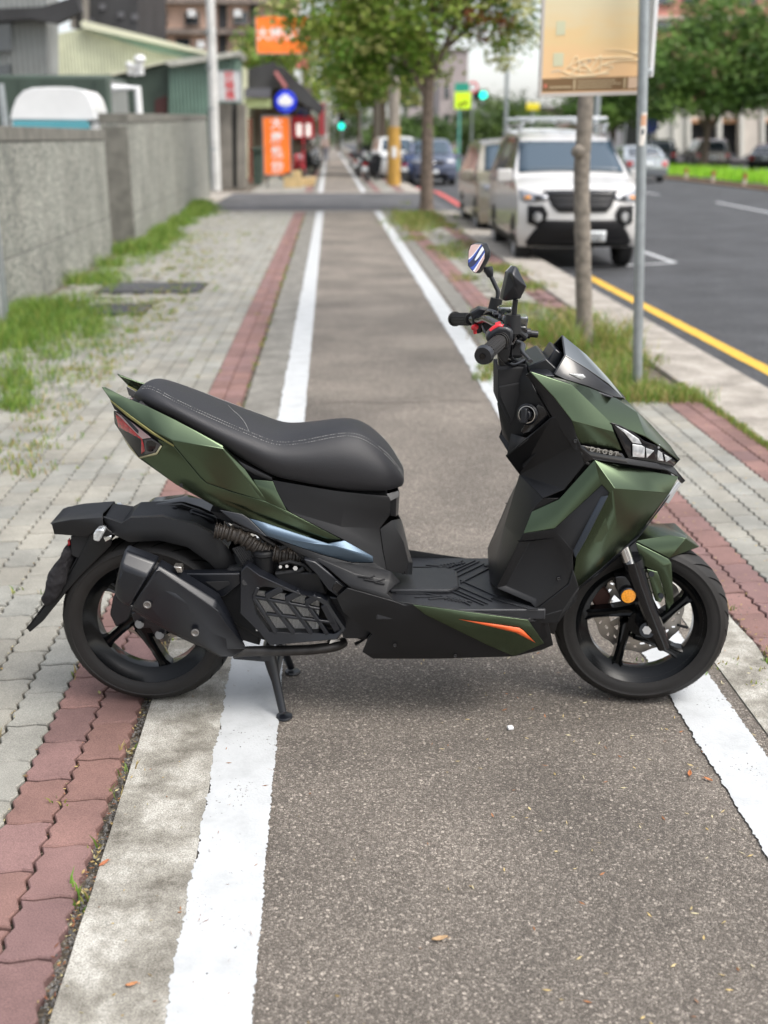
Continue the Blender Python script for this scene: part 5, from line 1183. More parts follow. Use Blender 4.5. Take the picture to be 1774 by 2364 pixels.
def prism_px(name, poly, Y, depth, m, parent=None, bevel=0.0):
    """solid whose front face, at distance Y, has the outline read from the photograph"""
    P = [at(x, y, Y) for x, y in poly]
    if parent: P = [p - parent.location for p in P]
    return MB().prism(P, (0, depth, 0)).build(name, m, parent, smooth=0, bevel=bevel)
def corr_mat(name, col, scale=16.0, rough=.5):
    m = bpy.data.materials.new(name); m.use_nodes = True; t, L, b = nodes(m); tc = add(t, 'ShaderNodeTexCoord')
    wv = add(t, 'ShaderNodeTexWave', i_Scale=scale * .16, i_Distortion=0.0); wv.bands_direction = 'X'; L.new(tc.outputs['Object'], wv.inputs['Vector'])
    n = add(t, 'ShaderNodeTexNoise', i_Scale=1.2, i_Detail=6.0); L.new(tc.outputs['Object'], n.inputs['Vector'])
    r = ramp(t, [(.3, tuple(c * .75 for c in col)), (.7, tuple(min(1, c * 1.12) for c in col))]); L.new(n.outputs['Fac'], r.inputs[0]); L.new(r.outputs[0], b.inputs['Base Color'])
    bp = add(t, 'ShaderNodeBump', i_Strength=1.0, i_Distance=.04); L.new(wv.outputs['Fac'], bp.inputs['Height']); L.new(bp.outputs[0], b.inputs['Normal'])
    b.inputs['Roughness'].default_value = rough; return m
M_cgreen = corr_mat('green_corrugated', (.13, .215, .17)); M_cgrey = corr_mat('grey_corrugated', (.28, .295, .285)); M_cream = corr_mat('cream_cladding', (.66, .68, .48))
M_dgreen = mat('dark_green_metal', (.045, .068, .052), .6, var=.2, vscale=2); M_dkgrey = mat('dark_cladding', (.04, .04, .042), .7, var=.3, vscale=1)
M_creamtrim = mat('cream_trim', (.62, .62, .47), .6); M_mint = mat('mint_trim', (.28, .42, .33), .6)
M_wt = mat('white_metal_paint', (.72, .73, .73), .35, coat=.3, var=.05, vscale=3)
M_glass = mat('dark_window_glass', (.03, .04, .05), .08, spec=.9, coat=.6)
M_conc2 = mat('weathered_concrete', (.20, .185, .16), .9, var=.25, vscale=2)

# truck behind the near wall
tk = empty('parked_truck', at(120, 300, 20) * 1, 0, 'white-roofed truck with a teal windscreen, only its top showing over the near wall', 'truck'); tk.location.z = -.05
prism_px('cab_body', [(22, 252), (204, 256), (206, 470), (18, 470)], 20.0, 1.1, M_wt, tk, .05)
prof = [(22 + (x - 22) * .935, y) for x, y in [(22, 255), (26, 236), (36, 212), (52, 196), (75, 189), (120, 187), (165, 188), (190, 194), (204, 208), (213, 232), (218, 255), (215, 262), (24, 259)]]
prism_px('roof_fairing', prof, 19.85, 1.2, M_wt, tk, .12)
prism_px('windscreen', [(27, 260), (188, 260), (193, 272), (190, 330), (30, 330)], 19.8, .1, mat('teal_glass', (.09, .34, .40), .2, coat=.5), tk, .01)
prism_px('roof_seam', [(24, 255), (203, 257), (203, 259), (24, 258)], 19.82, .06, M_galv, tk)
for sx in (40, 190):
    p = at(sx, 470, 20.6) - tk.location; p.z = .35; MB().tube([p + Vector((-.1, 0, 0)), p + Vector((.1, 0, 0))], .35, 20).build('wheel', M_rubber, tk)
c1 = empty('cargo_container', at(120, 275, 23), 0, 'dark green box container standing behind the white-roofed truck', 'container')
P = [at(-40, 160, 23), at(235, 161, 23)]
x0, x1, zt = P[0].x, P[1].x, P[1].z
mb = MB().box(x0, x1, 23, 25.0, -.1, zt); mb.v = [tuple(Vector(v) - c1.location) for v in mb.v]; mb.build('container_shell', M_dgreen, c1, bevel=.06)
mb = MB(); xs = at(248, 172, 23.1).x
mb.box(x1 - .02, x1 + .015, 23.1, 24.9, -.1, zt - .08); mb.v = [tuple(Vector(v) - c1.location) for v in mb.v]; mb.build('side_cladding', M_cgrey, c1)
mb = MB()
for i in range(5): mb.box(x0 + (x1 - x0) * (i + .5) / 5 - .03, x0 + (x1 - x0) * (i + .5) / 5 + .03, 22.97, 23.0, 0, zt - .1)
mb.v = [tuple(Vector(v) - c1.location) for v in mb.v]; mb.build('front_posts', M_dgreen, c1)
# leaning grey post near the frame edge
lp = MB().tube([at(0, 180, 18), at(30, 420, 18)], .06, 8); tag(lp.build('steel_post', M_galv, smooth=40), 'slanting grey steel post beside the truck at the far left', 'post')
# white pipe frame
pf = MB().tube([at(243, 190, 22) , at(297, 190, 22), at(305, 300, 22)], .07, 8); tag(pf.build('pipe_frame', M_wt, smooth=30), 'white pipe frame rising behind the taller granite wall', 'frame')
# buildings to the left
def building(name, loc, label, cat='building'): return empty(name, loc, 0, label, cat)
b1 = building('metal_building', at(60, 160, 28), 'grey corrugated building with dark eaves at the top left corner')
prism_px('wall', [(-200, -200), (98, -200), (104, 420), (-200, 420)], 28, 1.2, M_cgrey, b1)
prism_px('eave', [(-220, -10), (-60, 20), (90, 14), (165, -10), (175, 25), (120, 50), (70, 40), (-220, 60)], 27.6, .35, M_dkgrey, b1)
prism_px('window', [(-10, 30), (22, 30), (24, 110), (-10, 110)], 27.9, .2, M_glass, b1)
prism_px('window', [(-10, 140), (20, 138), (22, 160), (-10, 162)], 27.9, .2, M_glass, b1)
b2 = building('gabled_shed', at(300, 160, 46), 'cream building with a shallow gabled roof and pale roof edge')
prism_px('wall', [(118, 74), (182, 60), (330, 102), (470, 128), (520, 138), (520, 420), (118, 420)], 46, 8, M_cream, b2)
prism_px('gable_band', [(176, 60), (182, 57), (460, 124), (440, 133), (330, 110)], 45.96, .1, M_mint, b2)
prism_px('roof_edge', [(172, 50), (180, 43), (330, 80), (480, 118), (480, 126), (330, 92), (180, 60)], 45.6, 9, M_creamtrim, b2)
prism_px('corner_post', [(113, 76), (123, 74), (128, 420), (118, 420)], 45.9, .1, M_wt, b2)
b3 = building('green_shed', at(360, 240, 41), 'green corrugated shed with a sloping pale roof edge')
prism_px('wall', [(365, 140), (512, 122), (512, 420), (365, 420)], 41, 2.5, M_cgreen, b3)
prism_px('dark_wall', [(200, 168), (345, 136), (366, 132), (366, 420), (200, 420)], 41.3, 5, M_dgreen, b3)
prism_px('roof_edge', [(352, 132), (520, 108), (516, 120), (370, 143)], 40.7, 3, mat('roof_grey', (.42, .42, .37), .6, var=.2), b3)
prism_px('roof_line', [(235, 158), (350, 131), (352, 136), (240, 163)], 41.1, 6, M_creamtrim, b3)
prism_px('door', [(335, 215), (362, 205), (362, 300), (335, 300)], 41.2, .1, mat('maroon_door', (.06, .018, .016), .6), b3)
for (x, y, r) in ((274, 134, .40), (296, 124, .60), (286, 138, .36)):
    c = at(x + 6, y + 8, 40.2); mb = MB().lathe([(a_ * r, b_ * r) for a_, b_ in ((0, .34), (.18, .32), (.30, .18), (.32, .05), (.24, -.05), (.20, -.12), (.20, -.7), (0, -.7))], c=c, axis=(0, 0, 1), n=20)
    o = mb.build('roof_ventilator', M_wt, smooth=40); tag(o, {274: 'round white roof ventilator at the left of the three', 296: 'round white roof ventilator at the right of the three', 286: 'small white roof ventilator between the two others'}[x], 'ventilator', 'roof ventilators on the green shed')
# apartment blocks behind
M_pink = mat('pink_tile', (.72, .50, .39), .8, var=.12, vscale=2); M_pinkd = mat('weathered_ledge', (.22, .18, .155), .85, var=.3)
b4 = building('apartment_block', at(450, 150, 75), 'pinkish apartment block with ledges and air conditioners behind the sheds')
prism_px('wall', [(295, -260), (636, -260), (636, 330), (295, 330)], 75, 14, M_pink, b4)
for y in (-6, 60, 120, 180): prism_px('ledge', [(292, y), (638, y + 2), (638, y + 14), (292, y + 12)], 74.3, .8, M_pinkd, b4)
for x in (472, 540, 600): prism_px('recess', [(x, -120), (x + 18, -120), (x + 18, 300), (x, 300)], 74.8, .3, M_dkgrey, b4)
for (x, y) in ((330, 22), (400, 26), (505, 25), (380, 82), (520, 84), (575, 82), (330, 82)):
    f = prism_px('window', [(x, y), (x + 30, y), (x + 30, y + 26), (x, y + 26)], 74.85, .2, M_glass, b4)
    prism_px('sill', [(x - 2, y + 26), (x + 32, y + 26), (x + 32, y + 29), (x - 2, y + 29)], 74.6, .4, M_pinkd, b4)
for (x, y) in ((405, 20), (425, 88), (505, 20), (562, 66)):
    prism_px('air_conditioner', [(x, y), (x + 16, y), (x + 16, y + 16), (x, y + 16)], 73.9, .8, M_wt, b4, .03)
for i in range(9):
    x = 500 + i * 13; prism_px('balcony_rail', [(x, 70), (x + 2, 70), (x + 2, 116), (x, 116)], 74.0, .1, M_dkgrey, b4)
b5 = building('dark_building', at(230, 60, 60), 'dark brown building between the grey one and the pink apartments')
prism_px('wall', [(165, -200), (298, -200), (298, 120), (165, 120)], 60, 10, M_dkgrey, b5)
for (x, y) in ((215, 8), (255, 25), (285, 30), (190, 40)): prism_px('window', [(x, y), (x + 12, y), (x + 12, y + 12), (x, y + 12)], 59.9, .2, mat('pane_grey', (.12, .12, .13), .4), b5)  # plain mid-grey window panes
for x in (152, 178): prism_px('column', [(x, -60), (x + 9, -60), (x + 9, 60), (x, 60)], 59, .6, M_conc2, b5)

# concrete utility pole, gate, white board
up = empty('utility_pole', (at(467, 400, 37.4).x, 37.4, 0), 0, 'pale concrete utility pole behind the taller granite wall', 'pole')
MB().tube([(0, 0, -.1), (.13 - .0, 0, 9.5)], [.155, .12], 20).build('pole_shaft', mat('pole_concrete', (.55, .55, .53), .8, var=.15, vscale=3), up, smooth=40)
mb = MB()
for z in (1.2, 2.4, 3.6, 4.6, 5.6): mb.tube([(0, 0, z), (0, 0, z + .05)], .16, 16)
mb.build('pole_bands', M_galv, up, smooth=40)
gt = empty('gate_posts', at(500, 405, 38), 0, 'grey concrete gate pier with a dark slit, between the wall and the orange sign', 'gate pier')
prism_px('pier', [(470, 222), (500, 222), (503, 407), (470, 407)], 38, .6, M_conc2, gt)
prism_px('pier', [(512, 222), (530, 224), (531, 407), (512, 407)], 38, .6, M_conc2, gt)
prism_px('gate_gap', [(499, 222), (513, 222), (513, 405), (499, 405)], 38.2, .1, M_dkgrey, gt)
prism_px('dark_gate', [(450, 235), (470, 225), (470, 408), (456, 408)], 38.2, .1, M_dkgrey, gt)

def text(body, size, m, loc, parent=None, rot=(math.pi / 2, 0, 0), align='CENTER', ext=.004, name='lettering', sx=1.0):
    cu = bpy.data.curves.new(name, 'FONT'); cu.body = body; cu.size = size; cu.extrude = ext; cu.align_x = align; cu.align_y = 'CENTER'; cu.offset = size * .012
    t_ = bpy.data.objects.new('tmp', cu); COL.objects.link(t_); bpy.context.view_layer.update()
    me = bpy.data.meshes.new_from_object(t_.evaluated_get(bpy.context.evaluated_depsgraph_get())); bpy.data.objects.remove(t_)
    o = bpy.data.objects.new(name, me); COL.objects.link(o); me.materials.clear(); me.materials.append(m)
    o.location = loc; o.rotation_euler = rot; o.scale = (sx, 1, 1); o.parent = parent; return o
M_osign = mat('orange_sign', (.95, .20, .02), .5, var=.15, vscale=2.2, emit=.0); M_tw = mat('white_lettering', (.85, .85, .85), .5); M_tr = mat('red_lettering', (.6, .05, .06), .5)
def vsign(name, x0, y0, x1, y1, Y, label, m, chars, csz, mtext, frame=M_galv, horizontal=False, legs=True):
    A, B = at(x0, y0, Y), at(x1, y1, Y); root = empty(name, ((A.x + B.x) / 2, Y, min(0, B.z)), 0, label, 'sign')
    w_, zt, zb = (B.x - A.x) / 2, A.z, B.z
    MB().box(-w_, w_, 0, .12, zb - root.location.z, zt - root.location.z).build('sign_board', m, root, bevel=.01)
    fr_ = MB()
    for (a_, b_, c_, d_) in ((-w_ - .03, -w_, zb - .03, zt + .03), (w_, w_ + .03, zb - .03, zt + .03), (-w_, w_, zt, zt + .03), (-w_, w_, zb - .03, zb)): fr_.box(a_, b_, -.02, .13, c_ - root.location.z, d_ - root.location.z)
    fr_.build('sign_frame', frame, root)
    if legs:
        l = MB()
        for s_ in (-1, 1): l.box(s_ * w_ * .8 - .02, s_ * w_ * .8 + .02, .02, .08, -root.location.z, zb - root.location.z)
        l.build('sign_legs', M_dkgrey, root)
    n = len(chars)
    for i, ch in enumerate(chars):
        if horizontal: p = (-w_ + (i + .5) * 2 * w_ / n, -.006, (zt + zb) / 2 - root.location.z)
        else: p = (0, -.006, zt - (i + .5) * (zt - zb) / n - root.location.z)
        text(ch, csz, mtext, p, root)
    return root
vsign('shop_sign', 568, 252, 629, 377, 39, 'upright orange restaurant sign with four white characters, standing by cardboard boxes', M_osign, '大慶熱炒', .40, M_tw)
vsign('shop_sign', 553, 34, 668, 115, 50, 'wide orange restaurant sign high up, partly hidden by the tree crown', M_osign, '大慶熱炒', .52, M_tw, horizontal=True)
vsign('notice_board', 470, 153, 522, 217, 37.6, 'white board with three faded red characters above the gate pier', mat('board_white', (.55, .56, .56), .6, var=.1), '好鍋燒', .30, M_tr, legs=False)
p = at(617, 219, 42); rs = empty('round_sign', (p.x, 42, 0), 0, 'round blue shop sign with a white emblem on a thin pole', 'sign')
MB().lathe([(0, 0), (.36, 0), (.38, .03), (.38, .15), (.36, .18), (0, .18)], c=(0, 0, p.z), axis=(0, 1, 0), n=40).build('sign_disc', mat('sign_blue', (.005, .035, .75), .35), rs, smooth=30)
mb = MB()
for (x, z, r) in ((0, .08, .17), (-.14, .02, .12), (.14, .02, .12), (0, -.02, .13)): mb.lathe([(0, 0), (r, 0), (r, .01), (0, .01)], c=(x, -.012 - .002 * abs(x * 10) - .001 * (z < 0), p.z + z), axis=(0, 1, 0), n=24)
mb.box(-.2, .2, -.02, -.009, p.z - .12, p.z - .09); mb.build('emblem', M_tw, rs)
MB().box(-.11, .11, -.02, -.009, p.z - .24, p.z - .19).build('emblem_bar', mat('pale_blue', (.2, .35, .85), .5), rs)
MB().tube([(.0, .1, 0), (.0, .1, p.z - .3)], .03, 8).build('sign_pole', M_galv, rs)
# lantern board, awning, shopfront
M_redb = mat('red_board', (.65, .03, .05), .5); M_lamp = mat('lit_lantern', (1.0, .90, .86), .5, emit=.7)
p = at(655, 275, 52); lb = empty('lantern_board', (p.x, 52, 0), 0, 'red board with two lit white panels outside the far shopfront', 'sign'); 
A, B = at(630, 250, 52), at(680, 298, 52)
mb = MB().box(A.x - p.x, B.x - p.x, 0, .12, B.z, A.z); mb.box(-.05, .05, .02, .1, 0, B.z); mb.build('board', M_redb, lb)
for x in (640, 659): 
    a, b_ = at(x, 266, 51.9), at(x + 13, 294, 51.9); MB().box(a.x - p.x, b_.x - p.x, -.06, .02, b_.z, a.z).build('lit_panel', M_lamp, lb, bevel=.06)
b6 = building('restaurant', at(590, 300, 54), 'low restaurant with a dark sloping awning behind the orange signs')
prism_px('wall', [(530, 150), (672, 190), (672, 330), (530, 395)], 54, 3, mat('tan_shopfront', (.28, .23, .18), .8, var=.3, vscale=1), b6)
prism_px('awning', [(528, 150), (600, 130), (700, 230), (690, 245), (600, 190), (528, 205)], 50, 4, M_dkgrey, b6)
prism_px('awning_valance', [(524, 190), (585, 190), (585, 210), (524, 210)], 48, .2, mat('grey_valance', (.10, .10, .12), .7), b6)
prism_px('green_panel', [(528, 212), (585, 212), (585, 232), (528, 232)], 48.2, .2, mat('yellow_green_panel', (.42, .48, .25), .6), b6)
prism_px('red_trim', [(592, 156), (598, 152), (622, 186), (615, 190)], 49.6, .3, mat('awning_edge', (.45, .16, .16), .7), b6)
prism_px('shop_window', [(640, 230), (670, 235), (670, 310), (640, 310)], 53.7, .2, M_glass, b6)
prism_px('red_column', [(536, 255), (542, 255), (545, 400), (538, 400)], 44, .2, mat('rust_column', (.22, .05, .03), .7), b6)
gb = empty('rubbish_bin', at(556, 410, 42), 0, 'dark green wheeled rubbish bin behind the orange sign', 'bin')
prism_px('bin_body', [(545, 325), (568, 325), (566, 408), (548, 408)], 42, .6, M_dgreen, gb, .03); prism_px('bin_lid', [(543, 318), (570, 318), (570, 326), (543, 326)], 41.9, .8, M_dgreen, gb, .02)
for (x0, y0, x1, y1, Y, nm, col, lab) in ((688, 222, 702, 292, 60, 'shop_banner', (.40, .05, .06), 'dark red vertical banner left of the far bike lane'), (768, 188, 779, 236, 74, 'shop_banner', (.85, .88, .85), 'small bright white banner hanging over the far bike lane'), (636, 150, 652, 215, 57, 'shop_banner', (.62, .66, .66), 'pale vertical banner right of the round blue sign'), (640, 128, 668, 146, 58, 'shop_banner', (.70, .18, .16), 'small red banner above the pale one'), (818, 215, 832, 300, 66, 'shop_banner', (.50, .56, .50), 'grey-green banner between the two utility poles')):
    a, b_ = at(x0, y0, Y), at(x1, y1, Y); r_ = empty(nm, ((a.x + b_.x) / 2, Y, 0), 0, lab, 'banner'); w_ = (b_.x - a.x) / 2
    MB().box(-w_, w_, 0, .08, b_.z, a.z).build('banner_board', mat('banner', col, .6, var=.25, vscale=3), r_, bevel=.01); MB().tube([(w_ + .03, .05, 0), (w_ + .03, .05, a.z)], .03, 8).build('banner_pole', M_galv, r_)
M_card = mat('cardboard', (.52, .38, .19), .85, var=.15, vscale=4)
for i, (q, Y, dp, lab) in enumerate(((((612, 372), (650, 368), (652, 408), (614, 410)), 39.0, .6, 'large upright cardboard box beside the orange sign'), (((650, 384), (684, 382), (680, 400), (652, 404)), 40.2, .5, 'flattened cardboard box lying beside the upright one'))):
    mb = MB().prism([at(x, y, Y) for x, y in q], (0, dp, 0)); o = mb.build('cardboard_box', M_card, smooth=0, bevel=.01); tag(o, lab, 'box', 'cardboard boxes by the orange sign')

# ---------------------------------------------------------------- sign post and information board near the kerb
pp = empty('sign_post', (1.97, 7.1, -.01), 0, 'galvanised steel sign post standing in the grass verge with a small sticker on it', 'post')
b_, t_ = Vector((0, 0, 0)), at(1392, 0, 7.1) - pp.location; t_ = b_ + (t_ - b_) * 1.25
MB().tube([b_, t_], .031, 24).build('post_tube', M_galv, pp, smooth=40)
def on_post(z): return b_ + (t_ - b_) * (z / t_.z)
q = on_post(at(1390, 275, 7.1).z); 
mb = MB(); hgt = .095; rows = []
for i in range(7):
    a = R_(-125 + i * 70 / 6 ); rows.append([q + Vector((math.cos(a) * .0325, math.sin(a) * .0325, z)) for z in (-hgt, hgt)])
st_ = MB().grid(rows).build('sticker', mat('sticker_white', (.70, .66, .60), .6), pp)
mb = MB(); rows = []
for i in range(7):
    a = R_(-120 + i * 60 / 6); rows.append([q + Vector((math.cos(a) * .0331, math.sin(a) * .0331, z)) for z in (.02, .08)])
MB().grid(rows).build('sticker_print', mat('sticker_orange', (.62, .35, .22), .6), st_)
rows = []
for i in range(5):
    a = R_(-104 + i * 28 / 4); rows.append([q + Vector((math.cos(a) * .0332, math.sin(a) * .0332, z)) for z in (-.03, .0)])
MB().grid(rows).build('sticker_mark', mat('sticker_dark', (.05, .07, .09), .6), st_)
bd = empty('information_board', (1.58, 7.22, 1.79), 0, 'cream and orange information board with a brown footer, fixed to the steel post', 'sign board')
A, B = at(1168, 205, 7.22), at(1384, 199, 7.22); W0, W1 = A.x - 1.58, B.x - 1.58
def board_mat():
    m = bpy.data.materials.new('board_print'); m.use_nodes = True; t, L, b = nodes(m); tc = add(t, 'ShaderNodeTexCoord'); sx = add(t, 'ShaderNodeSeparateXYZ'); L.new(tc.outputs['Object'], sx.inputs[0])
    n = add(t, 'ShaderNodeTexNoise', i_Scale=3.5, i_Detail=5.0, i_Distortion=.8); mp = add(t, 'ShaderNodeMapping'); mp.inputs['Scale'].default_value = (1, 1, 3.2); L.new(tc.outputs['Object'], mp.inputs[0]); L.new(mp.outputs[0], n.inputs['Vector'])
    ma = add(t, 'ShaderNodeMath', operation='MULTIPLY_ADD'); ma.inputs[1].default_value = .28; L.new(n.outputs['Fac'], ma.inputs[0]); L.new(sx.outputs['Z'], ma.inputs[2])
    r = ramp(t, [(.15, (.76, .47, .24)), (.32, (.76, .50, .26)), (.46, (.72, .53, .27)), (.62, (.68, .58, .37)), (.8, (.64, .60, .40))]); L.new(ma.outputs[0], r.inputs[0]); L.new(r.outputs[0], b.inputs['Base Color']); b.inputs['Roughness'].default_value = .45
    return m
tl_ = (A.z - B.z) / (A.x - B.x)
def zt_(x): return tl_ * (x - W0)
def bpoly(x0, z0, x1, z1, y): return [Vector((x0, y, z0 + zt_(x0))), Vector((x1, y, z0 + zt_(x1))), Vector((x1, y, z1 + zt_(x1))), Vector((x0, y, z1 + zt_(x0)))]
zo = A.z - 1.79
mb = MB().prism(bpoly(W0, zo, W1, .86, 0), (0, .022, 0)); mb.build('board_panel', board_mat(), bd, smooth=0)
mb = MB().prism(bpoly(W0 + .008, zo + .018, W1 - .004, zo + .092, -.0025), (0, .003, 0)); ft = mb.build('footer', mat('footer_brown', (.17, .095, .035), .5), bd, smooth=0)
fr_ = MB()
fr_.prism(bpoly(W0 - .012, zo - .012, W0 + .006, .87, -.006), (0, .034, 0)); fr_.prism(bpoly(W0 + .006, zo - .012, W1 + .01, zo + .010, -.006), (0, .034, 0)); fr_.prism(bpoly(W1, zo + .01, W1 + .010, .87, -.006), (0, .034, 0))
fr_.build('board_frame', mat('frame_grey', (.50, .46, .42), .45, .3), bd, smooth=0)
M_line = mat('footer_print', (.50, .40, .24), .6)
mb = MB()
def bx_(x0, z0, x1, z1, y=-.0045): mb.prism(bpoly(x0, zo + z0, x1, zo + z1, y), (0, .002, 0))
def U(u): return W0 + (u - 150) / (1345 - 150) * (W1 - W0)
for (u0, u1, z0, z1) in ((255, 515, .036, .047), (538, 560, .026, .084), (585, 1040, .068, .076), (585, 1110, .050, .058), (585, 1005, .032, .040), (1138, 1158, .026, .084)):
    if u1 - u0 > 60:
        u = u0
        while u < u1 - 8:
            wv = rnd.uniform(8, 15); bx_(U(u), z0 + rnd.uniform(0, .001), U(min(u + wv, u1)), z1); u += wv + 4
    else: bx_(U(u0), z0, U(u1), z1)
mb.build('footer_writing', M_line, ft, smooth=0)
mb = MB(); mb.prism(bpoly(U(190), zo + .040, U(222), zo + .062, -.0045), (0, .002, 0)); mb.build('footer_logo', mat('logo_red', (.55, .16, .10), .5), ft, smooth=0)
mb = MB(); mb.prism(bpoly(U(1188), zo + .024, U(1298), zo + .088, -.0045), (0, .002, 0)); mb.build('footer_square', mat('footer_square', (.55, .40, .28), .5), ft, smooth=0)
mb = MB()
for (u0, u1, v0, v1, ) in ((285, 405, 535, 760), (305, 410, 0, 235)):
    za = zo + .095 + (960 - v1) / 1.245e3 * .41; zb = zo + .095 + (960 - v0) / 1.245e3 * .41
    mb.prism(bpoly(U(u0), za, U(u1), zb, -.002), (0, .003, 0))
mb.build('pale_patch', mat('pale_patch', (.56, .56, .38), .5), bd, smooth=0)
M_scr = mat('pale_print', (.72, .57, .35), .6)
mb = MB()
def scr(pts, r):
    P = cr([Vector((U(u), -.001, zo + .095 + (960 - v) * .00033 + zt_(U(u)))) for u, v in pts], 6); mb.tube(P, r, 6, flat=1)
for pts, r in ((((470, 780), (560, 600), (600, 900)), .005), (((400, 870), (480, 760), (600, 680), (740, 640)), .005), (((480, 920), (640, 760), (760, 900)), .006), (((700, 930), (760, 760), (850, 600), (840, 880)), .006),
               (((420, 870), (600, 930), (960, 900)), .006), (((760, 860), (900, 740), (1100, 690), (1330, 700)), .005), (((760, 640), (1000, 640), (1240, 640)), .006), (((860, 900), (1000, 800), (880, 760), (1060, 700)), .005),
               (((1220, 580), (1300, 560), (1345, 430)), .006), (((900, 500), (1150, 530), (1300, 620), (1345, 560)), .003), (((460, 780), (700, 860), (640, 700)), .005), (((380, 940), (520, 960), (800, 950)), .004)): scr(pts, r)
mb.build('pale_drawing', M_scr, bd, smooth=40)
mb = MB()
for pts, r in ((((580, 720), (660, 660), (740, 700)), .0022), (((270, 860), (330, 840), (390, 850)), .0025), (((600, 720), (660, 740), (720, 700)), .002)): scr(pts, r)
mb.build('grey_drawing', mat('grey_print', (.40, .42, .38), .5), bd, smooth=40)
mb = MB()
for z in (.12, .6): mb.box(W1 - .09, W1 + .07, .02, .055, z, z + .03)
mb.build('board_bracket', M_galv, bd, bevel=.003)
rsn = MB().box(-.012, .012, 0, .3, 0, 1.0, M=Matrix.Translation(at(1408, 165, 7.25)) @ Matrix.Rotation(R_(-2), 4, 'Z')); tag(rsn.build('road_sign', M_wt, bevel=.002), 'white sign plate seen edge-on just right of the steel post', 'sign')
# ================================================================ TREES, GRASS
def leaf_mat(name, col, var=.35):
    m = bpy.data.materials.new(name); m.use_nodes = True; t, L, b = nodes(m)
    at_ = add(t, 'ShaderNodeAttribute', attribute_name='tone', attribute_type='GEOMETRY'); L.new(at_.outputs['Color'], b.inputs['Base Color'])
    b.inputs['Roughness'].default_value = .5; b.inputs['Specular IOR Level'].default_value = .35
    tr = add(t, 'ShaderNodeBsdfTranslucent'); L.new(at_.outputs['Color'], tr.inputs[0]); mx = add(t, 'ShaderNodeMixShader'); mx.inputs[0].default_value = .35
    out = t['Material Output']; L.new(b.outputs[0], mx.inputs[1]); L.new(tr.outputs[0], mx.inputs[2]); L.new(mx.outputs[0], out.inputs[0]); return m
M_leaf = leaf_mat('foliage', None)
def toned(name, V, Fc, tone, parent=None, mat_=None):
    me = bpy.data.meshes.new(name); me.from_pydata(V, [], Fc); me.materials.append(mat_ or M_leaf)
    ca = me.color_attributes.new('tone', 'FLOAT_COLOR', 'POINT'); ca.data.foreach_set('color', [x for q in tone for x in q])
    o = bpy.data.objects.new(name, me); COL.objects.link(o); o.parent = parent; return o
def crown(parent, blobs, n, size, cols, seed=1, name='crown'):
    r = random.Random(seed); V, Fc, T = [], [], []
    vols = [b[3] * b[4] * b[5] for b in blobs]; tot = sum(vols)
    for b, vol in zip(blobs, vols):
        c = Vector(b[:3]); nn = int(n * vol / tot)
        ncl = max(6, nn // 45)
        for k in range(ncl):
            d = Vector((r.gauss(0, 1), r.gauss(0, 1), r.gauss(0, 1))).normalized(); rad = r.uniform(.35, 1.0) ** .6
            cc = c + Vector((d.x * b[3], d.y * b[4], d.z * b[5])) * rad; cs = r.uniform(.12, .26) * min(b[3:6]) + size
            base = cols[r.randrange(len(cols))]; kk = r.uniform(.75, 1.25)
            for i in range(nn // ncl):
                p = cc + Vector((r.gauss(0, 1), r.gauss(0, 1), r.gauss(0, .6))) * cs
                a = Vector((r.gauss(0, 1), r.gauss(0, 1), r.gauss(0, .5))).normalized() * size * r.uniform(.6, 1.2); q = a.cross(Vector((r.gauss(0, 1), r.gauss(0, 1), r.gauss(0, 1)))).normalized() * size * .42
                m0 = len(V); V += [p - a, p + q, p + a, p - q]; Fc.append((m0, m0 + 1, m0 + 2, m0 + 3)); k2 = kk * r.uniform(.8, 1.2)
                T += [(base[0] * k2, base[1] * k2, base[2] * k2, 1)] * 4
    return toned(name, V, Fc, T, parent)
M_bark = mat('bark', (.15, .115, .09), .9, bump=1.0, bscale=35, var=.45, vscale=14)
M_bark2 = mat('pale_bark', (.20, .175, .145), .9, bump=1.0, bscale=60, var=.35, vscale=22)
def limbs(mb, p, d, r, n, rr, L):
    for i in range(n):
        a = 2 * math.pi * (i + rr.random() * .6) / n; e = (d + Vector((math.cos(a), math.sin(a), .3)) * rr.uniform(.5, .9)).normalized()
        q = p; pts = [p]
        for k in range(4): q = q + (e + Vector((rr.gauss(0, .12), rr.gauss(0, .12), .12))) * L / 4; pts.append(q)
        mb.tube(pts, [r * (1 - .18 * k) for k in range(5)], 8)
        if L > .8: limbs(mb, pts[2], e, r * .5, 2, rr, L * .55)
G_OL = [(.26, .38, .06), (.18, .32, .045), (.34, .40, .09), (.11, .21, .03), (.48, .48, .18)]
G_DK = [(.06, .11, .03), (.09, .15, .04), (.045, .085, .026), (.13, .20, .05)]
# slim tree in the verge, near
t1 = empty('street_tree', (1.99, 8.74, -.02), 0, 'slim pale-barked tree in the grass verge just behind the information board', 'tree')
pts = [at(1265, 748, 8.74), at(1262, 650, 8.74), at(1259, 500, 8.74), at(1257, 380, 8.76), at(1262, 290, 8.76), at(1266, 205, 8.78), at(1272, 60, 8.8), at(1280, -120, 8.85)]
pts = [p - Vector(t1.location) for p in pts]; pts[0].z = -.03
mb = MB(); P = cr(pts, 6); k = len(P); mb.tube(P, [.095 - .030 * min(1, i / 5) - .012 * i / k + rnd.gauss(0, .0015) for i in range(k)], 20)
kn = at(1248, 327, 8.70) - Vector(t1.location); mb.tube([kn + Vector((.02, .03, 0)), kn + Vector((-.012, -.01, 0)), kn + Vector((-.022, -.02, 0))], [.052, .042, .018], 14)
limbs(mb, P[-1], Vector((0, 0, 1)), .04, 4, random.Random(3), 1.1)
mb.build('trunk', M_bark2, t1, smooth=60)
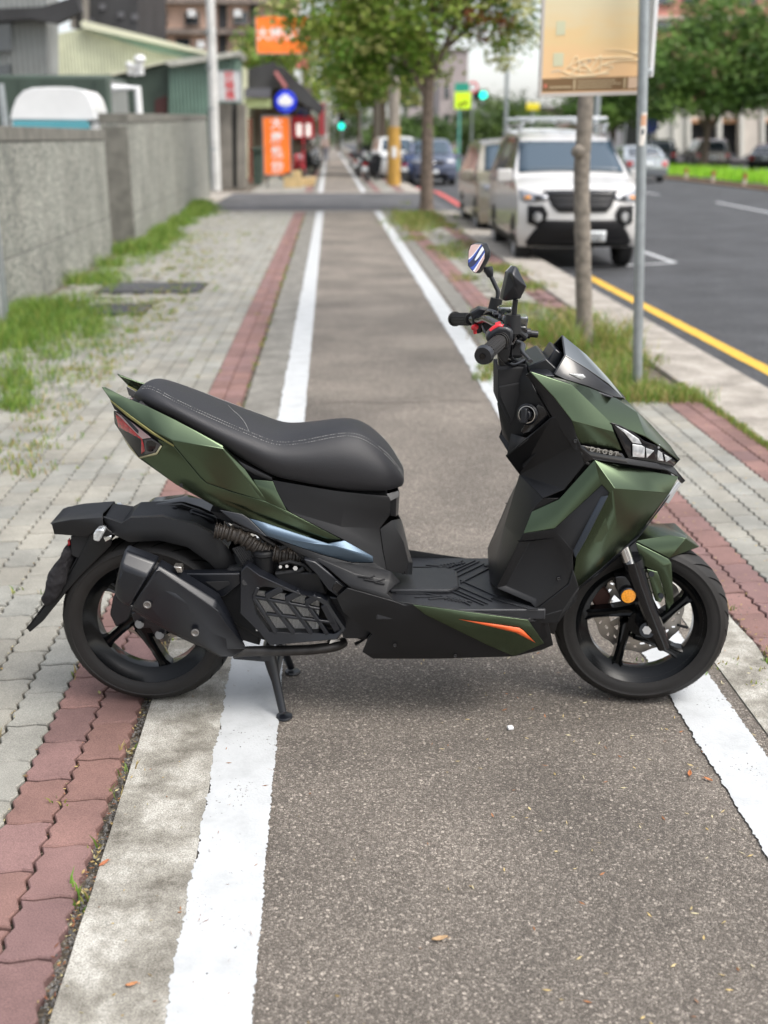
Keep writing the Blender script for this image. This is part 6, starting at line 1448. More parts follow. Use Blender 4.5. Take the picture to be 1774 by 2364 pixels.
crown(t1, [(.1, .2, 4.5, 1.2, 1.2, .9)], 2600, .07, G_OL, 5)
# forked street tree before the side street, olive crown
t2 = empty('street_tree', (2.09, 25.3, -.02), 0, 'forked street tree with a wide olive-green crown, standing just before the side street', 'tree')
mb = MB(); mb.tube([(0, 0, -.05), (0, 0, .25), (0, 0, 2.2), (.02, 0, 2.75)], [.21, .145, .12, .12], 14)
for e in (((.02, 0, 2.6), (-.25, .1, 3.2), (-.5, .2, 4.4)), ((.02, 0, 2.6), (.1, 0, 3.4), (.05, .1, 4.8)), ((.02, 0, 2.6), (.3, -.1, 3.3), (.75, -.2, 4.3)), ((0, 0, 2.3), (-.35, -.1, 2.9), (-.9, -.2, 3.5)), ((.3, -.1, 3.3), (.9, .2, 3.8), (1.5, .2, 4.4))): mb.tube(cr([Vector(q) for q in e], 5), .055, 8)
mb.build('trunk', M_bark, t2, smooth=60)
crown(t2, [(-1.6, 0, 3.3, 1.25, 1.2, .75), (-2.2, .2, 4.4, 1.1, 1.2, .9), (-.4, 0, 4.3, 1.5, 1.5, 1.1), (1.2, .3, 4.5, 1.2, 1.2, .9), (-1.0, .4, 2.95, .9, .9, .35), (1.7, 0, 3.4, .42, .6, .5), (-1.7, .1, 3.0, .8, .7, .45), (-.2, .3, 3.2, .8, .7, .5), (1.9, .3, 4.3, .6, .8, .9), (0, 0, 5.6, 2.4, 1.8, 1.1)], 22000, .088, G_OL, 11)
crown(t2, [(1.15, -.2, 3.75, .55, .5, .42)], 260, .075, [(.22, .075, .03), (.28, .10, .05)], 13, 'withered_leaves')
crown(t2, [(0.02, 0, 1.75, .12, .12, .12)], 50, .05, [(.12, .22, .03)], 14, 'trunk_sprout')
# trees farther along the pavement
FAR = [(2.3, 52, 'street tree with an olive crown just beyond the yellow pole', 1.0), (2.5, 66, 'street tree farther along, its crown merging over the bike lane', 1.1), (-2.6, 62, 'street tree over the scooters on the left of the far bike lane', 1.0), (-2.9, 84, 'small street tree at the far end of the left pavement', 1.1), (2.4, 95, 'farthest street tree right of the bike lane', 1.2)]
for i, (x, y, lab, s_) in enumerate(FAR):
    t = empty('street_tree', (x, y, 0), 0, lab, 'tree', 'trees along the far pavement')
    mb = MB().tube([(0, 0, -.05), (.05, 0, 2.4), (0, 0, 4.2)], [.2, .14, .1], 10); limbs(mb, Vector((0, 0, 3)), Vector((0, 0, 1)), .07, 4, random.Random(i), 1.4); mb.build('trunk', M_bark, t, smooth=60)
    crown(t, [(0, 0, 4.4 * s_, 2.2, 2.2, 1.3), (-.9, 0, 3.5 * s_, 1.3, 1.3, .7), (.9, .4, 3.8 * s_, 1.2, 1.2, .8), (0, 0, 6 * s_, 2.0, 2.0, 1.3)], 6500, .17, G_OL if i % 2 == 0 else G_DK + G_OL[:2], 20 + i)
# broad trees beyond the median
BIG = [(18.6, 58, 1.15, 'broad dark-green tree beyond the median, its trunk nearest the beige building\'s left columns'), (22.6, 57, 1.15, 'broad dark-green tree beyond the median at the right edge'), (15.8, 66, .95, 'smaller round tree behind the steel post, beyond the median')]
for i, (x, y, s_, lab) in enumerate(BIG):
    t = empty('broad_tree', (x, y, -.13), 0, lab, 'tree', 'trees beyond the median')
    mb = MB().tube([(0, 0, 0), (.1, 0, 2.0), (0, 0, 4.0)], [.22, .17, .14], 10); limbs(mb, Vector((.1, 0, 2.0)), Vector((0, 0, 1)), .10, 5, random.Random(40 + i), 2.2); mb.build('trunk', M_bark, t, smooth=60)
    crown(t, [(0, 0, 4.4 * s_, 3.0 * s_, 2.6, 1.7 * s_), (-1.7 * s_, 0, 3.4 * s_, 1.9 * s_, 1.8, 1.0 * s_), (1.7, -.3, 3.6 * s_, 2.0, 1.8, 1.1 * s_), (.5, 0, 6.2 * s_, 2.2, 2.0, 1.3 * s_), (-.8, -1.5, 3.2 * s_, 2.2, 1.2, .8), (1.2, -1.2, 3.0 * s_, 2.0, 1.2, .7)], 12000, .17, [(.10, .19, .04), (.14, .25, .055), (.06, .115, .03), (.20, .32, .075)], 50 + i)
# dark hedge-like trees and small green trees in the distance
for i, (x, y, rx, h, lab) in enumerate(((7.2, 105, 3.4, 3.6, 'dark rounded trees far down the road by the green signals'), (4.3, 78, 1.6, 2.6, 'pale green bushy tree between the yellow pole and the blue car'), (13.2, 90, 3.4, 4.2, 'dark trees far behind the white van\'s roof rack'), (1.2, 170, 6, 6.5, 'hazy trees closing the far end of the bike lane'), (17, 120, 5, 6.5, 'distant dark trees right of the small traffic light'))):
    t = empty('distant_tree', (x, y, -.1), 0, lab, 'tree'); mb = MB().tube([(0, 0, 0), (0, 0, h * .6)], .2, 8); mb.build('trunk', M_bark, t)
    crown(t, [(0, 0, h * .58, rx, 2, h * .42), (-rx * .5, 0, h * .42, rx * .6, 2, h * .3), (rx * .5, 0, h * .45, rx * .6, 2, h * .34)], 3600, .26, G_DK if i != 1 else [(.09, .16, .04), (.12, .19, .05)], 70 + i)

# ---------------------------------------------------------------- grass and weeds as real blades
def blades(name, spots, cols, seed, label=None):
    r = random.Random(seed); V, Fc, T = [], [], []
    for (x, y, z, n, spread, h) in spots:
        for i in range(n):
            px, py = x + r.gauss(0, spread), y + r.gauss(0, spread); hh = h * r.uniform(.5, 1.25); a = r.uniform(0, 6.283); ln = hh * r.uniform(.15, .75)
            wv = (.0022 + .0012 * r.random()) * (1 + max(0, y - 6) * .05); dx, dy = math.cos(a), math.sin(a); b = r.uniform(0, 6.283); sx, sy = math.cos(b) * wv, math.sin(b) * wv
            m0 = len(V); V += [(px - sx, py - sy, z), (px + sx, py + sy, z), (px + dx * ln * .4 + sx * .8, py + dy * ln * .4 + sy * .8, z + hh * .65), (px + dx * ln * .4 - sx * .8, py + dy * ln * .4 - sy * .8, z + hh * .65), (px + dx * ln, py + dy * ln, z + hh)]
            Fc += [(m0, m0 + 1, m0 + 2, m0 + 3), (m0 + 3, m0 + 2, m0 + 4)]; c = cols[r.randrange(len(cols))]; k = r.uniform(.7, 1.3); T += [(c[0] * k, c[1] * k, c[2] * k, 1)] * 5
    return tag(toned(name, V, Fc, T), kind='stuff')
GR = [(.12, .24, .035), (.18, .31, .05), (.09, .19, .03), (.24, .33, .07)]; DRY = [(.42, .34, .14), (.36, .27, .12), (.30, .30, .08), (.24, .30, .06)]
r5 = random.Random(55)
sp = []
def lushL(y): return 0.62 + .38 * noise.noise(Vector((y * .45, 0, 0)))
for i in range(3600):      # along the left walls
    y = 5.0 + 23.5 * r5.random() ** 1.7; wx = -2.86 - .024 * (y - 6) if y < 16.6 else -2.93 - .029 * (y - 17.3)
    wd = (1.45 if y < 12 else .72) * max(.15, lushL(y)); x = wx + abs(r5.gauss(0, .55)) * wd
    nz_ = noise.noise(Vector((x * 1.1, y * .55, 5)))
    near_ = y < 11
    if nz_ < (-.30 if near_ else -.12) + .25 * min(1, (x - wx) / 1.0): continue
    if x - wx > (1.35 if near_ else .95) and r5.random() < .8: continue
    if any(abs(x - c) < a - .12 and abs(y - d) < b - .15 for c, d, a, b in DRAINS): continue
    dd = (x - wx) / max(.3, wd); sp.append((x, y, -.01, 13 if dd < .9 else 5, .035 + .004 * y, (.13 if dd < .6 else .06) * (1 + .012 * y) * (1 + .5 * nz_)))
for (u, v, du, dv, n) in ((35, 830, 45, 40, 110), (100, 745, 80, 50, 170), (40, 880, 30, 20, 40), (190, 720, 60, 30, 60), (180, 690, 60, 30, 130), (300, 540, 60, 30, 160), (230, 600, 40, 20, 120)):
    for i in range(n): e = gp(u + r5.gauss(0, du * .55), v + r5.gauss(0, dv * .55)); sp.append((max(e.x, -2.82), e.y, -.01, r5.randrange(4, 15), .035, r5.uniform(.04, .11)))
blades('wall_grass', sp, GR * 2 + DRY[2:], 1)
sp = []
a_, b2_ = gp(0, 1035), gp(250, 740); c2_ = gp(345, 650); d2_ = gp(440, 560)
for (p, q, n) in ((a_, b2_, 170), (b2_, c2_, 130), (c2_, d2_, 110), (gp(380, 580), gp(470, 500), 90)):
    for i in range(n):
        f = r5.random(); e = p + (q - p) * f; s_ = 1 if noise.noise(Vector((f * 9, n, 0))) > -.2 else 0
        if s_: sp.append((e.x + r5.gauss(0, .05 + .012 * e.y), e.y + r5.gauss(0, .06), -.008, 9, .022, .045))
for i in range(160):      # odd weeds in the joints
    y = 2.2 + 22 * r5.random() ** 1.5; c = r5.randrange(1, 18); sp.append((-.565 - c * PW, y, -.01, 6, .014, .030))
for i in range(120): y = 2.0 + 23 * r5.random() ** 1.3; sp.append((-.555 + r5.gauss(0, .008), y, -.012, 6, .014, .035))
blades('joint_weeds', sp, GR[:2] + DRY, 2)
sp = []
for i in range(2500):      # right verge
    y = 6.75 + (19 * r5.random() ** 1.9); x = r5.uniform(1.25, 2.32)
    dn = noise.noise(Vector((x * 2, y * 1.1, 3))) + (.35 if y < 10 else -.10) + (.25 if y > 22 else 0)
    if y > 10 and x < 1.5: dn -= .3
    if y < 8 and x < 1.45: dn -= .3
    dn -= .10
    if dn > .0: sp.append((x, y, -.012, 12, .04 + .003 * y, .075 + .05 * max(0, dn)))
for (x, y) in ((1.62, 8.9), (1.50, 9.1), (1.75, 8.7), (2.16, 8.75), (2.26, 8.8), (2.1, 9.2), (2.2, 8.5), (1.85, 8.45), (1.4, 9.3)):
    for k in range(6): sp.append((x + r5.gauss(0, .07), y + r5.gauss(0, .1), -.012, 16, .03, .22))
for i in range(300): y = 5.2 + 2.0 * r5.random(); sp.append((2.285 + r5.gauss(0, .012), y, -.008, 6, .012, .035))
for i in range(140): p = gp(905 + 3 * r5.gauss(0, 12), 478 + r5.gauss(0, 12)); sp.append((p.x, p.y, -.012, 14, .08, .12))
for k in range(14): y = 3 + 3.3 * r5.random(); sp.append((1.36 + r5.gauss(0, .01), y, -.012, 8, .015, .03))
for k in range(26): sp.append((1.22 + r5.gauss(0, .10), 3.06 + r5.gauss(0, .07) + 4 * (k % 2), -.005, 6, .014, .02))
for k in range(60): e = gp(1085 - 50 * r5.random(), 790 + 40 * r5.random()); sp.append((e.x, e.y, 0.0, 8, .02, .05))
blades('verge_grass', sp, GR + DRY, 3)
sp = []
for i in range(4200):
    y = 26 + 120 * r5.random() ** 1.5; x = 15.2 + (3.2 * r5.random() if y > 38 else 3.2 * r5.random()); sp.append((x, y, .0, 5, .10, .42))
def thick(name, spots, cols, seed):
    r = random.Random(seed); V, Fc, T = [], [], []
    for (x, y, z, n, spread, h) in spots:
        for i in range(n):
            px, py = x + r.gauss(0, spread), y + r.gauss(0, spread); hh = h * r.uniform(.5, 1.1); a = r.uniform(0, 6.283); wv = .03
            sx, sy = math.cos(a) * wv, math.sin(a) * wv; m0 = len(V); V += [(px - sx, py - sy, z), (px + sx, py + sy, z), (px + r.gauss(0, .08), py, z + hh)]; Fc.append((m0, m0 + 1, m0 + 2)); c = cols[r.randrange(len(cols))]; k = r.uniform(.8, 1.2); T += [(c[0] * k, c[1] * k, c[2] * k, 1)] * 3
    return tag(toned(name, V, Fc, T), kind='stuff')
thick('median_grass', sp, [(.32, .62, .04), (.42, .70, .07), (.24, .52, .04)], 4)
mb = MB().box(15.0, 18.6, 20, 170, -.13, .02); tag(mb.build('median', M_soil), kind='structure')
mb = MB().box(14.75, 15.0, 20, 170, -.13, -.05); tag(mb.build('median_kerb', mat('ochre_kerb', (.30, .20, .12), .8, var=.2, vscale=3)), kind='structure')
mb = MB().add([(18.6, 20, -.12), (200, 20, -.12), (200, 400, -.12), (18.6, 400, -.12)], [(0, 1, 2, 3)]); tag(mb.build('far_road', M_road, smooth=0), kind='structure')
M_bolr = mat('bollard_red', (.35, .08, .05), .6); M_bolw = mat('bollard_white', (.5, .42, .38), .6)
first = None
for i, (x, y) in enumerate(((1470 / K, 395), (1500 / K, 398), (1550 / K, 402), (1600 / K, 404), (1655 / K, 411), (1722 / K, 407))):
    if first is None:
        first = empty('bollard', (0, 0, 0), 0, 'x', 'bollard', 'short red and white bollards along the median edge'); MB().tube([(0, 0, 0), (0, 0, .22)], .07, 10).build('bollard_base', M_bolw, first); MB().tube([(0, 0, .22), (0, 0, .42)], .07, 10).build('bollard_top', M_bolr, first); bo = first
    else: bo = copy_tree(first)
    yy = (57.5, 52.5, 48.5, 45, 41.5, 38.5)[i]; bo.location = (14.88, yy, -.05)
    bo['label'] = 'short red-topped bollard on the median edge, ' + ('farthest of six from the camera', 'second farthest of six', 'third farthest of six', 'third nearest of six', 'second nearest of six', 'nearest of six to the camera')[i]

# ---------------------------------------------------------------- litter on the ground
r6 = random.Random(66); V, Fc, T = [], [], []
def bit(x, y, z, L, wv, c):
    a = r6.uniform(0, 6.283); dx, dy = math.cos(a), math.sin(a); m0 = len(V); h = r6.uniform(.0005, .003)
    V.extend([(x - dx * L, y - dy * L, z + .0006), (x - dy * wv, y + dx * wv, z + h), (x + dx * L, y + dy * L, z + .001 + h), (x + dy * wv, y - dx * wv, z + .0006)]); Fc.append((m0, m0 + 1, m0 + 2, m0 + 3)); k = r6.uniform(.75, 1.2); T.extend([(c[0] * k, c[1] * k, c[2] * k, 1)] * 4)
LC = [(.50, .38, .15), (.42, .30, .12), (.30, .14, .06), (.48, .42, .22), (.22, .09, .05)]
for i in range(330): y = 1.5 + 4 * r6.random() ** 1.3; bit(-.548 + r6.gauss(0, .009), y, .001, r6.uniform(.003, .009), r6.uniform(.0012, .003), LC[r6.randrange(5)])
for i in range(520):
    y = 1.5 + 5 * r6.random() ** 1.2; c = r6.randrange(0, 14); ph = (y / (PL / 3)) % 1.0; bit(-.565 - c * PW + .0062 * (4 * abs(ph - .5) - 1) + r6.gauss(0, .003), y, .0005, r6.uniform(.003, .008), r6.uniform(.001, .0022), LC[r6.randrange(4)])
for i in range(230): x_ = 1.25 - 1.0 * r6.random() ** 1.6; bit(x_, 1.45 + 1.9 * r6.random(), .002, r6.uniform(.005, .011), r6.uniform(.0014, .0026), ((.72, .58, .30), (.66, .50, .22), (.70, .62, .40), (.40, .18, .08))[r6.randrange(4)])
for i in range(40): bit(r6.uniform(-.15, .5), 1.6 + 2.5 * r6.random(), .001, r6.uniform(.003, .007), .0013, LC[r6.randrange(4)])
for i in range(45): bit(r6.uniform(-.31, -.17), 1.6 + 2.0 * r6.random(), .006, r6.uniform(.003, .012), .0007, LC[4] if i % 2 else LC[2])
for i in range(35): bit(r6.uniform(-.53, -.33), 1.6 + 1.8 * r6.random(), .005, r6.uniform(.003, .007), .0015, LC[r6.randrange(4)])
for i in range(320): bit(1.345 + r6.gauss(0, .03), 2.9 + 3 * r6.random(), .001, r6.uniform(.003, .008), .002, LC[r6.randrange(4)])
for i in range(420): bit(r6.uniform(1.35, 2.27), 3.2 + 3.4 * r6.random(), .002, r6.uniform(.004, .010), .002, LC[r6.randrange(4)])
for i in range(650): bit(r6.uniform(1.2, 2.3), 6.6 + 3.5 * r6.random(), .02 + .03 * r6.random(), r6.uniform(.008, .022), .007, LC[r6.randrange(5)])
for i in range(500): bit(r6.uniform(-2.8, -.6), 5 + 8 * r6.random(), .004, r6.uniform(.006, .014), .003, LC[r6.randrange(4)])
tag(toned('leaf_litter', V, Fc, T), kind='stuff')
# pebbles in the gravel gaps
V, Fc, T = [], [], []
for i in range(2600):
    x = (-.550 + r6.gauss(0, .007)) if i % 5 < 3 else (1.335 + abs(r6.gauss(0, .035))); y = 1.45 + (3.2 * r6.random() if i % 5 < 3 else 1.5 + 2.4 * r6.random()); s_ = r6.uniform(.0015, .0045); m0 = len(V)
    for d in ((1, 0, 0), (-1, 0, 0), (0, 1, 0), (0, -1, 0), (0, 0, 1)): V.append((x + d[0] * s_ * r6.uniform(.7, 1.3), y + d[1] * s_ * r6.uniform(.7, 1.3), -.008 + d[2] * s_ + (.004 if i % 5 >= 3 else 0)))
    Fc += [(m0, m0 + 2, m0 + 4), (m0 + 2, m0 + 1, m0 + 4), (m0 + 1, m0 + 3, m0 + 4), (m0 + 3, m0, m0 + 4)]; k = r6.uniform(.06, .26); T += [(k, k * .96, k * .9, 1)] * 5
tag(toned('joint_gravel', V, Fc, T), kind='stuff')
def dry_leaf(u, v, L, rz, label, col, z=.003):
    p = gp(u, v); V = []; 
    rows = []
    for i in range(7):
        f = i / 6; wv = L * .34 * math.sin(math.pi * min(1, f * 1.02)) ** .8 + .0006; x = (f - .5) * L * 2; zc = .35 * L * (abs(f - .4) ** 1.5)
        rows.append([Vector((x, s * wv, zc + (abs(s) ** 1.5) * L * .28 * (1 if i % 2 else .8) + .001)) for s in (-1, -.5, 0, .5, 1)])
    mb = MB().grid(rows); mb.tube([(L, 0, .03 * L), (L * 1.35, L * .1, .10 * L)], .0007, 5)
    o = mb.build('dry_leaf', mat('dry_leaf', col, .7, var=.4, vscale=60), None, smooth=50, solid=.0006); o.location = (p.x, p.y, z); o.rotation_euler = (0, 0, rz); return tag(o, label, 'leaf')
dry_leaf(950, 2034, .017, .2, 'curled tan leaf lying alone on the asphalt in the foreground', (.42, .28, .15))
dry_leaf(1490, 1676, .014, 1.2, 'rust-brown crumpled leaf next to the right white line, left of its twin', (.42, .15, .05))
dry_leaf(1530, 1688, .012, 2.4, 'thin orange leaf curl touching the edge of the right white line', (.45, .18, .07))
dry_leaf(225, 1945 - 75, .014, .9, 'rust leaf caught between the red pavers and the concrete edging', (.40, .14, .06))
dry_leaf(285, 2150 - 15, .012, .3, 'orange-brown leaf on the concrete edging near the bottom left', (.45, .20, .08), .006)
dry_leaf(215, 1500, .010, 2.0, 'small yellowish leaf cluster between the two columns of red pavers', (.45, .40, .16))
pb = gp(1103, 1576); mb = MB().box(-.008, .008, -.006, .007, 0, .009, M=Matrix.Rotation(.2, 4, 'Z')); o = mb.build('white_pebble', M_wt, bevel=.002); o.location = (pb.x, pb.y, .001); tag(o, 'small white chip lying on the asphalt in front of the floorboard', 'pebble')
# ================================================================ VEHICLES
M_tyre2 = mat('car_tyre', (.015, .015, .015), .8); M_alloy = mat('alloy', (.42, .42, .42), .35, .8); M_trim = mat('black_trim', (.006, .006, .007), .55, spec=.25); M_plate = mat('number_plate', (.72, .75, .76), .5)
M_head = mat('car_headlight', (.30, .31, .33), .12, .4, coat=1.0); M_tail = mat('car_tail_lamp', (.45, .01, .01), .2, coat=.8); M_wsc = mat('windscreen_glass', (.05, .075, .10), .12, spec=.35)
def interp(P, z):
    for (y0, z0), (y1, z1) in zip(P, P[1:]):
        if z0 <= z <= z1: return y0 + (y1 - y0) * (z - z0) / max(1e-6, z1 - z0)
    return P[-1][0] if z > P[-1][1] else P[0][0]
class Car:
    """front faces -y, front bumper at y = 0, ground at z = 0. front / rear: (y, z) rising; roof: between them"""
    def __init__(s, root, front, rear, hw, belt, paint, taper=.2, nose=.12):
        s.r = root; s.f = front; s.b = rear; s.hw = hw; s.belt = belt; s.t = taper; s.n = nose; s.L = max(y for y, z in rear); s.H = max(z for y, z in front + rear)
        prof = front + rear[::-1]; mb = MB().prism([(-hw, y, z) for y, z in prof], (2 * hw, 0, 0))
        me = bpy.data.meshes.new('body'); me.from_pydata(mb.v, [], mb.f); bm = bmesh.new(); bm.from_mesh(me); bmesh.ops.recalc_face_normals(bm, faces=bm.faces)
        def cut(co, no): bmesh.ops.bisect_plane(bm, geom=list(bm.verts) + list(bm.edges) + list(bm.faces), plane_co=co, plane_no=no)
        for f in (-.92, -.75, -.4, 0, .4, .75, .92): cut((f * hw, 0, 0), (1, 0, 0))
        for k in range(1, 12): cut((0, s.L * k / 12, 0), (0, 1, 0))
        for z in (.45, .65, belt - .15, belt, (belt + s.H) / 2, s.H - .08): cut((0, 0, z), (0, 0, 1))
        for v in bm.verts: v.co = s.D(*v.co)
        bm.to_mesh(me); bm.free(); me.materials.append(paint); o = bpy.data.objects.new('body', me); COL.objects.link(o); o.parent = root
        me.shade_smooth(); me.set_sharp_from_angle(angle=R_(40)); md = o.modifiers.new('b', 'BEVEL'); md.width = .03; md.segments = 2; md.limit_method = 'ANGLE'; md.angle_limit = R_(35); s.body = o
    def D(s, x, y, z):
        k = 1.0
        if z > s.belt: k -= s.t * (z - s.belt) / (s.H - s.belt)
        elif z < .45: k -= .05 * (.45 - z) / .3
        k -= .03 * max(0, z - s.belt + .35) * 0
        x2 = x * k; e = abs(x / s.hw)
        y2 = y + s.n * e ** 3 * max(0, 1 - y / .9) - s.n * .8 * e ** 3 * max(0, 1 - (s.L - y) / .8)
        z2 = z - .05 * e ** 4 * (1 if z > s.H - .12 else 0) - .02 * e ** 4 * (1 if s.belt < z < s.H - .2 else 0)
        if y < 1.3 and .88 < z <= s.belt + .12: z2 -= .055 * e ** 3 * (1 - y / 1.3)
        return Vector((x2, y2, z2))
    def front(s, name, pts, m, off=.012, parent=None, rear=False, th=.03, bevel=.006):
        bm = bmesh.new(); bm.faces.new([bm.verts.new((x, 0, z)) for x, z in pts])
        xs = [p[0] for p in pts]; zs = [p[1] for p in pts]
        for lo, hi, no, st in ((min(xs), max(xs), (1, 0, 0), .06), (min(zs), max(zs), (0, 0, 1), .05)):
            n = int((hi - lo) / st)
            for k in range(1, n + 1): bmesh.ops.bisect_plane(bm, geom=list(bm.verts) + list(bm.edges) + list(bm.faces), plane_co=tuple(c * (lo + k * (hi - lo) / (n + 1)) for c in no), plane_no=no)
        for v in bm.verts: v.co = s.D(v.co.x, interp(s.b if rear else s.f, v.co.z), v.co.z) + Vector((0, off if rear else -off, 0))
        bmesh.ops.recalc_face_normals(bm, faces=bm.faces)
        for f_ in bm.faces:
            if (f_.normal.y < 0) == rear: f_.normal_flip()
        me = bpy.data.meshes.new(name); bm.to_mesh(me); bm.free(); me.materials.append(m); o = bpy.data.objects.new(name, me); COL.objects.link(o); o.parent = parent or s.r
        me.shade_smooth(); md = o.modifiers.new('s', 'SOLIDIFY'); md.thickness = th; md.offset = -1; return o
    def screen(s, name, z0, z1, w0, w1, m, rear=False, off=.012):
        rows = []
        for i in range(7):
            f = i / 6; z = z0 + (z1 - z0) * f; y = interp(s.b if rear else s.f, z); w_ = w0 + (w1 - w0) * f
            rows.append([s.D(x * w_, y, z) + Vector((0, off if rear else -off, off * .6)) for x in (-1, -.8, -.4, 0, .4, .8, 1)])
        return MB().grid(rows).build(name, m, s.r, smooth=60, solid=.004)
    def side(s, name, pts, m, off=.012, parent=None, th=.02):
        for sg in (-1, 1):
            P = [s.D(sg * s.hw, y, z) + Vector((sg * off, 0, 0)) for y, z in pts]
            MB().prism(P, (-sg * th, 0, 0)).build(name, m, parent or s.r, bevel=.004, smooth=30)
    def wheels(s, ys, R, wd=.20):
        for y in ys:
            for sg in (-1, 1):
                cx = sg * (s.hw - wd / 2 - .01); w_ = empty('wheel', (cx, y, R)); w_.parent = s.r
                MB().lathe([(R * .62, wd / 2), (R * .9, wd / 2), (R, wd / 2 - .03), (R, -wd / 2 + .03), (R * .9, -wd / 2), (R * .62, -wd / 2)], axis=(1, 0, 0), n=32, close=True).build('tyre', M_tyre2, w_, smooth=35)
                mb = MB().lathe([(0, sg * wd * .38), (R * .3, sg * wd * .42), (R * .34, sg * wd * .2), (R * .55, sg * wd * .2), (R * .58, sg * wd * .48), (R * .64, sg * wd * .49), (R * .64, -sg * wd * .3)], axis=(1, 0, 0), n=32)
                for k in range(5):
                    a = 2 * math.pi * k / 5; d = Vector((0, math.cos(a), math.sin(a))); t = Vector((0, -d.z, d.y)); X = Vector((sg * wd * .36, 0, 0))
                    mb.prism([d * R * .2 + t * R * .12 + X, d * R * .6 + t * R * .09 + X, d * R * .6 - t * R * .09 + X, d * R * .2 - t * R * .12 + X], (sg * .02, 0, 0))
                mb.build('rim', M_alloy, w_, smooth=35)
                P = [s.D(sg * s.hw, y + (R + .06) * math.cos(a), R + (R + .06) * math.sin(a)) + Vector((sg * .004, 0, 0)) for a in [math.pi * k / 14 for k in range(15)]]
                MB().prism(P, (-sg * .02, 0, 0)).build('wheel_arch', M_trim, s.r, smooth=0)
    def mirrors(s, y, z, m):
        for sg in (-1, 1):
            c = s.D(sg * s.hw, y, z); mb = MB().box(-.10, .10, -.06, .06, -.08, .09, M=Matrix.Translation(c + Vector((sg * .12, 0, .02)))); mb.box(-.06, .06, -.02, .02, -.03, .01, M=Matrix.Translation(c + Vector((sg * .03, 0, -.03)))); mb.build('wing_mirror', m, s.r, bevel=.03, seg=3)

# --- white van -----------------------------------------------------------
M_van = mat('white_car_paint', (.54, .53, .51), .22, coat=.8, var=.03, vscale=2)
vr = empty('parked_van', (3.29, 15.05, -.13), R_(-1.5), 'white compact van with black grille and roof rack, parked facing the camera', 'van')
V_ = Car(vr, [(.12, .30), (.03, .38), (.0, .55), (.02, .80), (.12, 1.0), (.24, 1.08), (.95, 1.23), (1.66, 1.66), (2.0, 1.75), (2.4, 1.79)], [(3.95, .34), (4.02, .5), (4.02, 1.1), (3.9, 1.7), (3.6, 1.83)], .81, 1.16, M_van, .27, .26)
V_.screen('windscreen', 1.25, 1.635, .755, .80, M_wsc)
V_.front('grille', [(-.46, 1.0), (.46, 1.0), (.40, .84), (.32, .76), (-.32, .76), (-.40, .84)], M_trim)
gm = V_.front('grille_bar', [(-.50, 1.035), (.50, 1.035), (.44, .985), (-.44, .985)], M_gloss, .02)
V_.front('grille_slat', [(-.40, .925), (.40, .925), (.38, .905), (-.38, .905)], M_gloss, .02)
V_.front('grille_slat', [(-.37, .86), (.37, .86), (.35, .84), (-.35, .84)], M_gloss, .02)
V_.front('emblem', [(-.095, .96), (-.05, 1.0), (.05, 1.0), (.095, .96), (.05, .92), (-.05, .92)], M_chrome, .035, bevel=.01)
for sg in (-1, 1):
    V_.front('headlight', [(sg * .79, 1.075), (sg * .72, 1.05), (sg * .56, .995), (sg * .44, .975), (sg * .46, .925), (sg * .60, .90), (sg * .74, .915), (sg * .79, .97)], M_head, .02)
    V_.front('headlight_bezel', [(sg * .62, .985), (sg * .52, .965), (sg * .50, .935), (sg * .60, .925)], M_trim, .026, th=.02)
for sg in (-1, 1):
    V_.front('indicator', [(sg * .66, .985), (sg * .74, .985), (sg * .74, .95), (sg * .66, .95)], M_amber, .028, th=.02)
    fs = V_.front('fog_surround', [(sg * .70, .84), (sg * .50, .84), (sg * .45, .74), (sg * .48, .64), (sg * .58, .57), (sg * .70, .62)], M_trim, .02)
    V_.front('fog_lamp', [(sg * .63, .73), (sg * .58, .76), (sg * .53, .72), (sg * .53, .66), (sg * .58, .63), (sg * .63, .66)], M_alloy, .04, th=.02)
V_.front('lower_grille', [(-.50, .66), (.50, .66), (.62, .52), (.70, .40), (.55, .36), (-.55, .36), (-.70, .40), (-.62, .52)], M_trim, .014)
V_.front('bumper_skirt', [(-.72, .38), (.72, .38), (.70, .31), (-.70, .31)], M_trim, .018)
pl_ = V_.front('number_plate', [(.0, .52), (.32, .52), (.32, .38), (.0, .38)], M_plate, .035, th=.015)
text('·7·2·7·'.replace('·', ''), .11, mat('plate_ink', (.05, .05, .06), .6), V_.D(.20, 0, .45) + Vector((0, -.055, 0)), vr, name='plate_number')
V_.side('side_window', [(1.05, 1.22), (1.62, 1.70), (2.1, 1.72), (2.1, 1.22)], M_glass); V_.side('side_window', [(2.16, 1.22), (2.16, 1.72), (3.0, 1.71), (3.0, 1.22)], M_glass); V_.side('side_window', [(3.06, 1.22), (3.06, 1.70), (3.7, 1.62), (3.78, 1.22)], M_glass)
V_.side('door_handle', [(1.95, 1.06), (2.10, 1.06), (2.10, 1.03), (1.95, 1.03)], M_van, .03); V_.side('door_seam', [(1.0, .35), (1.012, .35), (1.012, 1.16), (1.0, 1.16)], M_trim, .003); V_.side('door_seam', [(2.12, .35), (2.132, .35), (2.132, 1.7), (2.12, 1.7)], M_trim, .003); V_.side('sill', [(1.1, .38), (2.75, .40), (2.75, .31), (1.1, .31)], M_trim, .01)
V_.wheels((.70, 3.15), .325); V_.mirrors(1.0, 1.20, M_van)
mb = MB()
for y in (2.0, 2.9): mb.box(-.66, .66, y - .04, y + .04, 1.93, 1.97)
for x in (-.60, .60): mb.box(x - .025, x + .025, 1.7, 3.5, 1.845, 1.88)
for x in (-.45, -.15, .15, .45): mb.box(x - .02, x + .02, 1.7, 3.4, 1.885, 1.905)
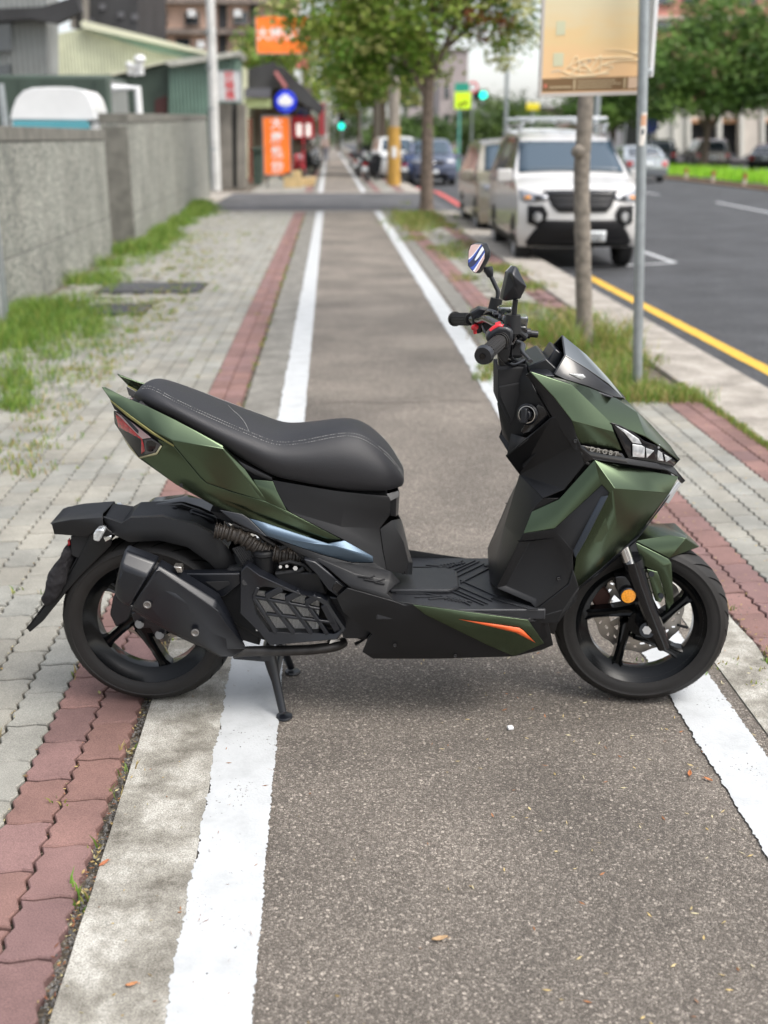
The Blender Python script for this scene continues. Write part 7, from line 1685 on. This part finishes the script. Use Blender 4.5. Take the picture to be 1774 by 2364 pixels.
for x in (-.6, .6):
    for y in (1.9, 3.3): mb.box(x - .03, x + .03, y - .04, y + .04, 1.76, 1.86)
mb.build('roof_rack', mat('rack_alloy', (.55, .58, .60), .3, .6), vr, bevel=.008)
mb = MB().box(-.55, .55, 1.20, 1.26, 1.23, 1.245); mb.build('wiper', M_trim, vr)
# --- champagne car behind the van ----------------------------------------
sed_f = [(.12, .2), (.03, .35), (.0, .55), (.06, .75), (.9, .92), (1.55, 1.36), (1.9, 1.43)]; sed_b = [(4.2, .25), (4.32, .5), (4.28, .9), (3.85, 1.0), (3.2, 1.38), (2.9, 1.43)]
suv_f = [(.12, .25), (.02, .45), (.0, .7), (.08, .95), (.95, 1.10), (1.6, 1.60), (2.0, 1.68)]; suv_b = [(4.2, .3), (4.3, .6), (4.25, 1.0), (4.0, 1.55), (3.7, 1.66)]
def simple_car(name, loc, rz, label, paint, kind='suv', cat='car', group=None, hw=.87, mir_=True):
    root = empty(name, loc, rz, label, cat, group); f, b = (suv_f, suv_b) if kind == 'suv' else (sed_f, sed_b); belt = .98 if kind == 'suv' else .86; Hh = f[-1][1]
    c = Car(root, f, b, hw, belt, paint, .22, .2)
    hz = f[4][1]
    c.screen('windscreen', hz + .03, Hh - .10, hw * .84, hw * .88, M_wsc); c.screen('rear_window', belt + (.08 if kind == 'suv' else .16), Hh - .10, hw * .78, hw * .82, M_glass, True)
    yA = f[4][0]; yB = f[5][0]
    c.side('side_window', [(yA + .25, belt + .04), (yB + .15, Hh - .10), (2.35, Hh - .09), (2.35, belt + .04)], M_glass); c.side('side_window', [(2.42, belt + .04), (2.42, Hh - .09), (3.15, Hh - .12), (3.5, belt + .06)], M_glass)
    zf = f[3][1]
    c.front('grille', [(-.45, zf - .04), (.45, zf - .04), (.38, zf - .20), (-.38, zf - .20)], M_trim); c.front('lower_grille', [(-.5, .45), (.5, .45), (.6, .28), (-.6, .28)], M_trim)
    c.front('number_plate', [(-.17, .56), (.17, .56), (.17, .43), (-.17, .43)], M_plate, .04, th=.02); c.front('emblem', [(-.06, zf - .09), (.06, zf - .09), (.06, zf - .15), (-.06, zf - .15)], M_chrome, .03, th=.02)
    c.front('number_plate', [(-.17, .80), (.17, .80), (.17, .67), (-.17, .67)], M_plate, .03, rear=True, th=.02)
    for sg in (-1, 1):
        c.front('headlight', [(sg * hw * .55, zf - .02), (sg * hw * .93, zf + .0), (sg * hw * .90, zf - .13), (sg * hw * .58, zf - .14)], M_head, .02)
        c.front('tail_lamp', [(sg * hw * .66, belt - .06), (sg * hw * .94, belt - .03), (sg * hw * .94, belt - .24), (sg * hw * .70, belt - .22)], M_tail, .02, rear=True)
    c.wheels((.82, 3.45), .32); 
    if mir_: c.mirrors(yA + .3, belt + .06, paint)
    return root, c
M_champ = mat('champagne_paint', (.34, .31, .25), .25, .5, coat=.8); M_bl = mat('slate_blue_paint', (.12, .14, .21), .2, .5, coat=.9); M_dkp = mat('dark_grey_paint', (.03, .032, .035), .2, .4, coat=.9); M_taup = mat('taupe_paint', (.22, .20, .17), .25, .5, coat=.8); M_silv = mat('silver_paint', (.45, .48, .50), .25, .6, coat=.8)
simple_car('parked_car', (3.45, 20.2, -.13), R_(-1), 'champagne coloured car parked behind the white van', M_champ, 'suv', hw=.84)
simple_car('parked_car', (3.85, 43.5, -.13), 0, 'slate blue people carrier parked beyond the side street, facing the camera', M_bl, 'suv', hw=.88)
simple_car('parked_car', (2.9, 47.0, -.05), R_(4), 'white van-like car half hidden behind the yellow-wrapped pole', M_wt, 'suv')
simple_car('parked_car', (3.9, 55, -.13), 0, 'dark grey car parked behind the slate blue one, mostly hidden', M_dkp, 'suv')
simple_car('parked_car', (3.3, 64, -.13), 0, 'white car parked far along the kerb between the poles', M_wt, 'sedan')
simple_car('moving_car', (7.6, 92, -.13), 0, 'silver car approaching far down the road, left of the lit taxi', M_silv, 'suv')
simple_car('moving_car', (10.9, 78, -.13), 0, 'pale pink-white taxi far down the road with its lamps lit', mat('pale_taxi', (.62, .45, .38), .3, coat=.6), 'sedan')
for sg in (-1, 1):
    o = MB().lathe([(0, -.04), (.13, -.02), (.13, .02), (0, .04)], c=(sg * .62, -.06, .62), axis=(0, 1, 0), n=16).build('lit_headlamp', mat('lit_headlamp', (1, .62, .25), .4, emit=3.0), bpy.data.objects['moving_car'])
simple_car('moving_car', (12.6, 50.5, -.13), R_(180), 'silver-grey car driving away, seen between the van\'s windscreen and the steel post', M_silv, 'sedan')
simple_car('parked_car', (18.6, 66, -.12), R_(165), 'dark car parked across the road, leftmost of the three under the trees', M_dkp, 'suv', group='cars parked beyond the median')
simple_car('parked_car', (20.3, 64, -.12), R_(172), 'taupe car parked across the road, seen from behind under the trees, middle of the three', M_taup, 'suv', group='cars parked beyond the median')
simple_car('parked_car', (24.0, 62.0, -.12), R_(150), 'dark car with a silver bonnet across the road at the right edge', M_dkp, 'sedan', group='cars parked beyond the median')

# --- motor scooters down the pavement --------------------------------------
def small_scooter(label, loc, rz, paint, group, scale=1.0):
    r = empty('parked_scooter', loc, rz, label, 'scooter', group)
    for y in (-.62, .62): 
        w_ = empty('wheel', (0, y, .25)); w_.parent = r
        MB().lathe([(.13, .05), (.2, .055), (.25, 0), (.2, -.055), (.13, -.05)], axis=(1, 0, 0), n=24, close=True).build('tyre', M_tyre2, w_, smooth=40); MB().lathe([(0, .03), (.14, .04), (.14, -.04), (0, -.03)], axis=(1, 0, 0), n=16).build('rim', M_alloy, w_, smooth=30)
    def sidep(nm, pts, hw, m, bv=.03): return MB().prism([(-hw, y, z) for y, z in pts], (2 * hw, 0, 0)).build(nm, m, r, bevel=bv, seg=2)
    sidep('rear_body', [(.80, .78), (.25, .70), (.15, .45), (.25, .30), (.60, .42), (.85, .62)], .15, paint); sidep('seat', [(.85, .82), (.50, .80), (.12, .80), (.10, .72), (.85, .74)], .14, M_seat); sidep('floorboard', [(.2, .36), (-.32, .34), (-.32, .26), (.2, .26)], .17, M_trim)
    sidep('leg_shield', [(-.30, .30), (-.22, .30), (-.42, .95), (-.55, .98), (-.62, .75), (-.48, .5)], .21, paint); sidep('mudguard', [(-.85, .45), (-.62, .55), (-.42, .50), (-.42, .42), (-.62, .48)], .08, paint, .01)
    MB().tube([(-.33, -.36, 1.02), (0, -.45, 1.02), (.33, -.36, 1.02)], .018, 8).build('handlebar', M_trim, r); mb = MB()
    MB().lathe([(0, -.05), (.09, -.04), (.10, 0), (0, .02)], c=(0, -.60, .86), axis=(0, 1, 0), n=16).build('headlight', M_head, r, smooth=30)
    for sg in (-1, 1): MB().tube([(sg * .22, -.42, 1.03), (sg * .30, -.42, 1.22)], .008, 6).build('mirror_stalk', M_trim, r); MB().box(-.07, .07, -.015, .015, -.04, .05, M=Matrix.Translation((sg * .32, -.42, 1.24))).build('mirror', M_trim, r, bevel=.01)
    MB().tube([(.0, -.45, 1.0), (0, -.62, .3)], .04, 8).build('fork', M_trim, r)
    mb = MB().box(-.08, .08, .86, .90, .60, .68); mb.build('tail_lamp', M_tail, r, bevel=.01); MB().box(-.12, .12, .88, .895, .42, .56).build('number_plate', M_plate, r)
    return r
cols = {'black': M_trim, 'white': M_wt, 'blue': mat('navy_paint', (.03, .06, .16), .3, coat=.6), 'red': mat('red_paint', (.35, .02, .03), .3, coat=.6), 'grey': M_silv}
protos = {}
SC = [('black', 1.60, 44.5, 160, 'black scooter seen from behind with a white number plate, just left of the yellow-wrapped pole'), ('blue', 2.9, 43.6, 168, 'navy scooter between the yellow-wrapped pole and the blue car'), ('grey', 1.5, 50, 150, 'grey scooter behind the black one on the right of the far bike lane'), ('black', 1.7, 54, 140, 'black scooter in the right-hand row, third from the side street'),
      ('white', 1.6, 58, 150, 'white scooter in the right-hand row, fourth from the side street'), ('black', 1.7, 63, 140, 'black scooter in the right-hand row, fifth from the side street'), ('blue', 1.7, 68, 140, 'navy scooter at the far end of the right-hand row'),
      ('red', -1.55, 47, 40, 'red-fronted scooter beside the cardboard boxes'), ('black', -1.35, 53, 60, 'black scooter beyond the boxes, left of the far bike lane'), ('grey', -1.3, 58, 60, 'pale grey scooter broadside left of the far bike lane'), ('black', -1.2, 63, 50, 'black scooter behind the pale grey one on the left'), ('white', -1.2, 69, 60, 'white scooter fourth in the left-hand row'), ('blue', -1.3, 75, 50, 'navy scooter at the far end of the left-hand row')]
for (c, x, y, rz, lab) in SC:
    grp = 'scooters parked along the far bike lane'
    if c not in protos: protos[c] = small_scooter(lab, (x, y, 0), R_(rz), cols[c], grp); continue
    o = copy_tree(protos[c]); o.location = (x, y, 0); o.rotation_euler = (0, 0, R_(rz)); o['label'] = lab

# --- pedestrian on the far bike lane ---------------------------------------
def person(loc, rz, label, shirt, trousers, hat=None):
    root = empty('person', loc, rz, label, 'person')
    vs = [(0, 0, .98), (0, 0, 1.2), (0, 0, 1.42), (0, .01, 1.52), (0, 0, 1.62), (0, 0, 1.70), (.19, 0, 1.40), (.26, .02, 1.12), (.25, -.08, .86), (.25, -.1, .78), (-.19, 0, 1.40), (-.25, .02, 1.12), (-.25, -.05, .86), (-.25, -.06, .78), (.10, 0, .92), (.12, -.12, .50), (.12, -.05, .08), (.12, -.18, .04), (-.10, 0, .92), (-.11, .1, .50), (-.11, .22, .10), (-.11, .14, .04)]
    ed = [(0, 1), (1, 2), (2, 3), (3, 4), (4, 5), (2, 6), (6, 7), (7, 8), (8, 9), (2, 10), (10, 11), (11, 12), (12, 13), (0, 14), (14, 15), (15, 16), (16, 17), (0, 18), (18, 19), (19, 20), (20, 21)]
    rad = [.14, .135, .15, .06, .085, .09, .065, .05, .035, .03, .065, .05, .035, .03, .10, .065, .045, .04, .10, .065, .045, .04]
    me = bpy.data.meshes.new('body'); me.from_pydata(vs, ed, []); o = bpy.data.objects.new('body', me); COL.objects.link(o); o.parent = root
    md = o.modifiers.new('s', 'SKIN'); 
    for v, r in zip(me.skin_vertices[0].data, rad): v.radius = (r, r * .8)
    me.skin_vertices[0].data[0].use_root = True; o.modifiers.new('u', 'SUBSURF').render_levels = 2
    m = bpy.data.materials.new('clothes'); m.use_nodes = True; t, L, b = nodes(m); tc = add(t, 'ShaderNodeTexCoord'); sx = add(t, 'ShaderNodeSeparateXYZ'); L.new(tc.outputs['Object'], sx.inputs[0])
    r = ramp(t, [(0, (.03, .03, .03)), (.05, trousers), (.48, trousers), (.485, shirt), (.765, shirt), (.77, (.42, .26, .19))], 'CONSTANT'); ma = add(t, 'ShaderNodeMath', operation='MULTIPLY'); ma.inputs[1].default_value = .5; L.new(sx.outputs['Z'], ma.inputs[0]); L.new(ma.outputs[0], r.inputs[0]); L.new(r.outputs[0], b.inputs['Base Color']); me.materials.append(m)
    MB().lathe([(.0, .15), (.10, .12), (.135, .03), (.13, -.05), (.09, -.06)], c=(0, .0, 1.70), axis=(0, 0, 1), n=20).build('helmet', hat, root, smooth=40)
    return root
person((-.28, 80, 0), R_(180), 'person in a pale helmet and dark trousers walking on the far bike lane', (.42, .30, .26), (.03, .035, .09), M_wt)

# ---------------------------------------------------------------- poles, signals, far signs
def pole(name, x, y, h, r, label, m, cat='pole', r2=None):
    root = empty(name, (x, y, -.02), 0, label, cat); MB().tube([(0, 0, 0), (0, 0, h)], [r, r2 or r * .75], 16).build('pole_shaft', m, root, smooth=40); return root
M_pc = mat('old_pole_concrete', (.27, .24, .20), .85, var=.2, vscale=3); M_ywrap = mat('yellow_wrap', (.42, .24, .045), .6, var=.15, vscale=4)
yp = pole('utility_pole', 2.22, 40.8, 10, .20, 'concrete utility pole wrapped in yellow at its foot beside the parked scooters', M_pc)
MB().tube([(0, 0, 0), (0, 0, 1.95)], [.232, .215], 16).build('yellow_wrap', M_ywrap, yp, smooth=40); MB().box(-.08, .08, -.24, -.225, .95, 1.3).build('notice', M_wt, yp)
p2 = pole('utility_pole', 2.35, 56, 10, .22, 'second concrete utility pole with a small yellow wrap, behind the first', M_pc); MB().tube([(0, 0, .9), (0, 0, 1.6)], .24, 16).build('yellow_wrap', M_ywrap, p2, smooth=40)
pole('utility_pole', -.25, 130, 8, .22, 'far pole rising at the end of the bike lane', M_pc)
def signal(x, y, z, label, col, pz=True, s_=.2):
    root = empty('traffic_light', (x, y, 0), 0, label, 'traffic light'); mb = MB().box(-.55 * s_ * 5, .55 * s_ * 5 * .35, .05, .35, z - s_ * 1.1, z + s_ * 1.1) if not pz else MB().box(-s_ * 1.1, s_ * 1.1, .05, .35, z - s_ * 1.1, z + s_ * 4.5)
    mb.build('signal_housing', M_trim, root); MB().lathe([(0, 0), (s_, 0), (s_, .06), (0, .06)], c=(0, -.01, z), axis=(0, 1, 0), n=20).build('green_light', mat('signal_green', (.02, .75, .55), .4, emit=2.2), root)
    MB().tube([(0, .2, -.1), (0, .2, z)], .06, 8).build('signal_pole', M_galv, root); return root
a = at(1045, 205, 95); signal(a.x, 95, a.z, 'green traffic light below the white gap in the trees', None, False, .30)
a = at(738, 272, 100); signal(a.x, 100, a.z, 'green signal at the far end of the bike lane', None, True, .26)
a = at(1355, 245, 70); sg_ = signal(a.x, 70, a.z, 'small green traffic light just left of the steel post', None, True, .17); MB().lathe([(0, 0), (.16, 0), (.16, .06), (0, .06)], c=(0, -.02, a.z + .38), axis=(0, 1, 0), n=20).build('amber_light', mat('signal_amber', (.85, .65, .05), .4, emit=1.2), sg_)
a, b_ = at(983, 198, 60), at(1017, 235, 60); r_ = empty('warning_sign', ((a.x + b_.x) / 2, 60, 0), 0, 'fluorescent yellow-green square warning sign with a green plate above it', 'sign')
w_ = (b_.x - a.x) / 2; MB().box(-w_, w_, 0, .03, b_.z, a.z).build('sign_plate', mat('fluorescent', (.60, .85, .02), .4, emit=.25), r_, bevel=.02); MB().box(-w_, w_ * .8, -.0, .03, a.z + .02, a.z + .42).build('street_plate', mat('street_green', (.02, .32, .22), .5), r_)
MB().tube([(-.15, .08, 0), (-.15, .08, a.z + .3)], .07, 10).build('sign_pole', mat('teal_pole', (.12, .36, .30), .5), r_)
mb = MB(); mb.lathe([(0, 0), (.10, 0), (.10, .01), (0, .01)], c=(.12, -.012, (a.z + b_.z) / 2 - .12), axis=(0, 1, 0), n=16); mb.box(-.2, -.05, -.012, -.002, b_.z + .12, b_.z + .3); mb.build('pictogram', M_trim, r_)
a = at(1022, 188, 62); r_ = empty('speed_sign', (a.x, 62, 0), 0, 'small round red-rimmed road sign beside the yellow-green one', 'sign'); MB().lathe([(0, 0), (.30, 0), (.30, .03), (0, .03)], c=(0, 0, a.z), axis=(0, 1, 0), n=24).build('sign_rim', M_redb, r_); MB().lathe([(0, 0), (.2, 0), (.2, .01), (0, .01)], c=(0, -.012, a.z), axis=(0, 1, 0), n=24).build('sign_face', M_wt, r_); MB().tube([(0, .06, 0), (0, .06, a.z)], .05, 8).build('sign_pole', M_galv, r_)
a, b_ = at(1138, 222, 85), at(1166, 238, 85); r_ = empty('yellow_sign', ((a.x + b_.x) / 2, 85, 0), 0, 'bright yellow sign board left of the information board, low in the trees', 'sign'); w_ = (b_.x - a.x) / 2; MB().box(-w_, w_, 0, .1, b_.z, a.z).build('sign_plate', mat('bright_yellow', (.80, .68, .03), .5), r_, bevel=.05); MB().tube([(0, .1, 0), (0, .1, b_.z)], .06, 8).build('sign_pole', M_galv, r_)
pole('street_lamp', at(1092, 290, 48).x, 48, 6.5, .09, 'grey lamp pole rising left of the van\'s roof rack', M_galv, 'lamp post')
pole('street_lamp', at(1288, 270, 46).x, 46, 7.5, .14, 'grey lamp pole just right of the slim tree trunk, behind the van', M_galv, 'lamp post')
a = at(1408, 272, 60); r_ = empty('round_sign', (a.x, 60, 0), 0, 'small round blue sign just right of the steel post, beyond the road', 'sign'); MB().lathe([(0, 0), (.36, 0), (.36, .05), (0, .05)], c=(0, 0, a.z), axis=(0, 1, 0), n=24).build('sign_disc', mat('dull_blue', (.05, .08, .30), .5), r_); MB().tube([(0, .06, 0), (0, .06, a.z)], .05, 8).build('sign_pole', M_galv, r_)

# ---------------------------------------------------------------- far buildings
M_bei = mat('beige_cladding', (.60, .54, .47), .8, var=.1, vscale=1); M_crm = mat('cream_column', (.62, .60, .54), .7); M_redbr = mat('red_brick_far', (.58, .27, .22), .85, var=.12, vscale=1)
bb = building('beige_building', at(1560, 300, 78), 'long beige building with pale columns and dark openings beyond the parked cars')
prism_px('wall', [(1425, 232), (1820, 225), (1820, 262), (1425, 262)], 78, 12, M_bei, bb); prism_px('dark_opening', [(1425, 262), (1820, 262), (1820, 330), (1425, 335)], 79, 10, M_dkgrey, bb)
prism_px('ochre_band', [(1460, 258), (1820, 256), (1820, 264), (1460, 266)], 77.8, .3, mat('ochre_band', (.38, .2, .1), .7), bb)
for x in (1455, 1485, 1552, 1600, 1645, 1700): prism_px('column', [(x, 222), (x + 9, 222), (x + 9, 340), (x, 340)], 77.4, .5, M_crm, bb)
prism_px('end_wall', [(1420, 240), (1480, 236), (1484, 262), (1480, 330), (1420, 335)], 77.6, 1, M_crm, bb)
prism_px('wall_panel', [(1598, 228), (1640, 226), (1640, 335), (1598, 335)], 77.5, .6, M_bei, bb)
rb_ = building('red_building', at(1500, 60, 110), 'red-brown apartment building above the trees at the top right')
prism_px('wall', [(1390, -300), (1900, -300), (1900, 240), (1390, 240)], 110, 15, M_redbr, rb_)
for y in (-40, 34): prism_px('pale_band', [(1388, y), (1900, y), (1900, y + 7), (1388, y + 7)], 109.6, .5, M_bei, rb_)
for x in (1420, 1480, 1540, 1600): prism_px('window', [(x, -10), (x + 34, -10), (x + 34, 8), (x, 8)], 109.7, .4, M_glass, rb_); prism_px('window', [(x, 46), (x + 34, 46), (x + 34, 66), (x, 66)], 109.7, .4, M_glass, rb_)
M_hz = mat('hazy_wall', (.42, .37, .36), .9, var=.1, vscale=.4)
for i, (x0, y0, x1, Y, lab, m) in enumerate(((952, 110, 1012, 150, 'mauve-grey tower block seen between the tree trunk and the white gap', M_hz), (880, 150, 955, 190, 'pale distant block behind the forked tree', M_hz), (1085, 235, 1300, 160, 'low brownish row of buildings far behind the van', mat('far_brown', (.20, .15, .12), .9, var=.2, vscale=.4)), (1290, 150, 1420, 170, 'grey distant building between the information board and the broad trees', mat('far_grey', (.26, .26, .27), .9)))):
    a, b_ = at(x0, y0, Y), at(x1, y0, Y); root = building('distant_building', ((a.x + b_.x) / 2, Y, -.1), lab); w_ = (b_.x - a.x) / 2
    MB().box(-w_, w_, 0, 12, 0, a.z + .1).build('wall', m, root); k = max(2, int(w_ / 2))
    for q in range(k):
        for z in range(1, max(2, int(a.z / 3.2))): MB().box(-w_ + (q + .3) * 2 * w_ / k, -w_ + (q + .7) * 2 * w_ / k, -.05, .05, z * 3.2, z * 3.2 + 1.4).build('window', M_glass, root)
    MB().box(-w_ - .2, w_ + .2, -.2, 12.2, a.z + .1, a.z + .4).build('roof', M_conc2, root)
